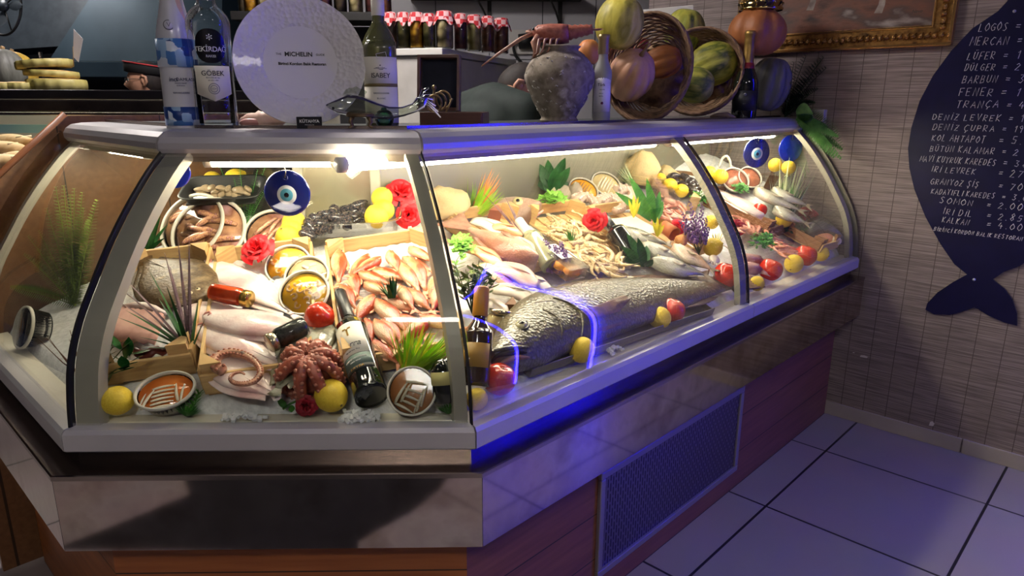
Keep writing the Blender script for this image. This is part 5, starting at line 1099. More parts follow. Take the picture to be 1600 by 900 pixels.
M_ = frame(deck(1130, 262, .06, 'R'), RT, V((0, 0, 1))); k = mpp(deck(1130, 262, .06, 'R')); t = thing('ladle', 'cream handled ladle standing in the back by the roe tubs', 'ladle', M_); MB().tube(smooth3([(-.02, 0, 0), (-.01, 0, .04), (.012, 0, .055), (.03, 0, .03), (.035, 0, 0)], 5), .006, 8).obj('handle', CREAM, t)
ice_heap(560, 655, 40, 10, 60, 1, 'loose ice chips at the foot of the dark wine bottle'); ice_heap(450, 520, 60, 14, 70, 2, 'loose ice chips around the jar of black roe'); ice_heap(955, 548, 24, 8, 26, 3, 'loose ice chips by the lemon under the gill'); ice_heap(380, 655, 40, 6, 40, 4, 'loose ice chips in front of the middle crate')
# ------------------------------------------------------------------ plants
def green(k): return {'dark': leafmat('leaf_dark', srgb(20, 56, 26), srgb(44, 96, 44)), 'mid': leafmat('leaf_mid', srgb(44, 104, 40), srgb(86, 150, 62)), 'lime': leafmat('leaf_lime', srgb(120, 186, 30), srgb(190, 226, 60), scale=14), 'yel': leafmat('leaf_yellow', srgb(206, 200, 40), srgb(230, 210, 70), scale=14), 'fern': leafmat('leaf_fern', srgb(84, 108, 34), srgb(130, 150, 56), scale=14), 'pale': leafmat('leaf_pale', srgb(170, 186, 140), srgb(206, 214, 176)), 'purp': leafmat('leaf_purple', srgb(96, 72, 80), srgb(140, 112, 112)), 'flame': leafmat('leaf_flame', srgb(224, 120, 50), srgb(240, 160, 90)), 'olive': leafmat('leaf_olive', srgb(70, 92, 48), srgb(120, 134, 74)), 'brite': leafmat('leaf_bright', srgb(100, 160, 50), srgb(150, 200, 90)), 'lav': leafmat('leaf_lavender', srgb(110, 76, 130), srgb(160, 124, 172)), 'stem': leafmat('leaf_stem', srgb(70, 84, 40), srgb(96, 110, 54))}[k]
def fernplant(px, py, tips, lab, m, leaf=.022, n=22, sec='F', lift=.0, bend=.25, name='fern_plant', w=.0035, droop=.15):
    p = deck(px, py, lift, sec); d = (p-CAM).dot(FW); M_ = frame(p, RT, V((0, 0, 1))); inv = M_.inverted(); mb = MB()
    for i, (x, y) in enumerate(tips):
        q = inv @ at_depth(x, y, d+.03*math.sin(i*2.2)); L = q.length; dr = q.normalized()+V((0, 0, bend*.5)); frond(mb, (0, 0, 0), dr, L*1.03, leaf, n, bend, w=w, droop=droop, up=(0, -1, .1))
    return plant(name, lab, M_, [('fronds', mb, m)])
fernplant(118, 478, [(46, 372), (62, 364), (88, 298), (100, 296), (84, 366), (110, 310), (122, 340), (136, 350), (150, 318), (128, 306), (20, 450), (60, 392), (144, 380), (96, 340), (74, 330), (54, 410), (108, 360), (130, 330), (142, 340), (70, 380), (92, 320), (116, 300), (40, 400)], 'yellow green feathery fern inside the left end glass', green('fern'), .030, 34, 'L', w=.010)
fernplant(384, 360, [(330, 290), (344, 262), (360, 300), (374, 256), (388, 290), (402, 268), (414, 262), (418, 292), (352, 320), (400, 310), (366, 280)], 'feathery green fern grass behind the lidded tubs', green('mid'), .018, 28, 'F', w=.005)
# spiky purple and green plant
p = deck(297, 548, .06, 'F'); d = (p-CAM).dot(FW); M_ = frame(p, RT, V((0, 0, 1))); inv = M_.inverted(); A1, A2 = MB(), MB()
for x, y in [(278, 376), (296, 372), (186, 430), (174, 468), (190, 455), (258, 400), (266, 420)]: q = inv @ at_depth(x, y, d+rnd.uniform(-.03, .05)); frond(A1, (0, 0, 0), q.normalized()+V((0, 0, .12)), q.length*1.03, .014, 30, .2, w=.0026, up=(0, -1, .1)); A1.blade((0, 0, 0), q.normalized()+V((0, 0, .12)), q.length, .012, .2, side=None, seg=8)
for x, y in [(186, 498), (216, 508), (236, 428), (220, 528), (200, 488), (250, 470), (240, 500), (262, 452), (310, 470), (226, 544), (320, 500)]: q = inv @ at_depth(x, y, d+rnd.uniform(-.08, .02)); A2.blade((0, 0, 0), q.normalized()+V((0, 0, .15)), q.length*1.04, .020, .3, seg=8)
plant('spiky_plant', 'spiky plant with purple feathered and long green leaves in front of the flounder', M_, [('feathered_leaves', A1, green('purp')), ('long_leaves', A2, green('dark'))])
def bush(px, py, tip, lab, parts, name, sec='F', lift=0):
    M_, h = plantM(px, py, tip, lift, sec); return plant(name, lab, M_, parts(h))
def limep(h):
    a, b = MB(), MB(); tuft(a, 150, h, .012, .95, .35, 4, hv=.55, base=.03); tuft(b, 34, h*1.02, .012, .8, .3, 5, hv=.4, base=.03)
    for mb in (a, b): mb.v = [(x+.35*z*.3, y, z) for x, y, z in mb.v]
    return [('leaves', a, green('lime')), ('yellow_leaves', b, green('yel'))]
bush(640, 588, (668, 508), 'bushy lime green artificial plant in front of the mullets', limep, 'bushy_plant', lift=.04)
def pom(h): a = MB(); tuft(a, 120, h, .006, 2.2, .1, 9, hv=.3, base=.006); return [('needles', a, green('mid'))]
bush(702, 646, (700, 622), 'round needle leaved green bush in the front right corner', pom, 'needle_bush'); bush(290, 655, (292, 630), 'round needle leaved sprig in front of the middle crate', pom, 'needle_bush')
p = deck(296, 646, .01, 'F'); M_ = frame(p, RT, V((0, 0, 1))); mb = MB(); q = M_.inverted() @ at_depth(312, 612, (p-CAM).dot(FW)+.05)
for i in range(40): f = i/40; mb.blade(q*f, q.normalized()*.8+V((math.cos(i*2.4), math.sin(i*2.4), .2)), .022, .005, .1, seg=2)
plant('needle_sprig', 'leaning needle leaved sprig against the middle crate corner', M_, [('needles', mb, green('mid'))])
def palm(h): a = MB(); tuft(a, 18, h, .014, .9, .5, 11, hv=.3); return [('leaves', a, green('dark'))]
bush(613, 466, (610, 428), 'little dark palm stuck among the mullets', palm, 'small_palm', lift=.085)
# ficus branch at the left
p = deck(160, 612, .02, 'F'); d = (p-CAM).dot(FW); M_ = frame(p, RT, V((0, 0, 1))); inv = M_.inverted(); A, B = MB(), MB(); ends = [(178, 535), (206, 552), (164, 556), (196, 575), (170, 585), (160, 600), (182, 612), (150, 625), (152, 572), (190, 545), (204, 565)]
for i, (x, y) in enumerate(ends):
    q = inv @ at_depth(x, y, d+.03*math.sin(i*1.7)); mid = q*.55+V((-.008, 0, .01)); B.tube([(0, 0, 0), mid, q*.93], [.002, .0016, .001], 6)
    for k, f in ((0, .6), (1, .8), (2, .98)): A.blade(mid.lerp(q, f), (q.normalized()+V((math.cos(i*2+k*2.2), -.3, .3*math.sin(i+k*2)))), .044, .024, .3, seg=5, shape=1, fold=.12)
plant('leafy_branch', 'glossy dark green leafy branch above the front left lemon', M_, [('leaves', A, leafmat('glossy_leaf', srgb(24, 70, 30), srgb(56, 120, 56), rough=.25)), ('twigs', B, green('stem'))])
def broad(px, py, tips, lab, w, m, sec='R', lift=.02, name='broad_leaf_plant', shape=1, jit=.04):
    p = deck(px, py, lift, sec); d = (p-CAM).dot(FW); M_ = frame(p, RT, V((0, 0, 1))); inv = M_.inverted(); mb = MB()
    for i, (x, y) in enumerate(tips): q = inv @ at_depth(x, y, d+jit*math.sin(i*2.6)); mb.blade((0, 0, 0), q.normalized()+V((0, -.05, .08)), q.length*1.03, w, .16, side=V((1, -.5*math.sin(i*3), -q.x/q.length)), seg=8, shape=shape, fold=.3)
    return plant(name, lab, M_, [('leaves', mb, m)])
broad(862, 300, [(844, 258), (856, 252), (868, 262), (882, 249), (890, 262), (838, 276), (850, 280), (876, 272), (886, 285)], 'broad leaved agave like plant against the grey back panel', .045, green('dark'))
broad(1022, 348, [(983, 277), (992, 300), (1010, 280), (1018, 298), (962, 301), (1035, 316), (1030, 300), (1004, 310), (1012, 325)], 'tall fleshy green plant right of the bottle rose', .034, green('mid'), lift=.05)
broad(1008, 416, [(971, 385), (980, 366), (996, 372), (1010, 385), (1020, 405), (966, 398), (990, 390)], 'low plant of pointed dark leaves in front of the sea bream', .030, green('dark'), lift=.05)
broad(232, 392, [(206, 342), (216, 350), (228, 340), (240, 345), (252, 338), (262, 352), (212, 372), (258, 372)], 'dark green grass clump behind the left crate', .02, green('dark'), 'F', shape=0)
broad(748, 590, [(762, 553), (768, 588), (740, 552), (758, 566), (764, 602), (736, 570)], 'small sprig of orange pointed leaves beside the big fish mouth', .016, green('flame'), shape=0, lift=.02)
broad(990, 340, [(982, 312), (990, 305), (997, 308), (1000, 316), (985, 318)], 'small yellow green bud sprig on the bream crate', .012, green('yel'), lift=.10, shape=1, jit=.01, name='bud_sprig'); broad(1027, 370, [(1020, 346), (1027, 340), (1033, 346), (1037, 352), (1022, 354)], 'small yellow green bud sprig behind the bream heads', .012, green('yel'), lift=.09, jit=.01, name='bud_sprig'); broad(870, 296, [(862, 285), (870, 278), (878, 284), (866, 290), (875, 290)], 'tiny yellow green succulent on the round grey stone', .012, green('brite'), lift=.06, jit=.01, name='succulent')
def flame(h): a, b = MB(), MB(); tuft(a, 80, h*.75, .010, .6, .2, 14, hv=.5, base=.03); tuft(b, 34, h*1.05, .010, .28, .15, 15, hv=.3, base=.02); return [('leaves', a, green('lime')), ('orange_leaves', b, green('flame'))]
bush(742, 332, (778, 268), 'lime and orange flame shaped plant at the back of the long window', flame, 'flame_plant', 'R', .02)
def grassp(h): a = MB(); tuft(a, 60, h, .016, .34, .2, 17, hv=.45, base=.03); b = MB(); tuft(b, 40, h*.7, .014, .34, .2, 18, hv=.4, base=.03); return [('pale_blades', a, green('pale')), ('green_blades', b, green('mid'))]
bush(1238, 362, (1262, 254), 'tall pale frosted grass at the right end of the window', grassp, 'pale_grass', 'R', .01); bush(990, 290, (962, 250), 'pale thin grass leaning left under the long lamp', lambda h: [('blades', tuft(MB(), 26, h, .008, .6, .2, 19, hv=.4), green('pale'))], 'pale_grass', 'R', .03)
bush(1119, 384, (1118, 360), 'short yellow green grass behind the lemon by the post', lambda h: [('blades', tuft(MB(), 30, h, .006, .7, .2, 20, hv=.3), green('yel'))], 'grass_tuft', 'R', .03); bush(893, 376, (890, 352), 'tiny green grass tuft on the prawns', lambda h: [('blades', tuft(MB(), 16, h, .006, .7, .2, 22, hv=.3), green('mid'))], 'grass_tuft', 'R', .08)
p = deck(822, 378, .05, 'R'); d = (p-CAM).dot(FW); M_ = frame(p, RT, V((0, 0, 1))); inv = M_.inverted(); A1, A2 = MB(), MB()
for x, y in [(756, 296), (790, 304), (800, 320), (778, 318), (796, 335)]: q = inv @ at_depth(x, y, d+rnd.uniform(0, .05)); A1.blade((0, 0, 0), q.normalized(), q.length, .014, .15, seg=6)
for x, y in [(806, 342), (815, 346), (798, 352), (826, 350), (830, 362)]: q = inv @ at_depth(x, y, d); A2.blade((0, 0, 0), q.normalized(), q.length, .014, .15, seg=6)
plant('spiky_plant', 'small purple tipped spiky plant beside the white capped bottle', M_, [('purple_leaves', A1, green('purp')), ('green_leaves', A2, green('olive'))])
def lavender(px, py, tips, lab, sec='R', lift=.03, sz=.0062):
    p = deck(px, py, lift, sec); d = (p-CAM).dot(FW); M_ = frame(p, RT, V((0, 0, 1))); inv = M_.inverted(); A, B = MB(), MB(); rr = random.Random(px)
    for i, (x, y) in enumerate(tips):
        q = inv @ at_depth(x, y, d+rr.uniform(-.03, .03)); B.tube([(0, 0, 0), q*.5, q], [.0014, .0012, .0008], 5)
        for k in range(26): f = .38+.62*k/26; a = k*2.4; s = sz*(1.25-.7*(k/26)); A.ball(q*f+V((math.cos(a), math.sin(a), .3))*s*1.3, (s*.8, s*.8, s), 6)
    plant('lavender', lab, M_, [('flowers', A, green('lav')), ('stems', B, green('stem'))])
lavender(878, 434, [(851, 374), (867, 383), (877, 377), (890, 402), (840, 413), (858, 396), (884, 390), (870, 405), (896, 412)], 'lavender sprig in front of the box of orange slices'); lavender(1092, 398, [(1078, 314), (1065, 330), (1097, 318), (1071, 352), (1088, 335), (1104, 340), (1080, 345), (1108, 355), (1062, 345)], 'taller lavender sprig beside the window post', lift=.04)
def parsley(px, py, rx, ry, lab, m, sec='R', lift=.04, n=90, s=.014, seed=1, flowers=None):
    p = deck(px, py, lift, sec); M_ = frame(p, RT, (-FW*.5+V((0, 0, .8)))); k = mpp(p); rr = random.Random(seed); A, B = MB(), MB()
    for i in range(n):
        x, y = rr.gauss(0, .42)*rx*k, rr.gauss(0, .42)*ry*k; z = .022*math.exp(-(x*x+y*y)/(rx*k)**2)+rr.uniform(0, .012); q = V((x, y, z))
        for j in range(3): a = rr.uniform(0, 6.3); A.blade(q, (math.cos(a), math.sin(a), rr.uniform(.1, .8)), s*rr.uniform(.7, 1.3), s*.8, .3, seg=2, shape=1)
        if i % 4 == 0: B.tube([(x*.2, y*.2-.01, 0), q], .0008, 5)
    pr = [('leaves', A, m), ('stems', B, green('stem'))]
    if flowers:
        C_ = MB()
        for i in range(26): C_.ball((rr.gauss(0, .4)*rx*k, rr.gauss(0, .4)*ry*k, .036), .0035, 6)
        pr.append(('flowers', C_, flowers))
    plant('parsley', lab, M_, pr)
parsley(1193, 381, 20, 20, 'curly parsley bunch nearest the squid', green('mid'), seed=1); parsley(1234, 358, 22, 18, 'dense parsley bunch right of the pink prawns', green('dark'), n=130, seed=2); parsley(1157, 299, 13, 11, 'thin parsley below the brown roe tubs', green('mid'), n=60, seed=3); parsley(865, 316, 22, 15, 'bright green herb cushion on the round grey stone', green('brite'), n=110, seed=4, lift=.07); parsley(722, 388, 16, 28, 'bright fine leaved herb right behind the corner seam', green('brite'), n=120, seed=5, lift=.08); parsley(1096, 313, 14, 16, 'herb with white blossoms behind the window post', green('mid'), n=70, seed=6, lift=.07, flowers=mat('white_blossom', srgb(236, 234, 224), rough=.6))
def oliveb(h):
    a, b = MB(), MB(); rr = random.Random(3)
    for i in range(15):
        an = rr.uniform(0, 6.3); s = rr.uniform(.1, .5); tip = V((math.cos(an)*s*h, math.sin(an)*s*h, h*rr.uniform(.6, 1))); b.tube([(0, 0, 0), tip*.5, tip], [.002, .0015, .001], 5)
        for k in range(9): f = .3+.7*k/9; aa = k*2.4; a.blade(tip*f, (math.cos(aa), math.sin(aa), .5), .034, .016, .2, seg=4, shape=1)
    return [('leaves', a, green('olive')), ('twigs', b, green('stem'))]
bush(738, 490, (742, 405), 'olive green leafy bush behind the orange capped bottle', oliveb, 'leafy_bush', 'R', .02)
mb = MB(); p = deck(78, 606, .01, 'L'); M_ = frame(p, RT, V((0, 0, 1)))  # solid branching shape standing in for a reflection
for i in range(7): a = i*.9; mb.tube([(0, 0, 0), (.03*math.cos(a), .02*math.sin(a), .03), (.06*math.cos(a)-.02, .04*math.sin(a), .05+.012*i)], [.0022, .0015, .0006], 5)
tag(mb.obj('twig_reflection', mat('twig_reflection', srgb(110, 70, 44), rough=.7), None, M_), 'thin brown reflection modelled as a twig at the far left', 'twig')
# ------------------------------------------------------------------ blue eye amulets hanging from the lamp rail
BGL = mat('cobalt_glass', [srgb(16, 26, 96), srgb(30, 44, 130)], rough=.08, scale=9, coat=.8, spec=.7); WGL = mat('white_glass', srgb(232, 236, 236), rough=.1, coat=.6); LGL = mat('sky_glass', srgb(96, 176, 200), rough=.1, coat=.6); PUP = mat('pupil_glass', (.006, .008, .012), rough=.08, coat=.8)
COB = mat('clear_cobalt', [srgb(14, 30, 150), srgb(26, 52, 190)], rough=.08, scale=8, coat=.8, spec=.7); WIRE = mat('thin_wire', srgb(170, 160, 140), rough=.3, metal=.8)
def amulet(px, py, rp, s, lab, sec, eye=True):
    n = INW[sec]; off = LF*S2 if sec == 'L' else 0
    p = at_plane(px, py, n*(s-off) if sec == 'L' else n*s, n); k = mpp(p); r = rp*k; f = -FW; f.z = 0; f = (f.normalized()*.8-INW[sec]*.35).normalized()
    M_ = frame(p, f.cross(V((0, 0, 1)))*-1, f); t = thing('evil_eye_amulet', lab, 'amulet', M_)
    up = V((0, 1, 0))
    MB().lathe([(r*.96, -.004), (r, -.001), (r, .002), (r*.93, .0045), (0, .006)], 40).obj('glass_disc', BGL if eye else COB, t)
    if eye:
        MB().lathe([(r*.42, .0055), (r*.40, .0075), (0, .0078)], 28, T(0, -r*.06, 0)).obj('white_ring', WGL, t); MB().lathe([(r*.28, .0075), (r*.26, .0085), (0, .0088)], 24, T(0, -r*.06, 0)).obj('light_blue_ring', LGL, t); MB().lathe([(r*.11, .0085), (r*.1, .0095), (0, .0098)], 18, T(0, -r*.06, 0)).obj('pupil', PUP, t)
    MB().tube([(r*.10*math.cos(a), r*.68+r*.10*math.sin(a), .007) for a in [2*PI*i/12 for i in range(13)]], r*.03, 6).obj('hole_ring', BGL, t)
    top = max(.02, 1.374-p.z); MB().tube([(0, r*.68, .009), (.002, r*.95, .006), (-.004, r*1.3, .0), (0, top, 0)], .0011, 5).obj('cord', WIRE, t)
amulet(449, 302, 36, .36, 'large blue glass eye amulet hanging in the middle of the front window', 'F'); amulet(272, 268, 26, .42, 'plain dark blue glass disc hanging half behind the left post', 'F', False); amulet(1182, 239, 23, .36, 'blue glass eye amulet hanging in the right end window', 'R'); amulet(1235, 232, 21, .36, 'plain bright blue glass disc hanging nearest the wall', 'R', False)

# ------------------------------------------------------------------ keep everything inside the glass: slide what touches a pane back up the ice
def glass_s(z):
    if z < .806: return .022
    for (s0, z0), (s1, z1) in zip(GP, GP[1:]):
        if z <= z1: return s0+(s1-s0)*(z-z0)/(z1-z0)
    return .335
bpy.context.view_layer.update()
for o in list(sc.objects):
    if o.parent or o.get('kind') or o.type == 'CAMERA' or o.name.startswith(('fish_display', 'ceiling', 'evil_eye', 'wooden_crate')): continue
    worst, wall, sec = 0, 0, 'F'
    for q in [o]+list(o.children_recursive):
        if q.type != 'MESH': continue
        mw = q.matrix_world
        for v in list(q.data.vertices)[::2 if len(q.data.vertices) > 400 else 1]:
            P_ = mw @ v.co; s = sdist(P_); k = min(s, key=s.get); g_ = glass_s(P_.z)+.010-s[k]
            if g_ > worst: worst, sec = g_, k
            wall = max(wall, (P_.x+P_.y)*S2-LR+.014)
    if worst > 0 or wall > 0:
        d = INW[sec]*worst+V((0, 0, KD*worst*.8))-ALO['R']*wall; o.matrix_world = Matrix.Translation(d) @ o.matrix_world
# ------------------------------------------------------------------ things standing on top of the counter (z = .1.43)
TZ = 1.4285
def top_at(px, s, sec, z=TZ):
    lo, hi = -3.0, 3.0
    f = {'F': lambda u: V((u, s, z)), 'R': lambda u: rpt(u, s, z), 'L': lambda u: lpt(-u, s, z)}[sec]
    if sec == 'R': lo, hi = -.3, 3
    for _ in range(50):
        m = (lo+hi)/2
        if proj(f(m))[0] < px: lo = m
        else: hi = m
    return f(lo)
def standM(p, face=None): # upright, local -Y towards the viewer
    d = V((CAM.x-p.x, CAM.y-p.y, 0)).normalized() if face is None else V(face).normalized(); y = -d; x = y.cross(V((0, 0, 1)))
    return Matrix(((x.x, y.x, 0, p.x), (x.y, y.y, 0, p.y), (0, 0, 1, p.z), (0, 0, 0, 1)))
def px_h(p, y_top): # height whose top shows at image row y_top
    lo, hi = 0, 1.2
    for _ in range(40):
        m = (lo+hi)/2
        if proj(p+V((0, 0, m)))[1] > y_top: lo = m
        else: hi = m
    return lo
# white and blue sparkling bottle
BLU = [srgb(30, 62, 130), srgb(74, 124, 190), srgb(150, 184, 220), srgb(214, 224, 236)]
def geo_mat():
    m, nt, b = _nt('geometric_blue'); N = nt.nodes; L = nt.links; tc = N.new('ShaderNodeTexCoord'); v = N.new('ShaderNodeTexVoronoi'); v.distance = 'CHEBYCHEV'; v.inputs['Scale'].default_value = 46; v.inputs['Randomness'].default_value = .55
    L.new(tc.outputs['Object'], v.inputs[0]); sp = N.new('ShaderNodeSeparateColor'); L.new(v.outputs['Color'], sp.inputs[0]); cr = N.new('ShaderNodeValToRGB'); cr.color_ramp.interpolation = 'CONSTANT'; e = cr.color_ramp.elements
    while len(e) < 4: e.new(.5)
    for i, c in enumerate(BLU): e[i].position = i*.25; e[i].color = c4(c)
    L.new(sp.outputs[0], cr.inputs[0]); L.new(cr.outputs[0], b.inputs['Base Color']); b.inputs['Roughness'].default_value = .3; return m
p = top_at(290, .48, 'F'); k = mpp(p); r = 27*k; M_ = standM(p)
t = thing('sparkling_wine_bottle', 'white bottle with blue geometric pattern bands standing leftmost on the counter', 'bottle', M_); h = .40
MB().lathe(smooth_prof([(r*.93, 0), (r, .004), (r*1.0, .16), (r*1.03, .19), (r*.95, .235), (r*.62, .30), (r*.5, .36), (r*.47, .41)], 3), 28).obj('bottle', mat('pearl_white', srgb(206, 206, 212), rough=.3, coat=.3), t)
band(r+.0006, .006, .052).obj('pattern_band', geo_mat(), t); band(r*1.025+.0012, .148, .215, -PI, PI).obj('pattern_band', geo_mat(), t)
lettering([('inci', .0155, -.016, .118, dict(shear=.1)), ('DAMLASI', .0105, .012, .118), ('ÖZGÜN SARAP', .004, 0, .109), ('KÖPÜREN', .004, 0, .103), ('KAVAKLIDERE', .006, 0, .086)], mat('navy_ink', srgb(40, 50, 90), rough=.5), t, wrap=r+.0016)
mb = MB(); ra = r*.93; mb.add([(ra*math.sin(a)*1, -ra*math.cos(a)-.003, .255+.0*a) for a in (0,)], []); 
em = MB(); em.lathe([(.0125, -.0004), (.0125, .0008), (0, .0008)], 24); em.obj('round_emblem', mat('grey_ink', srgb(120, 120, 128), rough=.5), t, T(-.012, -r*.86, .246) @ R(90-16, 'X')); em2 = MB(); em2.lathe([(.0105, .0006), (.0105, .0012), (0, .0012)], 24); em2.obj('emblem_field', mat('pearl_white', 0), t, T(-.012, -r*.86, .246) @ R(90-16, 'X')); lettering([('V', .016, 0, 0)], mat('grey_ink', 0), t, T(-.012, -r*.86-.0016, .246) @ R(90-16, 'X'))
MB().box((0, 0, 0), (.010, .0015, .07)).obj('pink_tag', mat('pink_paper', srgb(216, 180, 178), rough=.6), t, T(.018, -r*.6, .285) @ R(-12, 'Y'))
# raki bottle
p = top_at(341, .46, 'F'); r = 31*mpp(p); M_ = standM(p); t = thing('raki_bottle', 'clear flat shouldered bottle with black oval and cream shield label by the blue patterned bottle', 'bottle', M_); CLR = thin('clear_glass', (.95, .96, .97), ior=1.45, gmul=.9)
MB().lathe(smooth_prof([(r*.9, 0), (r, .006), (r*.97, .15), (r*1.02, .235), (r*.98, .262), (r*.72, .283), (r*.46, .296), (r*.42, .315), (r*.42, .33)], 3), 32).obj('bottle', CLR, t)
MB().lathe([(r*.84, .012), (r*.88, .10), (r*.86, .152), (0, .152)], 24).obj('liquid', thin('clear_liquid', (.95, .96, .97), ior=1.33), t)
MB().lathe([(r*.44, .308), (r*.46, .31), (r*.46, .40), (0, .40)], 20).obj('cap', mat('navy_cap', srgb(30, 28, 70), rough=.3, coat=.5), t)
bl = MB(); n = 28; vs = [(0, 0)]; R1 = r*1.035
def wrapdisc(cx, cz, rx, rz, rr, sq=1.0):
    mb = MB(); vs = []; fs = []; nr, na = 6, 32
    for i in range(nr+1):
        for j in range(na):
            a = 2*PI*j/na; c_, s_ = math.cos(a), math.sin(a); x = math.copysign(abs(c_)**sq, c_)*rx*i/nr; z = math.copysign(abs(s_)**sq, s_)*rz*i/nr; w = (cx+x)/rr
            vs.append((rr*math.sin(w), -rr*math.cos(w), cz+z))
    for i in range(nr):
        for j in range(na): j2 = (j+1) % na; fs.append((i*na+j, i*na+j2, (i+1)*na+j2, (i+1)*na+j))
    return mb.add(vs, fs, None, 0, True)
wrapdisc(0, .196, .036, .040, R1, .85).obj('oval_label', mat('oval_black', (.008, .009, .012), rough=.25), t)
def shield(f, z0, z1): return (z0+.018*abs(f-.5)*2, z1)
band(r*1.02, .066, .15, -.85, .85, cuts=shield).obj('shield_label', LAB, t)
lettering([('TEKİRDAĞ', .0165, 0, .188), ('RAKISI', .0085, 0, .172), ('✻', .02, 0, .216)], WINK, t, wrap=R1+.001, spacing=.92); lettering([('GÖBEK', .0165, 0, .132), ('70 cl e 45% alk. hac.', .004, 0, .122), ('yas üzüm rakisi', .0038, 0, .116)], INK, t, wrap=r*1.02+.0012)
mb = MB(); mb.tube([(.0125*math.cos(a), .0125*math.sin(a), 0) for a in [2*PI*i/24 for i in range(25)]], .0007, 4); mb.tube([(.008*math.cos(a), .008*math.sin(a), 0) for a in [2*PI*i/24 for i in range(25)]], .0006, 4); mb.obj('seal_mark', mat('grey_ink', 0), t, T(0, -r*1.02-.0012, .096) @ R(90, 'X')); lettering([('LCH', .006, 0, 0)], mat('grey_ink', 0), t, T(0, -r*1.02-.0012, .096) @ R(90, 'X'))
# plate on its stand
p = top_at(477, .50, 'F'); k = mpp(p); rp = 97*k; cz = px_h(p, 98); lean = 12
PLT = mat('white_glaze', srgb(226, 222, 224), rough=.22, coat=.3); PLB = mat('white_glaze_hammered', srgb(226, 222, 224), rough=.25, bump=1, bscale=95, kind='voronoi', coat=.3, cols2=None) if False else mat('white_glaze_hammered', [srgb(226, 222, 224), srgb(222, 218, 220)], rough=.25, bump=1, bscale=90, kind='voronoi', coat=.3)
M_ = standM(p); t = thing('display_plate', 'large white hammered rim plate standing upright with black writing', 'plate', M_)
D = T(0, .02, cz) @ R(-lean, 'X') @ R(90, 'X')
MB().lathe(smooth_prof([(rp*.56, .006), (rp*.60, .009), (rp*.80, .018), (rp*.96, .027), (rp*1.0, .029)], 3), 72, cap=False).obj('rim', PLB, t, D)
MB().lathe([(rp*1.0, .029), (rp*1.005, .026), (rp*.97, .022), (rp*.62, .002), (rp*.5, -.004), (0, -.004)], 72, cap=False).obj('back', PLT, t, D); MB().lathe([(rp*.57, .0065), (rp*.5, .0064), (0, .0064)], 64, cap=False).obj('centre', PLT, t, D)
lettering([('THE', .0075, -.053, .020), ('MICHELIN', .0155, -.004, .020, dict(bold=.0004)), ('GUIDE', .0075, .050, .020), ('Birinci Kordon Balık Restoran', .0098, .004, -.004, dict(bold=.0003))], INK, t, D @ T(0, 0, .0072))
p2 = top_at(484, .45, 'F'); k2 = mpp(p2); M_ = standM(p2); t = thing('plate_sign', 'small black sign block at the foot of the white plate', 'sign', M_); MB().box((0, 0, .0145), (38*k2, .018, .029), bev=.0008).obj('block', mat('sign_black', (.012, .013, .016), rough=.3), t); lettering([('KÜTAHYA', .0105, 0, .018, dict(bold=.0003)), ('PORSELEN', .0042, 0, .009, dict(spacing=1.2))], WINK, t, T(0, -.0092, 0) @ R(90, 'X'))
# shell behind the plate
p = top_at(412, .52, 'F'); t = thing('sea_shell', 'pink ribbed sea shell lying left of the plate foot', 'shell', standM(p)); k = mpp(p); mb = MB()
mb.lathe(smooth_prof([(0, -1.0), (.35, -.8), (.62, -.3), (.7, .1), (.55, .5), (.25, .85), (0, 1)], 3), 22, S(36*k, 26*k, 22*k) @ R(90, 'Y'), 0, lambda a, r, z: (r*(1+.10*math.sin(z*26))*math.cos(a), r*(1+.10*math.sin(z*26))*math.sin(a), z)); mb.obj('ribbed_shell', mat('shell_pink', [srgb(206, 160, 140), srgb(228, 192, 172)], rough=.5, scale=14), t, T(0, .01, .016)); m2 = MB(); m2.ball((-.03, -.008, .012), (.03, .014, .012), 14); m2.obj('shell_lip', mat('shell_lip', srgb(186, 128, 120), rough=.35), t)
# white wine bottle
p = top_at(598, .56, 'F'); k = mpp(p); r = 25.5*k; M_ = standM(p); t = thing('wine_bottle', 'pale green white wine bottle with cream label standing right of the plate', 'bottle', M_); WG = mat('wine_green', [srgb(116, 118, 74), srgb(140, 140, 96)], rough=.06, coat=.7, trans=.45, scale=5)
hs = px_h(p, 50); hn = px_h(p, 25)
MB().lathe(smooth_prof([(r*.9, 0), (r, .004), (r, hs*.82), (r*.96, hs*.9), (r*.7, hs*1.0), (r*.42, hs*1.08), (r*.36, hs*1.15), (r*.36, hs*1.5)], 3), 28).obj('bottle', WG, t); MB().lathe([(r*.38, hn), (r*.39, hn+.001), (r*.39, hn+.06), (0, hn+.06)], 20).obj('capsule', mat('cream_capsule', srgb(232, 226, 212), rough=.4), t); MB().lathe([(r*.9, .004), (r*.93, hs*.74), (0, hs*.74)], 20).obj('wine', thin('pale_wine', (.86, .84, .55), ior=1.33), t)
z1, z2 = px_h(p, 131), px_h(p, 90); band(r+.0006, z1, z2, -1.25, 1.25).obj('label', LAB, t); band(r+.0006, .012, px_h(p, 136), -1.25, 1.25).obj('lower_label', LAB, t); band(r+.0008, px_h(p, 136), z1, -1.25, 1.25).obj('gold_stripe', mat('gold_stripe', srgb(120, 104, 60), rough=.4), t)
lettering([('ISABEY', .0175, .0, px_h(p, 119), dict(spacing=.95)), ('SAUVIGNON', .0062, 0, px_h(p, 146), dict(spacing=1.2)), ('BLANC', .0062, 0, px_h(p, 154), dict(spacing=1.2))], INK, t, wrap=r+.0012)
mb = MB()
for i in range(7): a = -.9+.3*i; mb.tube([(0+.001*i, 0, 0), (math.sin(a)*.010, math.cos(a)*.006, 0), (math.sin(a)*.021, math.cos(a)*.011-.004, 0)], .0005, 4)
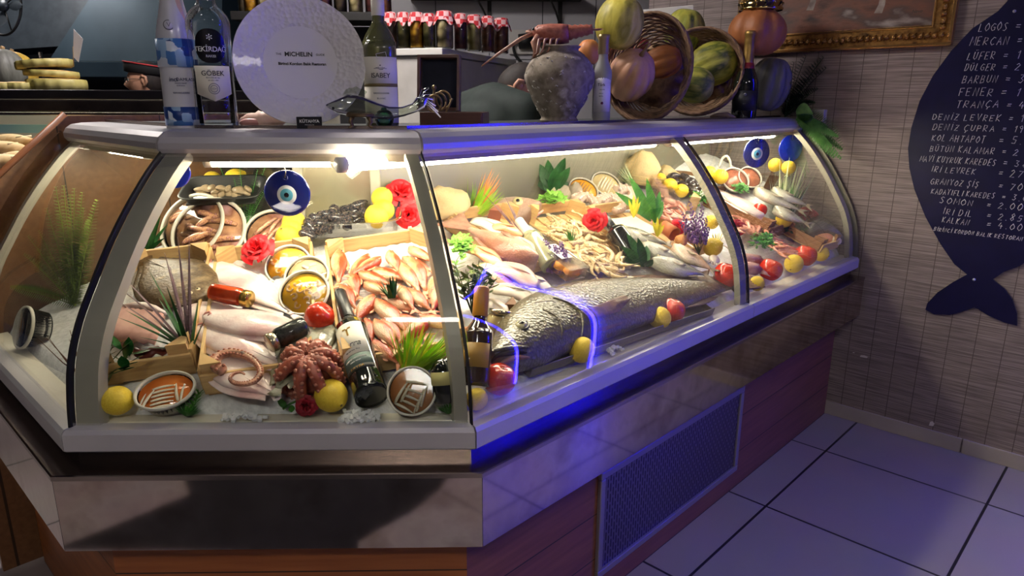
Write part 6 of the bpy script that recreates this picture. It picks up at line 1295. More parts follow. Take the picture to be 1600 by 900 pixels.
mb.ball((0, .011, 0), .0018, 8); mb.obj('house_drawing', INK, t, T(0, -r-.001, px_h(p, 110)) @ R(90, 'X'))
mb = MB(); x, z = .012, px_h(p, 88); 
for c, d in (((0, 0, .006), (.026, .001, .001)), ((0, 0, -.006), (.026, .001, .001)), ((.0125, 0, 0), (.001, .001, .013)), ((-.0125, 0, 0), (.001, .001, .013))): mb.box(c, d)
mb.obj('small_frame_label', LAB, t, T(.004, -r-.001, z) @ R(-12, 'Y'))
# glass fish on a brass stand
GF = thin('smoke_glass', (.74, .78, .70), ior=1.6, gmul=1.5, rough=.03); BRS = mat('old_brass', [srgb(96, 76, 52), srgb(146, 120, 82)], rough=.35, metal=.7, scale=30)
p = top_at(564, .44, 'F'); k = mpp(p); M_ = standM(p); t = thing('glass_fish', 'long smoky glass fish ornament on a small brass stand', 'ornament', M_)
mb = MB(); C_ = [(-52, 38), (-46, 37), (-34, 36), (-18, 38), (0, 36), (20, 30), (44, 26), (66, 28), (84, 34), (94, 42), (104, 50)]; rr_ = [.8, 3.5, 9, 13, 13, 11, 8, 6, 6, 8, 3]
mb.tube([(x*k, 0, (z-2)*k) for x, z in C_], [v*k for v in rr_], 18, None, 0, 1.25); mb.obj('body', GF, t)
f = MB(); fin(f, [(-26*k, 0, 50*k), (-10*k, 0, 53*k), (6*k, 0, 49*k)], [(-20*k, 0, 59*k), (-4*k, 0, 63*k), (12*k, 0, 56*k)], .004, .001); f.v = [(x, z_, z) for x, z_, z in [(v[0], v[2]*.0+v[1], v[2]) for v in f.v]]; f.obj('back_fin', GF, t)
f = MB(); 
for i in range(6): f.tube([(90*k, 0, 40*k), ((98+i*2)*k, (i-2.5)*2*k, (58-i*4)*k), ((106+i*4)*k, (i-2.5)*4*k, (62-i*9)*k)], [3*k, 3*k, 1.2*k], 8)
f.obj('tail', GF, t); MB().ball((-40*k, -7*k, 31*k), 2.2*k, 10).obj('eye', EYEB, t)
b = MB(); b.lathe([(20*k, 18*k), (22*k, 19*k), (22*k, 22*k), (16*k, 24*k), (0, 24*k)], 24); b.obj('stand_top', BRS, t)
for i in range(4): a = PI/4+i*PI/2; MB().tube([(17*k*math.cos(a), 17*k*math.sin(a), 19*k), (22*k*math.cos(a), 22*k*math.sin(a), 11*k), (18*k*math.cos(a), 18*k*math.sin(a), 5*k), (25*k*math.cos(a), 25*k*math.sin(a), 2*k)], [4*k, 3.2*k, 2.6*k, 2*k], 8).obj('stand_leg', BRS, t)
p = top_at(601, .47, 'F'); k = mpp(p); t = thing('glass_float', 'small green glass ball float at the foot of the white wine bottle', 'ornament', standM(p)); MB().lathe(smooth_prof([(.4, -.95), (.8, -.6), (1, 0), (.8, .62), (.4, .92), (0, 1)], 3), 22, S(15*k)).obj('ball', thin('float_green', (.25, .62, .38), ior=1.5, gmul=1.6), t, T(0, 0, 14.5*k)); MB().lathe([(.005, 0), (.008, .002), (.006, .006), (0, .006)], 12).obj('knob', thin('float_green', 0), t, T(0, 0, 28*k))
# open wooden box with brass instruments
p = top_at(690, .60, 'R'); k = mpp(p); t = thing('wooden_box', 'open dark wooden instrument box with its lid standing up', 'box', standM(p, (-.12, -1, 0))); MAH = mat('mahogany', [srgb(74, 44, 36), srgb(104, 66, 52)], rough=.35, scale=4, stretch=(1, 1, 8)); VEL = mat('navy_velvet', [srgb(22, 24, 36), srgb(34, 38, 54)], rough=.9)
w, d, h = 92*k, .14, 20*k; mb = MB()
for c, s_ in (((0, 0, .004), (w, d, .008)), ((0, -d/2, h/2), (w, .008, h)), ((0, d/2, h/2), (w, .008, h)), ((-w/2, 0, h/2), (.008, d, h)), ((w/2, 0, h/2), (.008, d, h))): mb.box(c, s_, bev=.001, seg=1)
mb.obj('body', MAH, t, T(22*k, 0, 0)); L_ = T(-12*k, d/2+.008, h) @ R(-10, 'X'); w2, h2 = 64*k, 88*k; mb = MB()
for c, s_ in (((0, 0, h2-.005), (w2, .03, .010)), ((0, 0, .005), (w2, .03, .010)), ((-w2/2, 0, h2/2), (.010, .03, h2)), ((w2/2, 0, h2/2), (.010, .03, h2))): mb.box(c, s_, bev=.001, seg=1)
mb.obj('lid_frame', MAH, t, L_); MB().box((0, .012, h2/2), (w2-.01, .004, h2-.01)).obj('lid_lining', VEL, t, L_)
p = p+V((-.012, .0, .012)); t = thing('brass_instrument', 'brass and glass navigation instrument sitting in the open wooden box', 'instrument', standM(p)); OB = mat('tarnished_brass', [srgb(120, 100, 66), srgb(170, 146, 104)], rough=.3, metal=.8, scale=30)
for i in range(3): MB().tube([((-4+i*7)*k, 0, (20+i*2)*k) + V((11*k*math.cos(a), (i-1)*5*k, 14*k*math.sin(a))) if False else ((-4+i*7)*k+11*k*math.cos(a), (i-1)*5*k, (26+i*3)*k+13*k*math.sin(a)) for a in [2*PI*j/20 for j in range(21)]], 1.6*k, 8).obj('ring', OB, t)
MB().ball((-4*k, 0, 50*k), 4*k, 12).obj('knob', OB, t); MB().tube([(-6*k, 0, 4*k), (-4*k, 0, 48*k)], 2*k, 8).obj('rod', OB, t); MB().tube([(10*k, 0, 6*k), (24*k, 0, 34*k)], 1.5*k, 8).obj('rod', OB, t)
MB().lathe([(14*k, 0), (15*k, 2*k), (10*k, 5*k), (0, 5*k)], 20).obj('foot', OB, t)
# amphora with lobster
p = top_at(873, .58, 'R'); k = mpp(p); AMP = mat('amphora_crust', [srgb(92, 80, 66), srgb(150, 138, 122), srgb(116, 104, 88), srgb(184, 172, 158)], rough=.85, scale=16, bump=1, bscale=34, detail=8)
t = thing('amphora', 'old round barnacle crusted clay amphora on the counter top', 'pottery', standM(p)); hh = px_h(p, 72)
pr = smooth_prof([(26, 0), (30, 3), (27, 8), (31, 16), (42, 38), (52, 66), (53, 84), (44, 104), (33, 114), (28, 118), (28, 122), (31, 126), (26, 127), (22, 120), (0, 118)], 3); f = hh/127
MB().lathe([(a*k, b*f) for a, b in pr], 40, None, 0, lambda a, r, z: ((r+.0035*noise.noise(V((math.cos(a)*5, math.sin(a)*5, z*38)))+.0022*noise.noise(V((math.cos(a)*14, math.sin(a)*14, z*110))))*math.cos(a), (r+.0035*noise.noise(V((math.cos(a)*5, math.sin(a)*5, z*38))))*math.sin(a), z)).obj('pot', AMP, t)
h = MB(); h.tube([(27*k, -.004, 117*f), (34*k, -.006, 110*f), (36*k, -.006, 100*f), (33*k, -.006, 93*f)], [3*k, 4*k, 4*k, 3*k], 8); h.obj('broken_handle', AMP, t)
bm_ = MB(); rb = random.Random(8)
for i in range(60):
    a = rb.uniform(-1.6, 1.6)-PI/2; z = rb.uniform(20, 108); rad = lin(z, [(q[1], q[0]) for q in [(27, 8), (31, 16), (42, 38), (52, 66), (53, 84), (44, 104), (33, 114)]])*k; bm_.tube([(rad*math.cos(a), rad*math.sin(a), z*f), ((rad+.003)*math.cos(a+.03), (rad+.003)*math.sin(a+.03), z*f+.003), (rad*math.cos(a+.08), rad*math.sin(a+.08), z*f+rb.uniform(-.006, .006))], .0016, 5)
tag(bm_.obj('worm_tubes', mat('barnacle', srgb(190, 182, 170), rough=.8), t), kind='stuff')
pl = p+V((0, 0, hh+.004)); LOB = mat('lobster_shell', [srgb(120, 56, 44), srgb(176, 104, 84), srgb(140, 70, 56)], rough=.45, scale=30, bump=.4, bscale=120); LOP = mat('lobster_pale', [srgb(150, 100, 82), srgb(186, 140, 116)], rough=.45, scale=40)
t = thing('spiny_lobster', 'dried reddish brown spiny lobster lying across the mouth of the amphora', 'lobster', standM(pl)); q = k
b = MB(); b.tube([(-42*q, 0, 16*q), (-34*q, 0, 17*q), (-20*q, 0, 16*q), (0, 0, 15*q), (12*q, 0, 16*q)], [7*q, 13*q, 16*q, 17*q, 15*q], 14, None, 0, .9); 
for i in range(14): a = i*2.4; b.ball((-38*q+i*3*q, 11*q*math.cos(a), 18*q+9*q*abs(math.sin(a))), (1.6*q, 1.6*q, 2*q), 5)
b.obj('carapace', LOB, t); b = MB(); b.tube([((10+i*4.2)*q, 0, (17+.6*i)*q) for i in range(10)], [(14-.6*i)*q*(1.08 if i % 2 else .90) for i in range(10)], 14, None, 0, .8); b.obj('tail', LOB, t)
f_ = MB()
for i in range(5): f_.blade((46*q, (i-2)*3*q, 22*q), (1, (i-2)*.35, .1), 20*q, 9*q, .3, seg=3, shape=1)
f_.obj('tail_fan', LOP, t)
for i in range(4):
    for sg in (-1, 1): x = (-26+i*9)*q; MB().tube([(x, sg*9*q, 9*q), (x-6*q, sg*20*q, 6*q), (x-9*q, sg*24*q, -8*q-6*q*(i == 0)), (x-13*q, sg*25*q, -16*q)], [2.2*q, 2*q, 1.6*q, .9*q], 6).obj('leg', LOP, t)
MB().tube([(-34*q, -9*q, 12*q), (-40*q, -15*q, 2*q), (-36*q, -17*q, -10*q), (-40*q, -17*q, -20*q)], [4.5*q, 5*q, 4.5*q, 2*q], 8).obj('claw_leg', LOP, t)
MB().tube([(-42*q, -4*q, 16*q), (-60*q, -8*q, 8*q), (-90*q, -16*q, -12*q), (-118*q, -22*q, -32*q)], [3.2*q, 3*q, 2.2*q, 1*q], 8).obj('antenna', LOP, t); MB().tube([(-42*q, 4*q, 18*q), (-52*q, 12*q, 20*q), (-46*q, 22*q, 24*q)], [2.6*q, 2*q, 1*q], 8).obj('antenna', LOP, t); MB().ball((-41*q, -7*q, 22*q), 2*q, 8).obj('eye', EYEB, t)
# small frosted bottle
p = top_at(939, .50, 'R'); k = mpp(p); r = 13.5*k; t = thing('liqueur_bottle', 'slim frosted bottle with gold capsule in front of the large basket', 'bottle', standM(p)); hb = px_h(p, 54)
MB().lathe(smooth_prof([(r*.92, 0), (r, .003), (r*.98, hb*.40), (r*1.05, hb*.52), (r*.98, hb*.6), (r*.55, hb*.73), (r*.52, hb*.86)], 3), 24).obj('bottle', mat('frosted_glass', srgb(196, 196, 190), rough=.35, trans=.6), t); MB().lathe([(r*.56, hb*.78), (r*.62, hb*.785), (r*.60, hb*.95), (r*.66, hb*.96), (r*.64, hb), (0, hb)], 18).obj('capsule', mat('pale_gold', srgb(176, 152, 104), rough=.35, metal=.5), t)
band(r+.0005, hb*.12, hb*.48, -1.1, 1.1, cuts=lambda f, a, b_: (a, b_+.012*(1-abs(f-.5)*2))).obj('label', mat('white_label', 0), t); lettering([('Türk', .013, -.003, hb*.43), ('ADNAN', .0045, 0, hb*.375), ('ÖKÜZ', .005, -.003, hb*.33), ('BOĞA', .005, -.003, hb*.30)], INK, t, wrap=r+.0012); MB().lathe([(.0, -.001), (.004, 0), (0, .001)], 12).obj('grape_mark', mat('grape_ink', srgb(110, 50, 80)), t, T(.001, -r-.001, hb*.22) @ R(90, 'X') @ S(1.2))
# ---- baskets, pumpkins and melons
WIC = mat('wicker', [srgb(96, 70, 50), srgb(140, 108, 80), srgb(74, 52, 38)], rough=.7, scale=24, stretch=(1, 1, 3)); 
def basket(px, py, s, rx_px, ry_px, lab, sec='R', tilt=62, depth=.14, seed=1, yaw=0):
    p = at_plane(px, py, rpt(0, s, 0), INW['R']); k = mpp(p); rx, ry = rx_px*k, ry_px*k; M_ = standM(p) @ R(yaw, 'Z') @ R(tilt, 'X')   # local Z = opening direction
    t = thing('wicker_basket', lab, 'basket', M_); rr = random.Random(seed)
    def ring(z, f, j, th, nm=None): return [(rx*f*math.cos(a)+.002*math.sin(a*9+j), ry*f*math.sin(a)+.002*math.cos(a*7+j), z+.0035*math.sin(a*15+j*PI)) for a in [2*PI*i/60 for i in range(61)]]
    wv = MB()
    for j in range(16): f = lin(j/15, [(0, .62), (.3, .80), (.7, .93), (1, .99)]); wv.tube(ring(-depth+depth*j/15, f, j, 0), .0042, 5)
    wv.obj('woven_wall', WIC, t); bt = MB(); bt.lathe([(0, -depth-.004), (rx*.64, -depth-.004), (rx*.66, -depth+.002), (0, -depth+.004)], 36, None, 0, None, True, ry/rx); bt.obj('bottom', WIC, t); rm = MB()
    for j in range(5): rm.tube([(rx*(1.0+.022*math.sin(a*5+j*1.26))*math.cos(a), ry*(1.0+.022*math.sin(a*5+j*1.26))*math.sin(a), .012*math.cos(a*5+j*1.26)+.004) for a in [2*PI*i/90 for i in range(91)]], .0048, 5)
    rm.obj('braided_rim', WIC, t); return t, M_, k
basket(1012, 106, .56, 68, 82, 'large round wicker basket tipped on its side, holding pumpkins and a melon', tilt=80, depth=.16, yaw=-16)
basket(1092, 112, .62, 66, 66, 'second wicker basket behind, tipped toward the viewer and full of melons', tilt=78, depth=.12, seed=3, yaw=-8)
MEL = lambda n, c, st, sc=9: mat(n, c, rough=.5, scale=sc, stretch=st, bump=.5, bscale=60, detail=8)
YM = MEL('yellow_melon', [srgb(196, 176, 40), srgb(220, 206, 90), srgb(150, 140, 40), srgb(214, 200, 110)], (1, 1, .35), 14); GM = MEL('green_melon', [srgb(120, 130, 40), srgb(176, 170, 70), srgb(84, 96, 34), srgb(190, 180, 90)], (1, 1, .35), 16); OP = MEL('orange_pumpkin', [srgb(190, 112, 58), srgb(208, 140, 82)], (1, 1, .4), 8); PPK = MEL('pink_pumpkin', [srgb(196, 142, 110), srgb(214, 170, 140)], (1, 1, 1), 9); GPK = MEL('grey_pumpkin', [srgb(74, 76, 72), srgb(110, 110, 104), srgb(90, 90, 86)], (1, 1, .4), 12); BPK = MEL('brown_pumpkin', [srgb(160, 94, 52), srgb(178, 112, 66)], (1, 1, 1), 5)
STM = mat('dry_stem', [srgb(130, 100, 62), srgb(160, 130, 88)], rough=.7, scale=30)
def gourd(name, lab, px, py, s, rw, rh, m, ribs=10, rib=.05, axis=(0, 0, 1), stem=None, flat=.0, plane='R', dist=None, cat='pumpkin', dimple=.08, group=None):
    p = at_plane(px, py, rpt(0, s, 0), INW['R']) if dist is None else at_depth(px, py, dist); k = mpp(p); ax = (RT*axis[0]-UP*axis[1]*-1-FW*axis[2]).normalized()
    t = thing(name, lab, cat, frame(p, ax.orthogonal(), ax), group); n = 18; pr = []
    for i in range(n+1): a = PI*i/n; pr.append((math.sin(a)**(.9), -math.cos(a)))
    pr[0] = (0, -1); pr[-1] = (0, 1)
    def fn(a, r, z):
        q = r*(1-rib*(1-abs(math.cos(a*ribs/2))**.7)*1.0); dz = z*(1-dimple*max(0, 1-r*2.2)); return (q*math.cos(a)*rw*k, q*math.sin(a)*rw*k, dz*rh*k)
    MB().lathe(pr, ribs*6, None, 0, fn).obj('rind', m, t)
    if stem: L = stem*k; MB().tube([(0, 0, rh*k*.9), (.004, 0, rh*k*.95+L*.4), (L*.35, 0, rh*k+L*.8), (L*.5, 0, rh*k+L)], [L*.28, L*.18, L*.14, L*.18], 8).obj('stem', STM, t)
    return t
gourd('melon', 'big bright yellow melon on top of the large basket', 968, 36, .62, 38, 41, YM, 10, .03, (.25, .9, .3), cat='melon'); gourd('pumpkin', 'big pale pink pumpkin with a bent stem in the large basket', 986, 118, .60, 36, 43, PPK, 10, .11, (.25, .5, .8), 16); gourd('pumpkin', 'round orange pumpkin at the right inside the large basket', 1036, 98, .60, 27, 33, OP, 10, .12, (.8, .15, .55), 10); gourd('pumpkin', 'small orange gourd behind the frosted bottle', 920, 82, .70, 18, 20, OP, 8, .04, (0, 1, .2)); gourd('pomegranate', 'dark red pomegranate between melon and pumpkins', 1002, 72, .72, 12, 13, mat('pomegranate', [srgb(110, 28, 34), srgb(140, 46, 46)], rough=.4, scale=9), 6, .02, (.3, .8, .3), cat='fruit')
gourd('melon', 'upright green yellow melon at the back with a visible stem end', 1069, 50, .76, 32, 35, GM, 10, .07, (.1, .9, .5), cat='melon'); gourd('melon', 'striped melon lying to the right in the second basket', 1114, 100, .60, 34, 38, GM, 10, .06, (.9, .25, .3), cat='melon'); gourd('melon', 'lower striped melon at the front of the second basket', 1086, 133, .57, 28, 30, GM, 10, .06, (.9, -.2, .3), cat='melon')
p = at_plane(1052, 46, rpt(0, .70, 0), INW['R']); k = mpp(p); tag(MB().tube([(0, 0, -8*k), (0, 0, 8*k)], 5.5*k, 12).obj('cork', mat('cork', [srgb(140, 106, 76), srgb(166, 130, 96)], rough=.8, scale=60)), 'brown cork stub between the melons and the basket', 'cork').matrix_world = T(*p)
gp = gourd('pumpkin', 'large grey ribbed pumpkin behind the black sparkling bottle', 1202, 132, .45, 33, 42, GPK, 9, .16, (.15, .9, .3)); gourd('pumpkin', 'big orange brown pumpkin resting on the grey one, wearing a gold crown', 1183, 50, .47, 45, 36, BPK, 7, .15, (.1, .95, .25))
# gold crown tin
p = at_plane(1188, 17, rpt(0, .47, 0), INW['R']); k = mpp(p); GLD = mat('polished_gold', [srgb(176, 146, 84), srgb(206, 180, 120)], rough=.15, metal=1, scale=5); t = thing('gold_crown', 'gold pierced crown shaped dish sitting on the orange brown pumpkin', 'crown', standM(p)); mb = MB(); r = 33*k
mb.lathe([(r, 0), (r*1.03, .003), (r*1.03, .01), (r*.98, .012), (r*.97, .045), (r*1.02, .05), (r*1.02, .056), (r*.95, .056), (r*.93, .012), (r*.93, .002), (0, .002)], 36, cap=False); mb.obj('band', GLD, t)
for i in range(14): a = 2*PI*i/14; MB().ball((r*.985*math.cos(a), r*.985*math.sin(a), .028), (.006, .006, .006), 8).obj('stud', mat('dark_stud', (.02, .018, .015), rough=.2, metal=.5) if i % 2 else GLD, t)
# black champagne bottle
p = top_at(1161, .44, 'R'); k = mpp(p); r = 19*k; hb = px_h(p, 48); t = thing('champagne_bottle', 'black sparkling wine bottle with gold foil neck standing before the grey pumpkin', 'bottle', standM(p)); MB().lathe(smooth_prof([(r*.9, 0), (r, .004), (r*.99, hb*.36), (r*.88, hb*.46), (r*.55, hb*.58), (r*.42, hb*.66), (r*.38, hb*.8), (r*.34, hb*.94)], 3), 24).obj('bottle', DGL, t)
MB().lathe(smooth_prof([(r*.46, hb*.63), (r*.44, hb*.72), (r*.38, hb*.84), (r*.40, hb*.87), (r*.38, hb*.93), (r*.44, hb*.96), (r*.36, hb), (0, hb)], 2), 18).obj('foil', mat('gold_foil', [srgb(160, 124, 60), srgb(190, 156, 92)], rough=.35, metal=.7, scale=30, bump=.4), t); MB().lathe([(r*.58, hb*.55), (r*.60, hb*.555), (r*.47, hb*.64), (r*.45, hb*.64)], 18, cap=False).obj('red_collar', mat('wine_collar', srgb(120, 34, 40), rough=.35), t)
band(r+.0005, hb*.09, hb*.32, -1.1, 1.1).obj('label', mat('charcoal_label', srgb(30, 30, 34), rough=.5), t); lettering([('CPA', .008, 0, hb*.22), ('BRUT', .005, 0, hb*.17)], mat('dim_ink', srgb(96, 96, 104)), t, wrap=r+.0012); MB().lathe([(.0, 0), (.0065, 0), (.0065, .001), (0, .001)], 16).obj('round_mark', mat('dim_ink', 0), t, T(0, -r-.0006, hb*.275) @ R(90, 'X'))
p = top_at(1128, .46, 'R'); mb = MB(); mb.tube([(-.05, 0, .008), (-.02, .004, .014), (.02, 0, .016), (.055, -.003, .006)], [.004, .010, .012, .003], 8); tag(mb.obj('driftwood', mat('driftwood', [srgb(110, 90, 76), srgb(150, 128, 108)], rough=.8, scale=30)), 'thin pale driftwood stick lying at the foot of the second basket', 'driftwood').matrix_world = standM(p)
# ferns at the wall end
def fernM(base, tips, lab, m, d0, dj=.05):
    M_ = frame(base, RT, V((0, 0, 1))); inv = M_.inverted(); mb = MB()
    for i, (x, y) in enumerate(tips): q = inv @ at_depth(x, y, d0+dj*math.sin(i*2.3)); frond(mb, (0, 0, 0), q.normalized()+V((0, 0, .25)), q.length*1.03, .055, 22, .5, w=.012, droop=.2, up=(0, -1, .2), ang=.7)
    plant('fern', lab, M_, [('fronds', mb, m)])
p = top_at(1226, .40, 'R'); fernM(p, [(1258, 90), (1280, 98), (1268, 120), (1284, 92), (1240, 100), (1276, 140), (1262, 150), (1288, 108), (1236, 130), (1272, 162)], 'dark green fern behind the grey pumpkin against the wallpaper', leafmat('fern_dark', srgb(22, 40, 28), srgb(40, 66, 44)), (p-CAM).dot(FW)-.12, .03)
p = rpt(LR-.06, .34, 1.44); fernM(p, [(1268, 180), (1290, 196), (1306, 212), (1312, 232), (1300, 244), (1310, 246), (1280, 190), (1296, 226)], 'bright green fern hanging over the wall end of the counter', leafmat('fern_bright', srgb(60, 104, 50), srgb(96, 146, 76)), (p-CAM).dot(FW)-.10, .02)
v, z = wallpt(1280, 184); MB2 = MB().box((0, 0, .02), (.07, .075, .04), bev=.003); tag(MB2.obj('socket_box', mat('grey_plastic', srgb(190, 186, 182), rough=.5), None, wallM(v, z, .0)), 'pale plastic box on the wall behind the ferns', 'electrical box')
# ------------------------------------------------------------------ blue LED strips round the doorway on the right wall, dark sheet added for the skirt reflection
BLUE = glow('blue_led', (.006, .004, 1.0), NEON_W)
def led(lab, v0, z0, v1, z1):
    t = thing('led_strip', lab, 'light strip', wallM((v0+v1)/2, (z0+z1)/2, 0)); w, h = max(abs(v1-v0), .022), max(abs(z1-z0), .022)
    MB().box((0, 0, .004), (w, h, .008)).obj('channel', ALU, t); MB().box((0, 0, .013), (max(w-.006, .016), max(h-.006, .016), .010)).obj('light_bar', BLUE, t)
led('upright blue light strip nearer the fish counter', 1.62, .06, 1.62, 2.84); led('upright blue light strip farther from the fish counter', 2.38, .06, 2.38, 2.84); led('level blue light strip over the doorway', 1.645, 2.85, 2.355, 2.85)
tag(MB().box((2.0, 1.42, .012), (.70, 2.76, .02)).obj('door_1', mat('door_dark', [srgb(40, 36, 50), srgb(52, 46, 62)], rough=.4), None, wallM(0, 0, 0)), kind='structure')
mt = [(-1.23, -1.6), (-1.23, -1.26), (-1.15, -1.13), (-1.22, -1.06), (-1.45, -.80), (-.43, -.76), (-.44, -.83), (-.38, -.90), (-.28, -1.0), (-.19, -1.15), (-.14, -1.3), (-.12, -1.6)]
tag(MB().prism(mt[::-1], .0005, .008).obj('reflected_dark_sheet', mat('black_sheet', [(.010, .010, .012), (.018, .017, .02)], rough=.9, scale=40)), 'black cut sheet added before the front window to darken the skirt reflection', 'mat')  # unseen sheet, cut to give the steel skirt its dark reflection
# ------------------------------------------------------------------ fish shaped price board on the wall
left = [(1600, 0), (1560, 18), (1520, 45), (1487, 80), (1459, 118), (1438, 158), (1425, 200), (1420, 232), (1422, 262), (1430, 296), (1447, 338), (1470, 380), (1492, 412), (1512, 428)]
tailp = [(1490, 440), (1466, 456), (1450, 473), (1447, 483), (1460, 490), (1485, 491), (1505, 486), (1524, 479), (1545, 492), (1570, 503), (1590, 508), (1590, 490), (1583, 468), (1570, 450), (1552, 436)]
pl = [wallpt(*p) for p in left]; ptail = [wallpt(*p) for p in tailp]; ax = (pl[-1][0]+ptail[-1][0])/2+.0
right = [(2*ax-v+.03, z+.03) for v, z in pl[1:][::-1]]
poly = [(ax, pl[0][1]+.10)]+[(v, z) for v, z in pl[1:]]+ptail+right
board = thing('price_board', 'dark navy fish shaped price board with white handwriting on the wallpapered wall', 'menu board', wallM(0, 0, .0))
BM = mat('navy_board', [srgb(16, 14, 52), srgb(20, 18, 62)], rough=.35)
pm = MB(); pm.prism(smooth2 if False else poly[::-1], .004, .012); pm.obj('panel', BM, board)
for px, py in ((1586, 18), (1523, 436)): v, z = wallpt(px, py); MB().lathe([(0, .0), (.006, 0), (.006, .003), (0, .005)], 12).obj('screw', mat('screw_steel', srgb(190, 190, 196), rough=.3, metal=.6), board, T(v, z, .011))
GL = {'A': [[(0, 0), (.45, 1), (.9, 0)], [(.15, .4), (.75, .4)]], 'B': [[(0, 0), (0, 1), (.6, .9), (.6, .6), (0, .5), (.7, .45), (.7, .1), (0, 0)]], 'C': [[(.8, .85), (.4, 1), (0, .6), (0, .3), (.4, 0), (.8, .15)]], 'D': [[(0, 0), (0, 1), (.5, .95), (.8, .5), (.5, .05), (0, 0)]], 'E': [[(.7, 1), (0, 1), (0, 0), (.7, 0)], [(0, .5), (.55, .5)]], 'F': [[(.75, 1), (0, 1), (0, 0)], [(0, .5), (.55, .5)]], 'G': [[(.8, .85), (.4, 1), (0, .6), (0, .3), (.4, 0), (.8, .1), (.8, .45), (.45, .45)]], 'H': [[(0, 0), (0, 1)], [(.7, 0), (.7, 1)], [(0, .5), (.7, .5)]], 'I': [[(.2, 0), (.2, 1)]], 'K': [[(0, 0), (0, 1)], [(.7, 1), (0, .45), (.75, 0)]], 'L': [[(0, 1), (0, 0), (.65, 0)]], 'M': [[(0, 0), (.1, 1), (.5, .3), (.9, 1), (1, 0)]], 'N': [[(0, 0), (0, 1), (.75, 0), (.75, 1)]], 'O': [[(.4, 1), (0, .6), (0, .3), (.4, 0), (.8, .3), (.8, .65), (.4, 1)]], 'P': [[(0, 0), (0, 1), (.65, .9), (.65, .55), (0, .45)]], 'R': [[(0, 0), (0, 1), (.65, .9), (.6, .55), (0, .45), (.75, 0)]], 'S': [[(.7, .9), (.35, 1), (.05, .8), (.65, .3), (.4, 0), (0, .1)]], 'T': [[(0, 1), (.8, 1)], [(.4, 1), (.4, 0)]], 'U': [[(0, 1), (.05, .2), (.4, 0), (.7, .2), (.75, 1)]], 'V': [[(0, 1), (.4, 0), (.8, 1)]], 'X': [[(0, 0), (.7, 1)], [(0, 1), (.7, 0)]], 'Y': [[(0, 1), (.4, .5), (.8, 1)], [(.4, .5), (.4, 0)]], 'Z': [[(0, 1), (.7, 1), (0, 0), (.75, 0)], [(.15, .5), (.55, .5)]], '=': [[(0, .62), (.6, .62)], [(0, .35), (.6, .35)]], '.': [[(.1, 0), (.15, .06)]], '0': [[(.35, 1), (0, .6), (0, .3), (.35, 0), (.7, .3), (.7, .65), (.35, 1)]], '1': [[(.1, .75), (.35, 1), (.35, 0)]], '2': [[(.05, .8), (.35, 1), (.65, .75), (0, 0), (.75, 0)]], '3': [[(.05, .95), (.6, .95), (.25, .55), (.65, .3), (.4, 0), (0, .1)]], '4': [[(.3, 1), (0, .4), (.7, .4)], [(.5, .65), (.5, 0)]], '5': [[(.65, 1), (.1, 1), (.05, .6), (.6, .5), (.5, .05), (0, .05)]], '7': [[(0, 1), (.7, 1), (.2, 0)]], '8': [[(.35, .5), (.05, .8), (.35, 1), (.6, .8), (.05, .2), (.35, 0), (.65, .2), (.35, .5)]], '9': [[(.6, .7), (.3, .5), (.05, .8), (.35, 1), (.6, .7), (.5, 0)]]}
BASE = {'İ': ('I', 'dot'), 'Ü': ('U', 'dots'), 'Ö': ('O', 'dots'), 'Ç': ('C', 'ced'), 'Ş': ('S', 'ced'), 'Ğ': ('G', 'dot')}
CHALK = mat('white_chalk', srgb(214, 208, 214), rough=.8); rh = random.Random(12)
def scrawl(mb, txt, x, y, h, sp=1.0):
    for ch in txt:
        if ch == ' ': x += h*.55*sp; continue
        b, mk = BASE.get(ch, (ch, None)); sh = .16+rh.uniform(-.05, .05); hh = h*rh.uniform(.9, 1.1); dy = rh.uniform(-.06, .06)*h
        P_ = lambda q: (x+q[0]*h*.72*sp+q[1]*hh*sh, y+dy+q[1]*hh, .0135)
        st_ = [list(s_) for s_ in GL.get(b, [])]
        if mk == 'dot': st_.append([(.22, 1.2), (.27, 1.27)])
        if mk == 'dots': st_ += [[(.2, 1.2), (.25, 1.27)], [(.55, 1.2), (.6, 1.27)]]
        if mk == 'ced': st_.append([(.4, 0), (.45, -.15), (.3, -.25)])
        for s_ in st_: mb.tube([P_((q[0]+rh.uniform(-.03, .03), q[1]+rh.uniform(-.03, .03))) for q in s_], .0011, 4)
        x += h*(.72*(1.0 if b not in 'I.1' else .45)+.26)*sp
    return x
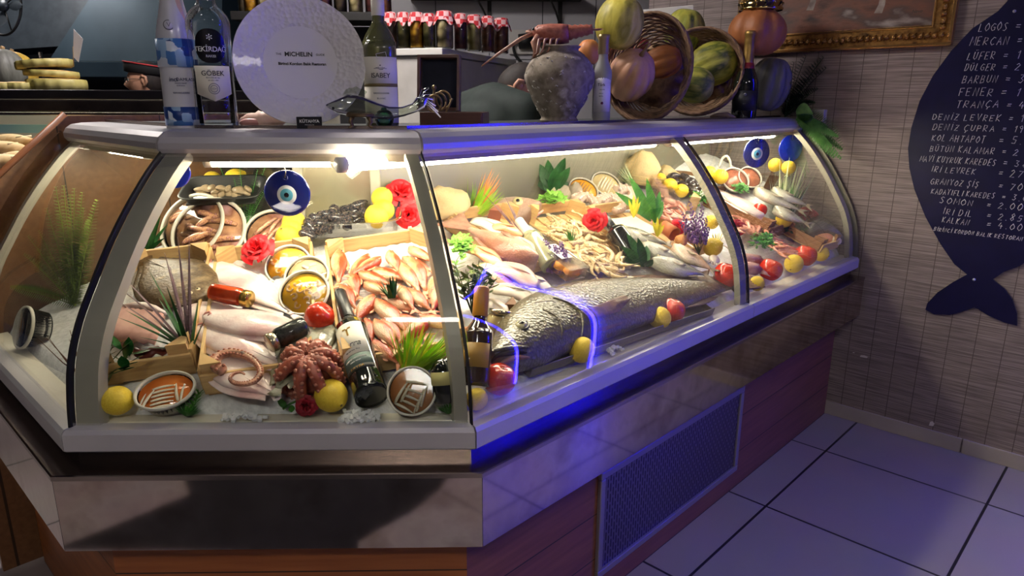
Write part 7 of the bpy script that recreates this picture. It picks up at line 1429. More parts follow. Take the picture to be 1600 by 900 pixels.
for txt, a, e, prc, h in [('LOGOS', (1530, 50), (1578, 44), '= 1', 12), ('MERCAN', (1516, 72), (1580, 66), '= 1', 12), ('LÜFER', (1512, 94), (1558, 92), '= 1', 11), ('DÜLGER', (1508, 111), (1558, 108), '= 2', 10), ('BARBUN', (1504, 130), (1562, 125), '= 3', 11), ('FENER', (1499, 150), (1556, 144), '= 1', 12), ('TRANÇA', (1495, 168), (1564, 168), '= 4', 10), ('DENİZ LEVREK', (1458, 187), (1568, 185), '= 1', 9), ('DENİZ ÇUPRA', (1458, 203), (1558, 201), '= 19', 9), ('KOL AHTAPOT', (1457, 220), (1543, 217), '= 5.0', 10), ('BÜTÜN KALAMAR', (1454, 236), (1558, 233), '= 2', 9), ('MAVİ KUYRUK KAREDES', (1438, 252), (1560, 250), '= 38', 9), ('İRİ LEVREK', (1456, 268), (1528, 268), '= 27', 9), ('GRANYOZ ŞİŞ', (1455, 287), (1533, 286), '= 700', 9), ('KADAYIFLI KAREDES', (1456, 302), (1558, 303), '= 3.00', 8), ('SOMON', (1469, 317), (1525, 319), '= 2.00', 9), ('İRİ DİL', (1474, 334), (1523, 336), '= 2.85', 9), ('KALKAN', (1473, 347), (1517, 350), '= 4.000', 9), ('BİRİNCİ KORDON BALIK RESTORAN', (1460, 360), (1600, 375), '', 6)]:
    v0, z0 = wallpt(*a); v1, z1 = wallpt(*e); mb = MB(); hz = abs(wallpt(a[0], a[1]-h)[1]-z0); n0 = sum(.55 if c == ' ' else (.72*(1 if c not in 'Iİ.1' else .45)+.26) for c in txt)*hz
    xe = scrawl(mb, txt, v0, z0, hz, (v1-v0)/n0); scrawl(mb, prc, max(xe+.02, wallpt(1562, a[1])[0]-(.04 if len(prc) > 5 else 0)), z0, hz*1.05); mb.obj('handwriting', CHALK, board)
# ------------------------------------------------------------------ painting
GF1 = mat('gilt_frame', [srgb(96, 64, 36), srgb(176, 130, 70), srgb(60, 38, 24)], rough=.32, metal=.65, scale=24, bump=.6, bscale=50); GF2 = mat('gilt_smooth', [srgb(150, 108, 60), srgb(186, 142, 84)], rough=.25, metal=.8, scale=6); PTM = mat('oil_painting', [srgb(50, 30, 26), srgb(120, 76, 60), srgb(86, 66, 60), srgb(170, 156, 150)], rough=.45, scale=5, bump=.3, bscale=30, detail=9, stretch=(1, 2.4, 1))
v0, v1, z0, z1 = -.70, .238, 1.722, 2.36; t = thing('framed_painting', 'oil painting of horses in an ornate gilded frame on the wallpapered wall', 'painting', wallM((v0+v1)/2, (z0+z1)/2, 0)); w, h = v1-v0, z1-z0; fw_ = .085
for nm, cx, cy, sx, sy, L_ in (('bottom', 0, -h/2, w, fw_, 0), ('top', 0, h/2, w, fw_, 0), ('left', -w/2, 0, fw_, h, 1), ('right', w/2, 0, fw_, h, 1)):
    mb = MB(); o_ = fw_/2*(1 if cy < 0 or cx < 0 else -1)
    if not L_: mb.box((0, cy+o_, .012), (w, fw_, .024), bev=.004); r_ = o_/abs(o_); e_ = [((0, cy+r_*.008, .026), (w, .014, .016), 1), ((0, cy+r_*.078, .024), (w-.15, .008, .012), 1)]
    else: mb.box((cx+o_, 0, .012), (fw_, h-.17, .024), bev=.004); r_ = o_/abs(o_); e_ = [((cx+r_*.008, 0, .026), (.014, h-.03, .016), 1), ((cx+r_*.078, 0, .024), (.008, h-.15, .012), 1)]
    for c, s_, q in e_: mb.box(c, s_, mi=1, bev=.003)
    n = int((w if not L_ else h-.1)/.026)
    for i in range(n):
        p_ = -.5*(n-1)*.026+i*.026; c = (p_, cy+r_*.042, .026) if not L_ else (cx+r_*.042, p_, .026); mb.ball(c, (.012, .014, .010) if i % 2 else (.014, .010, .012), 8, None, 1)
        mb.tube([(c[0]-.010, c[1]-.012, .026), (c[0], c[1]+.004, .034), (c[0]+.010, c[1]+.014, .026)], .003, 5, None, 1)
    mb.obj('frame_rail', [GF1, GF2], t)
MB().box((0, 0, .006), (w-.15, h-.15, .008)).obj('canvas', PTM, t)
HO = mat('hoof_paint', [srgb(110, 92, 84), srgb(170, 156, 146)], rough=.5, scale=30)
for px, py in ((1268, 8), (1375, 12)): v, z = wallpt(px, py); q = T(-(v0+v1)/2, -(z0+z1)/2, 0); mb = MB(); mb.prism([(v-.018, z-.022), (v+.014, z-.024), (v+.022, z+.01), (v+.02, z+.10), (v, z+.10), (v-.004, z+.012)], .0104, .0112, q); mb.obj('painted_leg', HO, t)
v, z = wallpt(1434, 18); lettering([('Nevo', .018, v-(v0+v1)/2, z-(z0+z1)/2, dict(shear=.3))], INK, t, T(0, 0, .0108))
# wall damage: torn paper spots
WSP = mat('bare_plaster', srgb(206, 198, 194), rough=.8)
for px, py, a, b in ((1350, 557, .018, .006), (1456, 662, .010, .012), (1334, 551, .005, .002)):
    v, z = wallpt(px, py); o = MB().prism([(-a, -b), (a*.7, -b*.8), (a, b*.4), (0, b), (-a*.8, b*.5)], 0, .0008).obj('plaster_spot', WSP, None, wallM(v, z, .0)); tag(o, kind='structure')
# ------------------------------------------------------------------ wooden partition at the left end of the counter
DL = ALO['L']; pp = lpt(LL+.035, 0, 0)
def onpart(px, py): p = at_plane(px, py, pp, DL); return ((p-pp).dot(INW['L']), p.z)
a, b, c = onpart(205, 181), onpart(106, 181), onpart(0, 280); d = (c[0]-b[0], c[1]-b[1]); c = (b[0]+d[0]*1.9, b[1]+d[1]*1.9)
pz = [(1.0, a[1]), (b[0], b[1]), c, (c[0], 0), (1.0, 0)]
M_ = Matrix(((INW['L'].x, 0, -DL.x, pp.x), (INW['L'].y, 0, -DL.y, pp.y), (0, 1, 0, 0), (0, 0, 0, 1)))
t = thing('wooden_partition', 'brown wooden end partition with sloping top left of the fish counter', 'partition', M_); mb = MB(); mb.prism(pz, 0, .028); mb.obj('board', WOOD_P, t)
mb = MB(); e1, e2 = V((b[0], b[1], 0)), V((c[0], c[1], 0)); dr = (e2-e1); MB().tube([e1+V((0, .001, .014)), e2+V((0, .001, .014))], .016, 8, None, 0, .4).obj('edge_strip', mat('edge_wood', [srgb(130, 78, 46), srgb(150, 94, 58)], rough=.4), t)
# ------------------------------------------------------------------ dark bakery counter at the back left
bk = thing('bakery_counter', 'long dark counter with glass shelf behind the fish counter at the left', 'counter', T(-1.75, 1.75, 0)); BKD = mat('dark_laminate', [srgb(22, 21, 24), srgb(32, 30, 33)], rough=.3)
MB().box((0, .25, 1.515), (2.0, .75, .038), bev=.004).obj('top_slab', BKD, bk); MB().box((0, -.115, 1.47), (2.0, .03, .05), bev=.006).obj('front_rail', mat('dark_rail', [srgb(36, 32, 32), srgb(56, 50, 48)], rough=.25, metal=.4), bk); MB().box((0, -.10, 1.437), (2.0, .02, .012), bev=.003).obj('front_trim', STEEL, bk)
MB().box((0, .3, .60), (2.0, .6, 1.2), bev=.004).obj('body', BKD, bk); MB().box((0, .55, 1.36), (2.0, .02, .28)).obj('back_panel', mat('bakery_back', srgb(196, 190, 176), rough=.5), bk); MB().box((0, -.06, 1.375), (2.0, .006, .035)).obj('glass_edge', mat('cyan_glass_edge', srgb(160, 214, 216), rough=.15), bk)
MB().box((0, .22, 1.212), (1.96, .56, .02)).obj('shelf', mat('bakery_shelf', srgb(214, 206, 190), rough=.4), bk); MB().tube([(-.95, .02, 1.478), (.95, .02, 1.478)], .012, 8).obj('light_tube', glow('added_bakery_glow', (1, .93, .75), 10), bk)  # glowing tube added out of sight behind the rail to brighten the breads
BRD = mat('bread_crust', [srgb(214, 178, 120), srgb(236, 208, 156), srgb(196, 150, 92)], rough=.6, scale=12); 
for i, (px, py, dp, L_, lab) in enumerate([(22, 225, 2.75, .30, 'long bread loaf nearest the wooden partition edge'), (46, 232, 2.85, .28, 'long bread loaf behind the nearest one'), (6, 236, 2.7, .22, 'bread loaf at the left edge of the bakery shelf'), (34, 252, 2.65, .16, 'short bread roll in front on the bakery shelf'), (10, 258, 2.6, .16, 'small bread roll lowest on the bakery shelf')]):
    p = at_depth(px, py, dp); p.z = max(p.z, 1.262); t = thing('bread_loaf', lab, 'bread', T(*p) @ R(-28+i*9, 'Z')); mb = MB(); rod(mb, (-L_/2, 0, 0), (L_/2, 0, 0), .036, .034, 10, (0, 0, .004)); mb.obj('crust', BRD, t)
    for k in range(3): MB().tube([(-L_*.3+L_*.25*k, -.022, .028), (-L_*.2+L_*.25*k, .02, .032)], .004, 5).obj('score', mat('bread_score', srgb(240, 220, 176), rough=.7), t)
# pumpkin slices, squash, flag on the bakery counter
BZ = 1.534
def bk_at(px, y): p = at_plane(px, 150, (0, y, 0), (0, 1, 0)); return V((p.x, y, BZ))
SLR = mat('pumpkin_rind', [srgb(146, 136, 72), srgb(172, 160, 96)], rough=.5, scale=12); SLF = mat('pumpkin_flesh', [srgb(206, 150, 90), srgb(226, 190, 120), srgb(150, 90, 60)], rough=.6, scale=30, bump=.5)
def slice_(px, y, rpx, h, dz, lab, tilt=0):
    p = bk_at(px, y)+V((0, 0, dz)); k = mpp(p); t = thing('pumpkin_slice', lab, 'pumpkin slice', T(*p) @ R(tilt, 'Y')); r = rpx*k
    MB().lathe([(r*.93, 0), (r*.985, h*.08), (r, h*.5), (r*.985, h*.93), (r*.95, h), (r*.5, h), (0, h)], 56, None, 0, lambda a, q, z: (q*(1-.07*abs(math.sin(a*7)))*math.cos(a), q*(1-.07*abs(math.sin(a*7)))*math.sin(a), z), cap=True).obj('rind', SLR, t); MB().lathe([(r*.90, h+.0005), (r*.5, h+.004), (0, h+.003)], 32).obj('flesh', SLF, t)
slice_(92, 1.86, 42, .046, 0, 'bottom pumpkin slice of the stack on the dark counter'); slice_(86, 1.87, 38, .028, .056, 'middle pumpkin slice of the stack', 3); slice_(78, 1.88, 40, .034, .092, 'topmost pumpkin slice of the stack', -5)
slice_(34, 1.78, 22, .03, 0, 'small pumpkin slice at the left of the stack'); slice_(6, 1.76, 24, .028, 0, 'pumpkin slice lying at the left picture edge')
def gourd2(px, py, y, rw, rh, m, lab, ribs=12, rib=.06):
    p = at_plane(px, py, (0, y, 0), (0, 1, 0)); k = mpp(p); t = thing('pumpkin', lab, 'pumpkin', T(*p)); pr = [(math.sin(PI*i/18)**.9, -math.cos(PI*i/18)) for i in range(19)]; pr[0] = (0, -1); pr[-1] = (0, 1)
    MB().lathe(pr, ribs*6, None, 0, lambda a, r, z: (r*(1-rib*(1-abs(math.cos(a*ribs/2))**.7))*math.cos(a)*rw*k, r*(1-rib*(1-abs(math.cos(a*ribs/2))**.7))*math.sin(a)*rw*k, z*rh*k)).obj('rind', m, t); MB().tube([(0, 0, rh*k*.9), (.01, 0, rh*k*1.1)], [.012, .008], 8).obj('stem', STM, t)
gourd2(8, 112, 2.00, 30, 34, GPK, 'grey green pumpkin at the left end of the dark counter'); gourd2(22, 114, 2.28, 32, 32, MEL('spotted_pumpkin', [srgb(186, 150, 50), srgb(206, 170, 70), srgb(60, 46, 30)], (1, 1, 1), 18), 'dark spotted yellow pumpkin behind the grey green one')
p = bk_at(122, 1.9)+V((0, 0, .126)); k = mpp(p); t = thing('paper_flag', 'white paper flag stuck into the stacked pumpkin slices', 'flag', T(*p) @ R(-12, 'Z')); MB().tube([(0, 0, -.02), (.012, 0, .06)], .0018, 6).obj('stick', STM, t); mb = MB(); mb.prism([(2*k, 6*k), (10*k, -2*k), (24*k, 32*k), (10*k, 47*k)], -.0006, .0006, R(90, 'X')); mb.obj('paper', mat('white_paper', srgb(216, 214, 220), rough=.7), t)
# ------------------------------------------------------------------ extractor hood and kitchen things at the back left
HD = mat('hood_steel', [srgb(46, 62, 74), srgb(62, 80, 92)], rough=.35, metal=.35, scale=2); hd_ = 5.0
A_ = [at_depth(x, y, hd_) for x, y in ((80, 120), (345, 120), (345, 84), (80, 96))]; z0, z1 = A_[0].z, A_[3].z; x0, x1 = A_[0].x, A_[1].x; yf = A_[0].y
hood = thing('extractor_hood', 'big blue grey steel extractor hood in the kitchen behind the counter', 'extractor hood', T((x0+x1)/2, yf+.45, z0)); w = (x1-x0)
MB().box((0, 0, (z1-z0)/2), (w, .9, z1-z0), bev=.004).obj('lip', HD, hood); h = 1.1; vs = [(-w/2, -.45, z1-z0+.002), (w/2, -.45, z1-z0+.002), (w/2, .45, z1-z0+.002), (-w/2, .45, z1-z0+.002), (-w/2+.62, -.12, h), (w/2, -.12, h), (w/2, .45, h), (-w/2+.62, .45, h)]
MB().add(vs, [(3, 2, 1, 0), (4, 5, 6, 7), (0, 1, 5, 4), (1, 2, 6, 5), (2, 3, 7, 6), (3, 0, 4, 7)], None, 0, False).obj('canopy', HD, hood)
DK = mat('kitchen_dark', [srgb(46, 54, 62), srgb(60, 68, 76)], rough=.4, metal=.3)
p = at_depth(70, 40, 5.3); t = thing('air_duct', 'dark slanting air duct beside the extractor hood', 'duct', T(*p)); vs = []; q = [at_depth(x, y, 5.3)-p for x, y in ((-60, -40), (162, -40), (120, 45), (95, 72), (-60, 82))]
MB().add([tuple(v) for v in q]+[(v.x, v.y+.5, v.z) for v in q], [(4, 3, 2, 1, 0), (5, 6, 7, 8, 9)]+[(i, (i+1) % 5, 5+(i+1) % 5, 5+i) for i in range(5)], None, 0, False).obj('casing', DK, t)
p = at_depth(6, 10, 4.6); k = mpp(p); t = thing('round_fan', 'round dark fan guard high at the left picture edge', 'fan', frame(p, RT, -FW)); mb = MB(); mb.tube([(27*k*math.cos(a), 45*k*math.sin(a), 0) for a in [2*PI*i/40 for i in range(41)]], 2*k, 8); mb.obj('guard_ring', BLACK, t); MB().lathe([(0, 0), (9*k, 0), (9*k, 6*k), (0, 6*k)], 20).obj('hub', DK, t)
for i in range(4): a = i*PI/2+.5; MB().tube([(9*k*math.cos(a), 9*k*math.sin(a), 3*k), (26*k*math.cos(a), 43*k*math.sin(a), 1*k)], 1.2*k, 5).obj('guard_wire', BLACK, t)
for i in range(4): a = i*PI/2; b_ = MB(); b_.blade((8*k*math.cos(a), 8*k*math.sin(a), 2*k), (math.cos(a), math.sin(a), .2), 26*k, 16*k, .1, seg=4, shape=1); b_.obj('fan_blade', DK, t)
p = at_depth(64, 92, 4.4); k = mpp(p); tag(MB().tube([(-2*k, 0, -p.z+.002), (0, 0, 10*k)], 3*k, 10).obj('chrome_post', STEEL), 'chrome post rising behind the pumpkin slices', 'post').matrix_world = T(*p)
tag(MB().box((-3.4, 5.75, .5), (3.4, .5, .98), bev=.01).obj('kitchen_counter', mat('kitchen_black', (.012, .012, .014), rough=.5)), 'black kitchen counter under the extractor hood', 'counter')
# ------------------------------------------------------------------ people
SKN = mat('skin', [srgb(186, 136, 110), srgb(204, 156, 130)], rough=.5, scale=14); HAIR = mat('dark_hair', [srgb(26, 20, 18), srgb(44, 34, 30)], rough=.7, scale=60)
def skin_body(name, joints, edges, mtl, parent, M=None, vox=.013):
    """one continuous surface grown over a jointed skeleton; a joint is (point, radius or (width, thickness))"""
    mb = MB(); rad = [j[1] if isinstance(j[1], tuple) else (j[1], j[1]) for j in joints]
    for a, b in edges:
        A, B = V(joints[a][0]), V(joints[b][0]); n = 6
        vs = MB(); t = (B-A).normalized(); y = V((0, 1, 0))-t*t.y
        if y.length < .2: y = V((1, 0, 0))-t*t.x
        y.normalize(); x = t.cross(y); q = []; f = []
        for i in range(n+1):
            k = i/n; p = A.lerp(B, k); w, h = rad[a][0]*(1-k)+rad[b][0]*k, rad[a][1]*(1-k)+rad[b][1]*k
            q += [p+y*(w*math.cos(2*PI*j/16))+x*(h*math.sin(2*PI*j/16)) for j in range(16)]
        f = [(i*16+j, i*16+(j+1) % 16, (i+1)*16+(j+1) % 16, (i+1)*16+j) for i in range(n) for j in range(16)]+[tuple(range(15, -1, -1)), tuple(n*16+j for j in range(16))]
        mb.add(q, f)
    for (p, _), (w, h) in zip(joints, rad): mb.ball(p, (h, w, min(w, h)), 14)
    o = mb.obj(name, mtl); r = o.modifiers.new('remesh', 'REMESH'); r.mode = 'VOXEL'; r.voxel_size = vox; s_ = o.modifiers.new('smooth', 'SMOOTH'); s_.iterations = 8; s_.factor = .5
    bpy.context.view_layer.update(); nm = bpy.data.meshes.new_from_object(o.evaluated_get(bpy.context.evaluated_depsgraph_get())); bpy.data.objects.remove(o)
    nm.materials.clear(); nm.materials.append(mtl)
    for p in nm.polygons: p.use_smooth = True
    b = bpy.data.objects.new(name, nm); col.objects.link(b); b.parent = parent
    if M is not None: b.matrix_local = M
    return b
def head_mesh(): # local: +X face forward, +Z up, head height ~.235, origin at the centre
    mb = MB(); vs = []; fs = []; n, m = 28, 22
    for i in range(m+1):
        th = PI*i/m; z = math.cos(th)
        for j in range(n):
            a = 2*PI*j/n; x, y = math.sin(th)*math.cos(a), math.sin(th)*math.sin(a); X, Y, Z = x*.098, y*.076, z*.118
            if z < -.1: f = 1-.34*(-z-.1)**1.2; Y *= f; X = X*(1-.25*(-z-.1)*(x < 0)) if x < 0 else X*(1-.06*(-z))
            if z < -.3 and x < 0: X *= 1-.45*(-z-.3)
            fx = math.exp(-(y/.16)**2)*(x > 0)
            X += fx*(.026*math.exp(-((z+.18)/.16)**2)+.010*math.exp(-((z+.02)/.12)**2)-.008*math.exp(-((z-.12)/.08)**2)+.010*math.exp(-((z+.52)/.09)**2)+.012*math.exp(-((z+.85)/.12)**2))
            ey = math.exp(-((abs(y)-.36)/.16)**2)*math.exp(-((z-.08)/.10)**2)*(x > .2); X -= .010*ey; X += .006*math.exp(-((z-.22)/.06)**2)*(x > .3)
            vs.append((X, Y, Z))
    for i in range(m):
        for j in range(n): j2 = (j+1) % n; fs.append((i*n+j, (i+1)*n+j, (i+1)*n+j2, i*n+j2))
    return mb.add(vs, fs)
def ear(mb, sg, M): mb.tube([(.0, sg*.076, .022), (-.012, sg*.088, .034), (-.030, sg*.092, .026), (-.032, sg*.088, .0), (-.020, sg*.082, -.022), (-.006, sg*.077, -.02)], [.006, .008, .009, .009, .008, .005], 8, M); mb.ball((-.014, sg*.080, .006), (.016, .008, .024), 10, M)
def person(lab, M_, headM, cloth, body_j, body_e, hands=None, cap=False, glasses=False, hairline=-.02):
    t = thing('person', lab, 'person', M_)
    neck = [((0, 0, -.03), .058)]
    b = skin_body('body', body_j, body_e, SKN, t)
    hb = head_mesh()
    for sg in (-1, 1): ear(hb, sg, None)
    # join the head to the body mesh so the figure is one surface set
    bm = bmesh.new(); bm.from_mesh(b.data); me2 = hb.mesh('head', SKN); me2.transform(headM); bm.from_mesh(me2); bm.to_mesh(b.data); bm.free(); bpy.data.meshes.remove(me2)
    for p in b.data.polygons: p.use_smooth = True
    hr = MB(); src = head_mesh(); vs = []
    for v in src.v:
        x, y, z = v; line = hairline+.05 if x > -.01 else hairline-.055*min(1, (-x-.01)/.05)
        if x > .0: line = max(line, .052+.25*(x-.03)) if x > .03 else line+.03
        k = max(0, min(1, (z-line)/.016+.5)); k = k*k*(3-2*k); g_ = .93+.135*k; vs.append((x*g_-.004*k, y*g_, z*(.97+.085*k)))
    hr.add(vs, src.f); hr.obj('hair', HAIR, t, headM)
    for sg in (-1, 1): e = MB(); e.ball((.079, sg*.030, .010), (.010, .012, .010), 12); o = e.obj('eye', WGL, t, headM); MB().ball((.087, sg*.030, .010), (.004, .005, .005), 8).obj('iris', PUP, o)
    lp = MB(); lp.tube([(.088, -.022, -.062), (.100, 0, -.060), (.088, .022, -.062)], [.003, .006, .003], 8); lp.obj('mouth', mat('lip_skin', srgb(150, 90, 80), rough=.5), t, headM)
    bw = MB()
    for sg in (-1, 1): bw.tube([(.088, sg*.012, .030), (.087, sg*.032, .035), (.074, sg*.050, .028)], [.003, .004, .002], 6)
    bw.obj('eyebrows', HAIR, t, headM)
    return t
# person at the right, bent forward in a dark green shirt (seen from behind, turned to the right)
P2 = at_depth(752, 150, 2.86); gx = V((P2.x-.02, P2.y+.05, 0)); ang = -12
def hum(M, z0, lean, head_fwd, nk=((.02, .60), (0, .66))): # joints for a standing figure facing +X; lean = forward bend of the upper body
    c, s_ = math.cos(lean), math.sin(lean); U = lambda x, y, z: (x*c+(z)*s_, y, .95+z*c-x*s_)
    J = [((0, 0, .95), (.11, .09)), (U(0, 0, .20), (.11, .09)), (U(.0, 0, .40), (.12, .09)), (U(-.01, 0, .50), (.075, .07)), (U(nk[0][0], 0, nk[0][1]), .058), (U(nk[1][0]+head_fwd*.6, 0, nk[1][1]), .055)]
    E_ = [(0, 1), (1, 2), (2, 3), (3, 4), (4, 5)]; n = 6
    for sg in (-1, 1):
        J += [(U(-.0, sg*.17, .46), .05), (U(.05, sg*.24, .25), .045), (U(.24, sg*.20, .12), .040), (U(.33, sg*.16, .13), (.038, .02))]; E_ += [(3, n), (n, n+1), (n+1, n+2), (n+2, n+3)]; w_ = n+3
        for q in range(4): f = (q-1.5)*.018; J += [(U(.39, sg*.16+f, .135), .010), (U(.42+.008*(q in (1, 2)), sg*.16+f*1.2, .115), .009)]; E_ += [(w_, len(J)-2), (len(J)-2, len(J)-1)]
        J += [(U(.35, sg*.16-sg*.035, .145), .011), (U(.385, sg*.16-sg*.05, .13), .009)]; E_ += [(w_, len(J)-2), (len(J)-2, len(J)-1)]
        n = len(J); J += [((.02, sg*.10, .88), .075), ((.03, sg*.11, .50), .055), ((.0, sg*.11, .09), .045), ((.13, sg*.12, .04), (.045, .03))]; E_ += [(0, n), (n, n+1), (n+1, n+2), (n+2, n+3)]; n = len(J)
    return J, E_, U
def clothes(t, U, shirt, trouser):
    s_ = skin_body('shirt', [(U(0, 0, .02), (.155, .135)), (U(0, 0, .20), (.165, .135)), (U(0, 0, .40), (.185, .145)), (U(-.01, 0, .50), (.125, .10))]+[q for sg in (-1, 1) for q in ((U(0, sg*.18, .465), .092), (U(.05, sg*.245, .27), .066), (U(.10, sg*.235, .20), .060))], [(0, 1), (1, 2), (2, 3), (3, 4), (4, 5), (5, 6), (3, 7), (7, 8), (8, 9)], shirt, t)
    skin_body('trousers', [((0, 0, .97), (.15, .13))]+[q for sg in (-1, 1) for q in (((.02, sg*.10, .86), .112), ((.03, sg*.11, .50), .08), ((.0, sg*.11, .12), .065))], [(0, 1), (1, 2), (2, 3), (0, 4), (4, 5), (5, 6)], trouser, t)
SHG = mat('green_shirt', [srgb(24, 34, 31), srgb(34, 45, 41)], rough=.8, scale=30); SHB = mat('black_uniform', [srgb(20, 20, 22), srgb(30, 30, 33)], rough=.8); TRO = mat('dark_trousers', srgb(24, 24, 30), rough=.8)
lean = math.radians(24); J, E_, U = hum(None, 0, lean, .0, ((.03, .545), (.085, .585))); hp = V(U(.125, 0, .635))
bx = at_depth(812, 140, 3.2); Rz = R(48, 'Z'); q = Rz @ hp; M_ = T(bx.x-q.x, bx.y-q.y, max(0, min(.14, bx.z-hp.z))) @ Rz
t = person('person in a dark green shirt bending forward, seen from behind beside the pot', M_, T(*hp) @ R(-46, 'Z') @ R(34, 'Y'), SHG, J, E_); clothes(t, U, SHG, TRO)
# person at the left in a black cap with red trim, glasses, facing left
hc = at_depth(228, 128, 4.2); J, E_, U = hum(None, 0, 0.02, .01); hp = V(U(.02, 0, .725)); M_ = T(hc.x+hp.x, hc.y, hc.z-hp.z) @ R(188, 'Z')
HM = T(*hp); t = person('person in a black cap with red trim and glasses, facing left', M_, HM, SHB, J, E_); clothes(t, U, SHB, TRO)
cp = MB(); cp.lathe([(.088, .045), (.100, .05), (.104, .085), (.100, .108), (.0, .112)], 28, S(1.16, .88, 1)); cp.obj('cap', mat('cap_black', (.012, .012, .013), rough=.8), t, HM @ R(-6, 'Y')); cp = MB(); cp.tube([(.122*math.cos(a), .092*math.sin(a), .100+.006*math.cos(a)) for a in [2*PI*i/40 for i in range(41)]], .0042, 6); cp.obj('cap_piping', mat('red_piping', srgb(190, 50, 56), rough=.6), t, HM @ R(-6, 'Y'))
g = MB()
for sg in (-1, 1): g.tube([(.098, sg*.031+.020*math.cos(a), .006+.015*math.sin(a)) for a in [2*PI*i/20 for i in range(21)]], .0018, 6); g.tube([(.096, sg*.050, .010), (.05, sg*.078, .014), (-.01, sg*.082, .014)], .0018, 6)
g.tube([(.100, -.012, .010), (.102, 0, .013), (.100, .012, .010)], .0018, 6); g.obj('glasses', BLACK, t, HM)
# ------------------------------------------------------------------ white fridge cabinet with jars, shelves and jars
ca = at_depth(688, 75, 3.7); ang = math.radians(-22)
cd = V((math.sin(math.radians(20)), math.cos(math.radians(20)), 0)); cl = V((-cd.y, cd.x, 0)); zt = ca.z
M_ = Matrix(((cd.x, cl.x, 0, ca.x), (cd.y, cl.y, 0, ca.y), (0, 0, 1, 0), (0, 0, 0, 1)))
t = thing('white_cabinet', 'tall white cabinet behind the counter carrying a row of pickle jars', 'cabinet', M_); CW = mat('cabinet_white', [srgb(176, 172, 166), srgb(188, 184, 178)], rough=.4)
MB().box((.6, .17, zt/2-.02), (1.2, .34, zt-.04), bev=.005).obj('body', CW, t); MB().box((.6, .17, zt-.018), (1.24, .38, .036), bev=.005).obj('top_board', mat('cabinet_top', srgb(206, 202, 196), rough=.4), t); MB().box((.35, -.012, zt*.45), (.02, .02, .5), bev=.004).obj('handle', STEEL, t)
def ging():
    m, nt, b = _nt('gingham_cloth'); N = nt.nodes; L = nt.links; tc = N.new('ShaderNodeTexCoord'); ck = N.new('ShaderNodeTexChecker'); ck.inputs['Scale'].default_value = 38; ck.inputs['Color1'].default_value = c4(srgb(176, 36, 44)); ck.inputs['Color2'].default_value = c4(srgb(206, 166, 168)); L.new(tc.outputs['Object'], ck.inputs[0]); L.new(ck.outputs[0], b.inputs['Base Color']); b.inputs['Roughness'].default_value = .8; return m
GING = ging()
def pickle(lab, M_, r, h, food, cover=True, group='pickle jars with red checked cloth covers', items=None):
    t = thing('pickle_jar', lab, 'jar', M_, group)
    MB().lathe([(r*.92, 0), (r, .006), (r, h*.74), (r*.8, h*.84), (r*.8, h*.9)], 20).obj('jar_glass', JARG, t); MB().lathe([(r*.88, .006), (r*.93, .01), (r*.93, h*.72), (r*.74, h*.8), (0, h*.8)], 18).obj('pickles', food, t)
    if cover:
        n = 32; vs = [(0, 0, h*1.02)]; fs = []
        for i, (q, z) in enumerate(((.5, h*1.02), (.86, h*1.0), (1.0, h*.9), (1.28, h*.76))):
            for j in range(n): a = 2*PI*j/n; w = 1+(.16*math.cos(4*a+r*900) if i == 3 else 0); vs.append((r*q*w*math.cos(a), r*q*w*math.sin(a), z-(.16*h*max(0, math.cos(4*a+r*900)) if i == 3 else 0)))
        fs = [(0, 1+j, 1+(j+1) % n) for j in range(n)]+[(1+i*n+j, 1+(i+1)*n+j, 1+(i+1)*n+(j+1) % n, 1+i*n+(j+1) % n) for i in range(3) for j in range(n)]; MB().add(vs, fs).obj('cloth_cover', GING, t)
    else: MB().lathe([(r*.84, h*.86), (r*.86, h*.87), (r*.86, h), (0, h)], 18).obj('lid', GOLD, t)
    return t
PK = lambda n, c, s_=26, k='voronoi': mat('pickle_'+n, c, rough=.3, scale=s_, kind=k, pos=None)
foods = {'dark': PK('dark', [srgb(52, 44, 36), srgb(84, 70, 54)]), 'yellow': PK('yellow', [srgb(206, 160, 50), srgb(150, 100, 30)], 34), 'green': PK('green', [srgb(150, 140, 80), srgb(96, 88, 46)], 24), 'garlic': PK('garlic', [srgb(196, 180, 140), srgb(120, 106, 70)], 22), 'purple': PK('purple', [srgb(96, 52, 50), srgb(60, 34, 36)]), 'pepper': PK('pepper', [srgb(170, 160, 104), srgb(120, 110, 60)], 18), 'brown': PK('brown', [srgb(126, 78, 54), srgb(90, 54, 40)]), 'olive': PK('olive', [srgb(70, 66, 40), srgb(110, 100, 60)])}
for i, (px, w, pyt, f, lab) in enumerate([(612, 20, 20, 'dark', 'dark pickle jar half hidden by the white wine bottle'), (632, 20, 20, 'olive', 'dark green pickle jar left of the yellow one'), (652, 22, 20, 'yellow', 'jar of yellow pickles'), (671, 20, 22, 'olive', 'dark pickle jar between yellow and garlic jars'), (695, 27, 18, 'garlic', 'big jar of pale pickled garlic heads'), (720, 20, 22, 'purple', 'jar of dark purple pickles'), (741, 22, 24, 'pepper', 'jar of pale long peppers'), (762, 20, 26, 'brown', 'jar of reddish brown pickles, second from the right'), (783, 23, 29, 'brown', 'rightmost jar of reddish brown pickles')]):
    yb = lin(px, [(607, 79), (688, 73), (815, 83)]); p = at_plane(px, yb, (0, 0, zt), (0, 0, 1)); q = .12 if px > 690 else .10
    d_ = 3.72+max(0, (px-688)/127)*.55+max(0, (688-px)/80)*.12; p = at_depth(px, yb, d_); p.z = zt+.001; k = mpp(p)
    pickle(lab, T(*p), w*k*.5, px_h(p, pyt), foods[f])
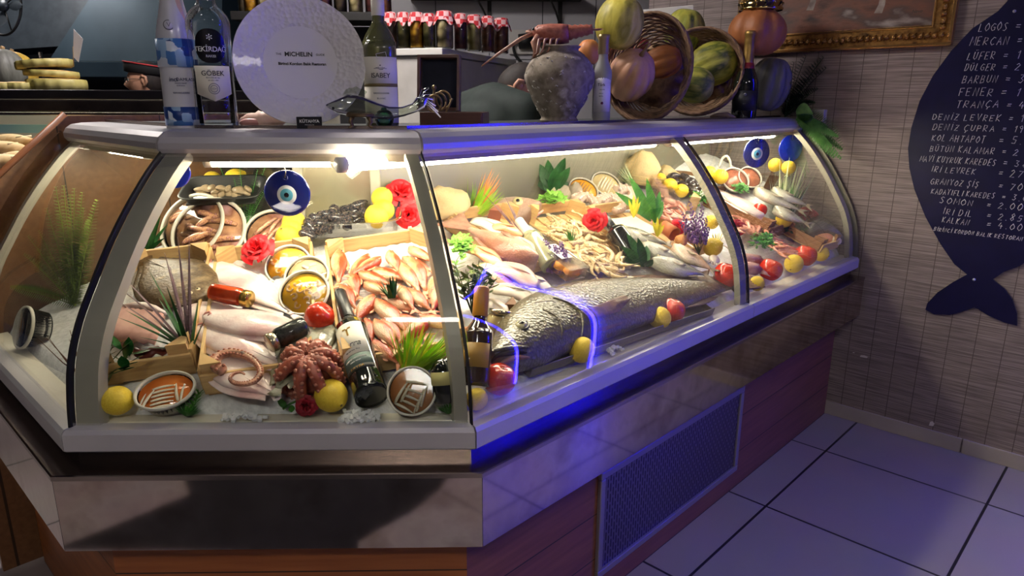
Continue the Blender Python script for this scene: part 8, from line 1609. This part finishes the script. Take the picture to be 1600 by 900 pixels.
# dark shelves with jars along the top
SHD = mat('black_shelf', [srgb(26, 24, 24), srgb(38, 35, 34)], rough=.5)
pA = at_depth(364, 20, 4.3); pB = at_depth(612, 14, 4.3); t = thing('jar_shelf', 'black shelf of jars high up behind the white plate', 'shelf', T((pA.x+pB.x)/2, pA.y+.12, pA.z)); w = pB.x-pA.x
MB().box((0, 0, -.02), (w, .34, .05), bev=.004).obj('board', SHD, t)
for x in (-w/2+.02, 0, w/2-.02): MB().box((x, .15, -.9), (.03, .03, 1.7)).obj('upright', SHD, t)
MB().box((0, .16, -.5), (w, .01, .9)).obj('back_sheet', mat('shelf_back', srgb(34, 33, 36), rough=.6), t)
for i, (px, r_, f, lab) in enumerate([(380, .030, 'dark', 'dark'), (392, .044, 'yellow', 'yellow brown'), (412, .036, 'garlic', 'pale'), (428, .036, 'brown', 'reddish'), (446, .044, 'yellow', 'golden'), (466, .036, 'purple', 'dark purple'), (486, .036, 'brown', 'brown'), (510, .036, 'purple', 'dark red'), (532, .040, 'dark', 'black'), (556, .044, 'garlic', 'pinkish beige'), (580, .036, 'purple', 'deep red'), (603, .034, 'brown', 'reddish brown')]):
    p = at_depth(px, 8, 4.32); p.z = pA.z+.006; pickle(lab+' jar on the high black shelf, '+('above the plate rim' if 400 < px < 540 else 'at its left end' if px <= 400 else 'near the wine bottle capsule'), T(*p), r_, .19, foods[f], i % 3 == 2, 'jars on the high black shelf')
pC = at_depth(645, 8, 4.9); pD = at_depth(905, 2, 4.9); t = thing('jar_shelf', 'black iron shelf on brackets against the white tiled wall', 'shelf', T((pC.x+pD.x)/2, 4.08, at_depth(800, 4, 5.4).z)); w = pD.x-pC.x+.1; MB().box((0, 0, 0), (w, .26, .03), bev=.003).obj('board', SHD, t)
for px in (765, 872): x = at_depth(px, 20, 5.4).x-(pC.x+pD.x)/2; MB().box((x, .105, -.10), (.03, .02, .22), bev=.002).obj('bracket', SHD, t); MB().tube([(x, .10, -.18), (x-.04, .0, -.10), (x-.09, -.08, -.02)], .008, 6).obj('brace', SHD, t)
# socket strip, plug and cord on the tiled wall
p = at_plane(826, 66, (0, 4.19, 0), (0, 1, 0)); k = mpp(p); t = thing('socket_strip', 'grey white socket strip on the tiled wall behind the lobster', 'socket', T(*p)); MB().box((6*k, 0, 0), (72*k, .04, 36*k), bev=.004).obj('trunking', mat('grey_plastic', 0), t); MB().box((18*k, -.022, -3*k), (10*k, .006, 10*k)).obj('socket_hole', BLACK, t)
t = thing('power_plug', 'black power plug with cord in the socket strip', 'plug', T(p.x-4*k, p.y-.05, p.z)); MB().tube([(-12*k, 0, 0), (10*k, 0, 2*k)], [11*k, 12*k], 12).obj('plug_body', BLACK, t); MB().tube(smooth3([(-11*k, 0, 0), (-20*k, 0, -6*k), (-16*k, 0, -22*k), (-6*k, 0, -34*k), (-12*k, 0, -60*k)], 4), 2.2*k, 6).obj('cord', BLACK, t)
# white board leaning behind the second basket
p = at_plane(1040, 28, rpt(0, .95, 0), INW['R']); k = mpp(p); tag(MB().box((0, 0, 0), (84*k, .02, 30*k), bev=.003).obj('white_board', mat('white_plastic', 0)), 'white board edge behind the melons', 'board').matrix_world = standM(p) @ R(-4, 'Y')
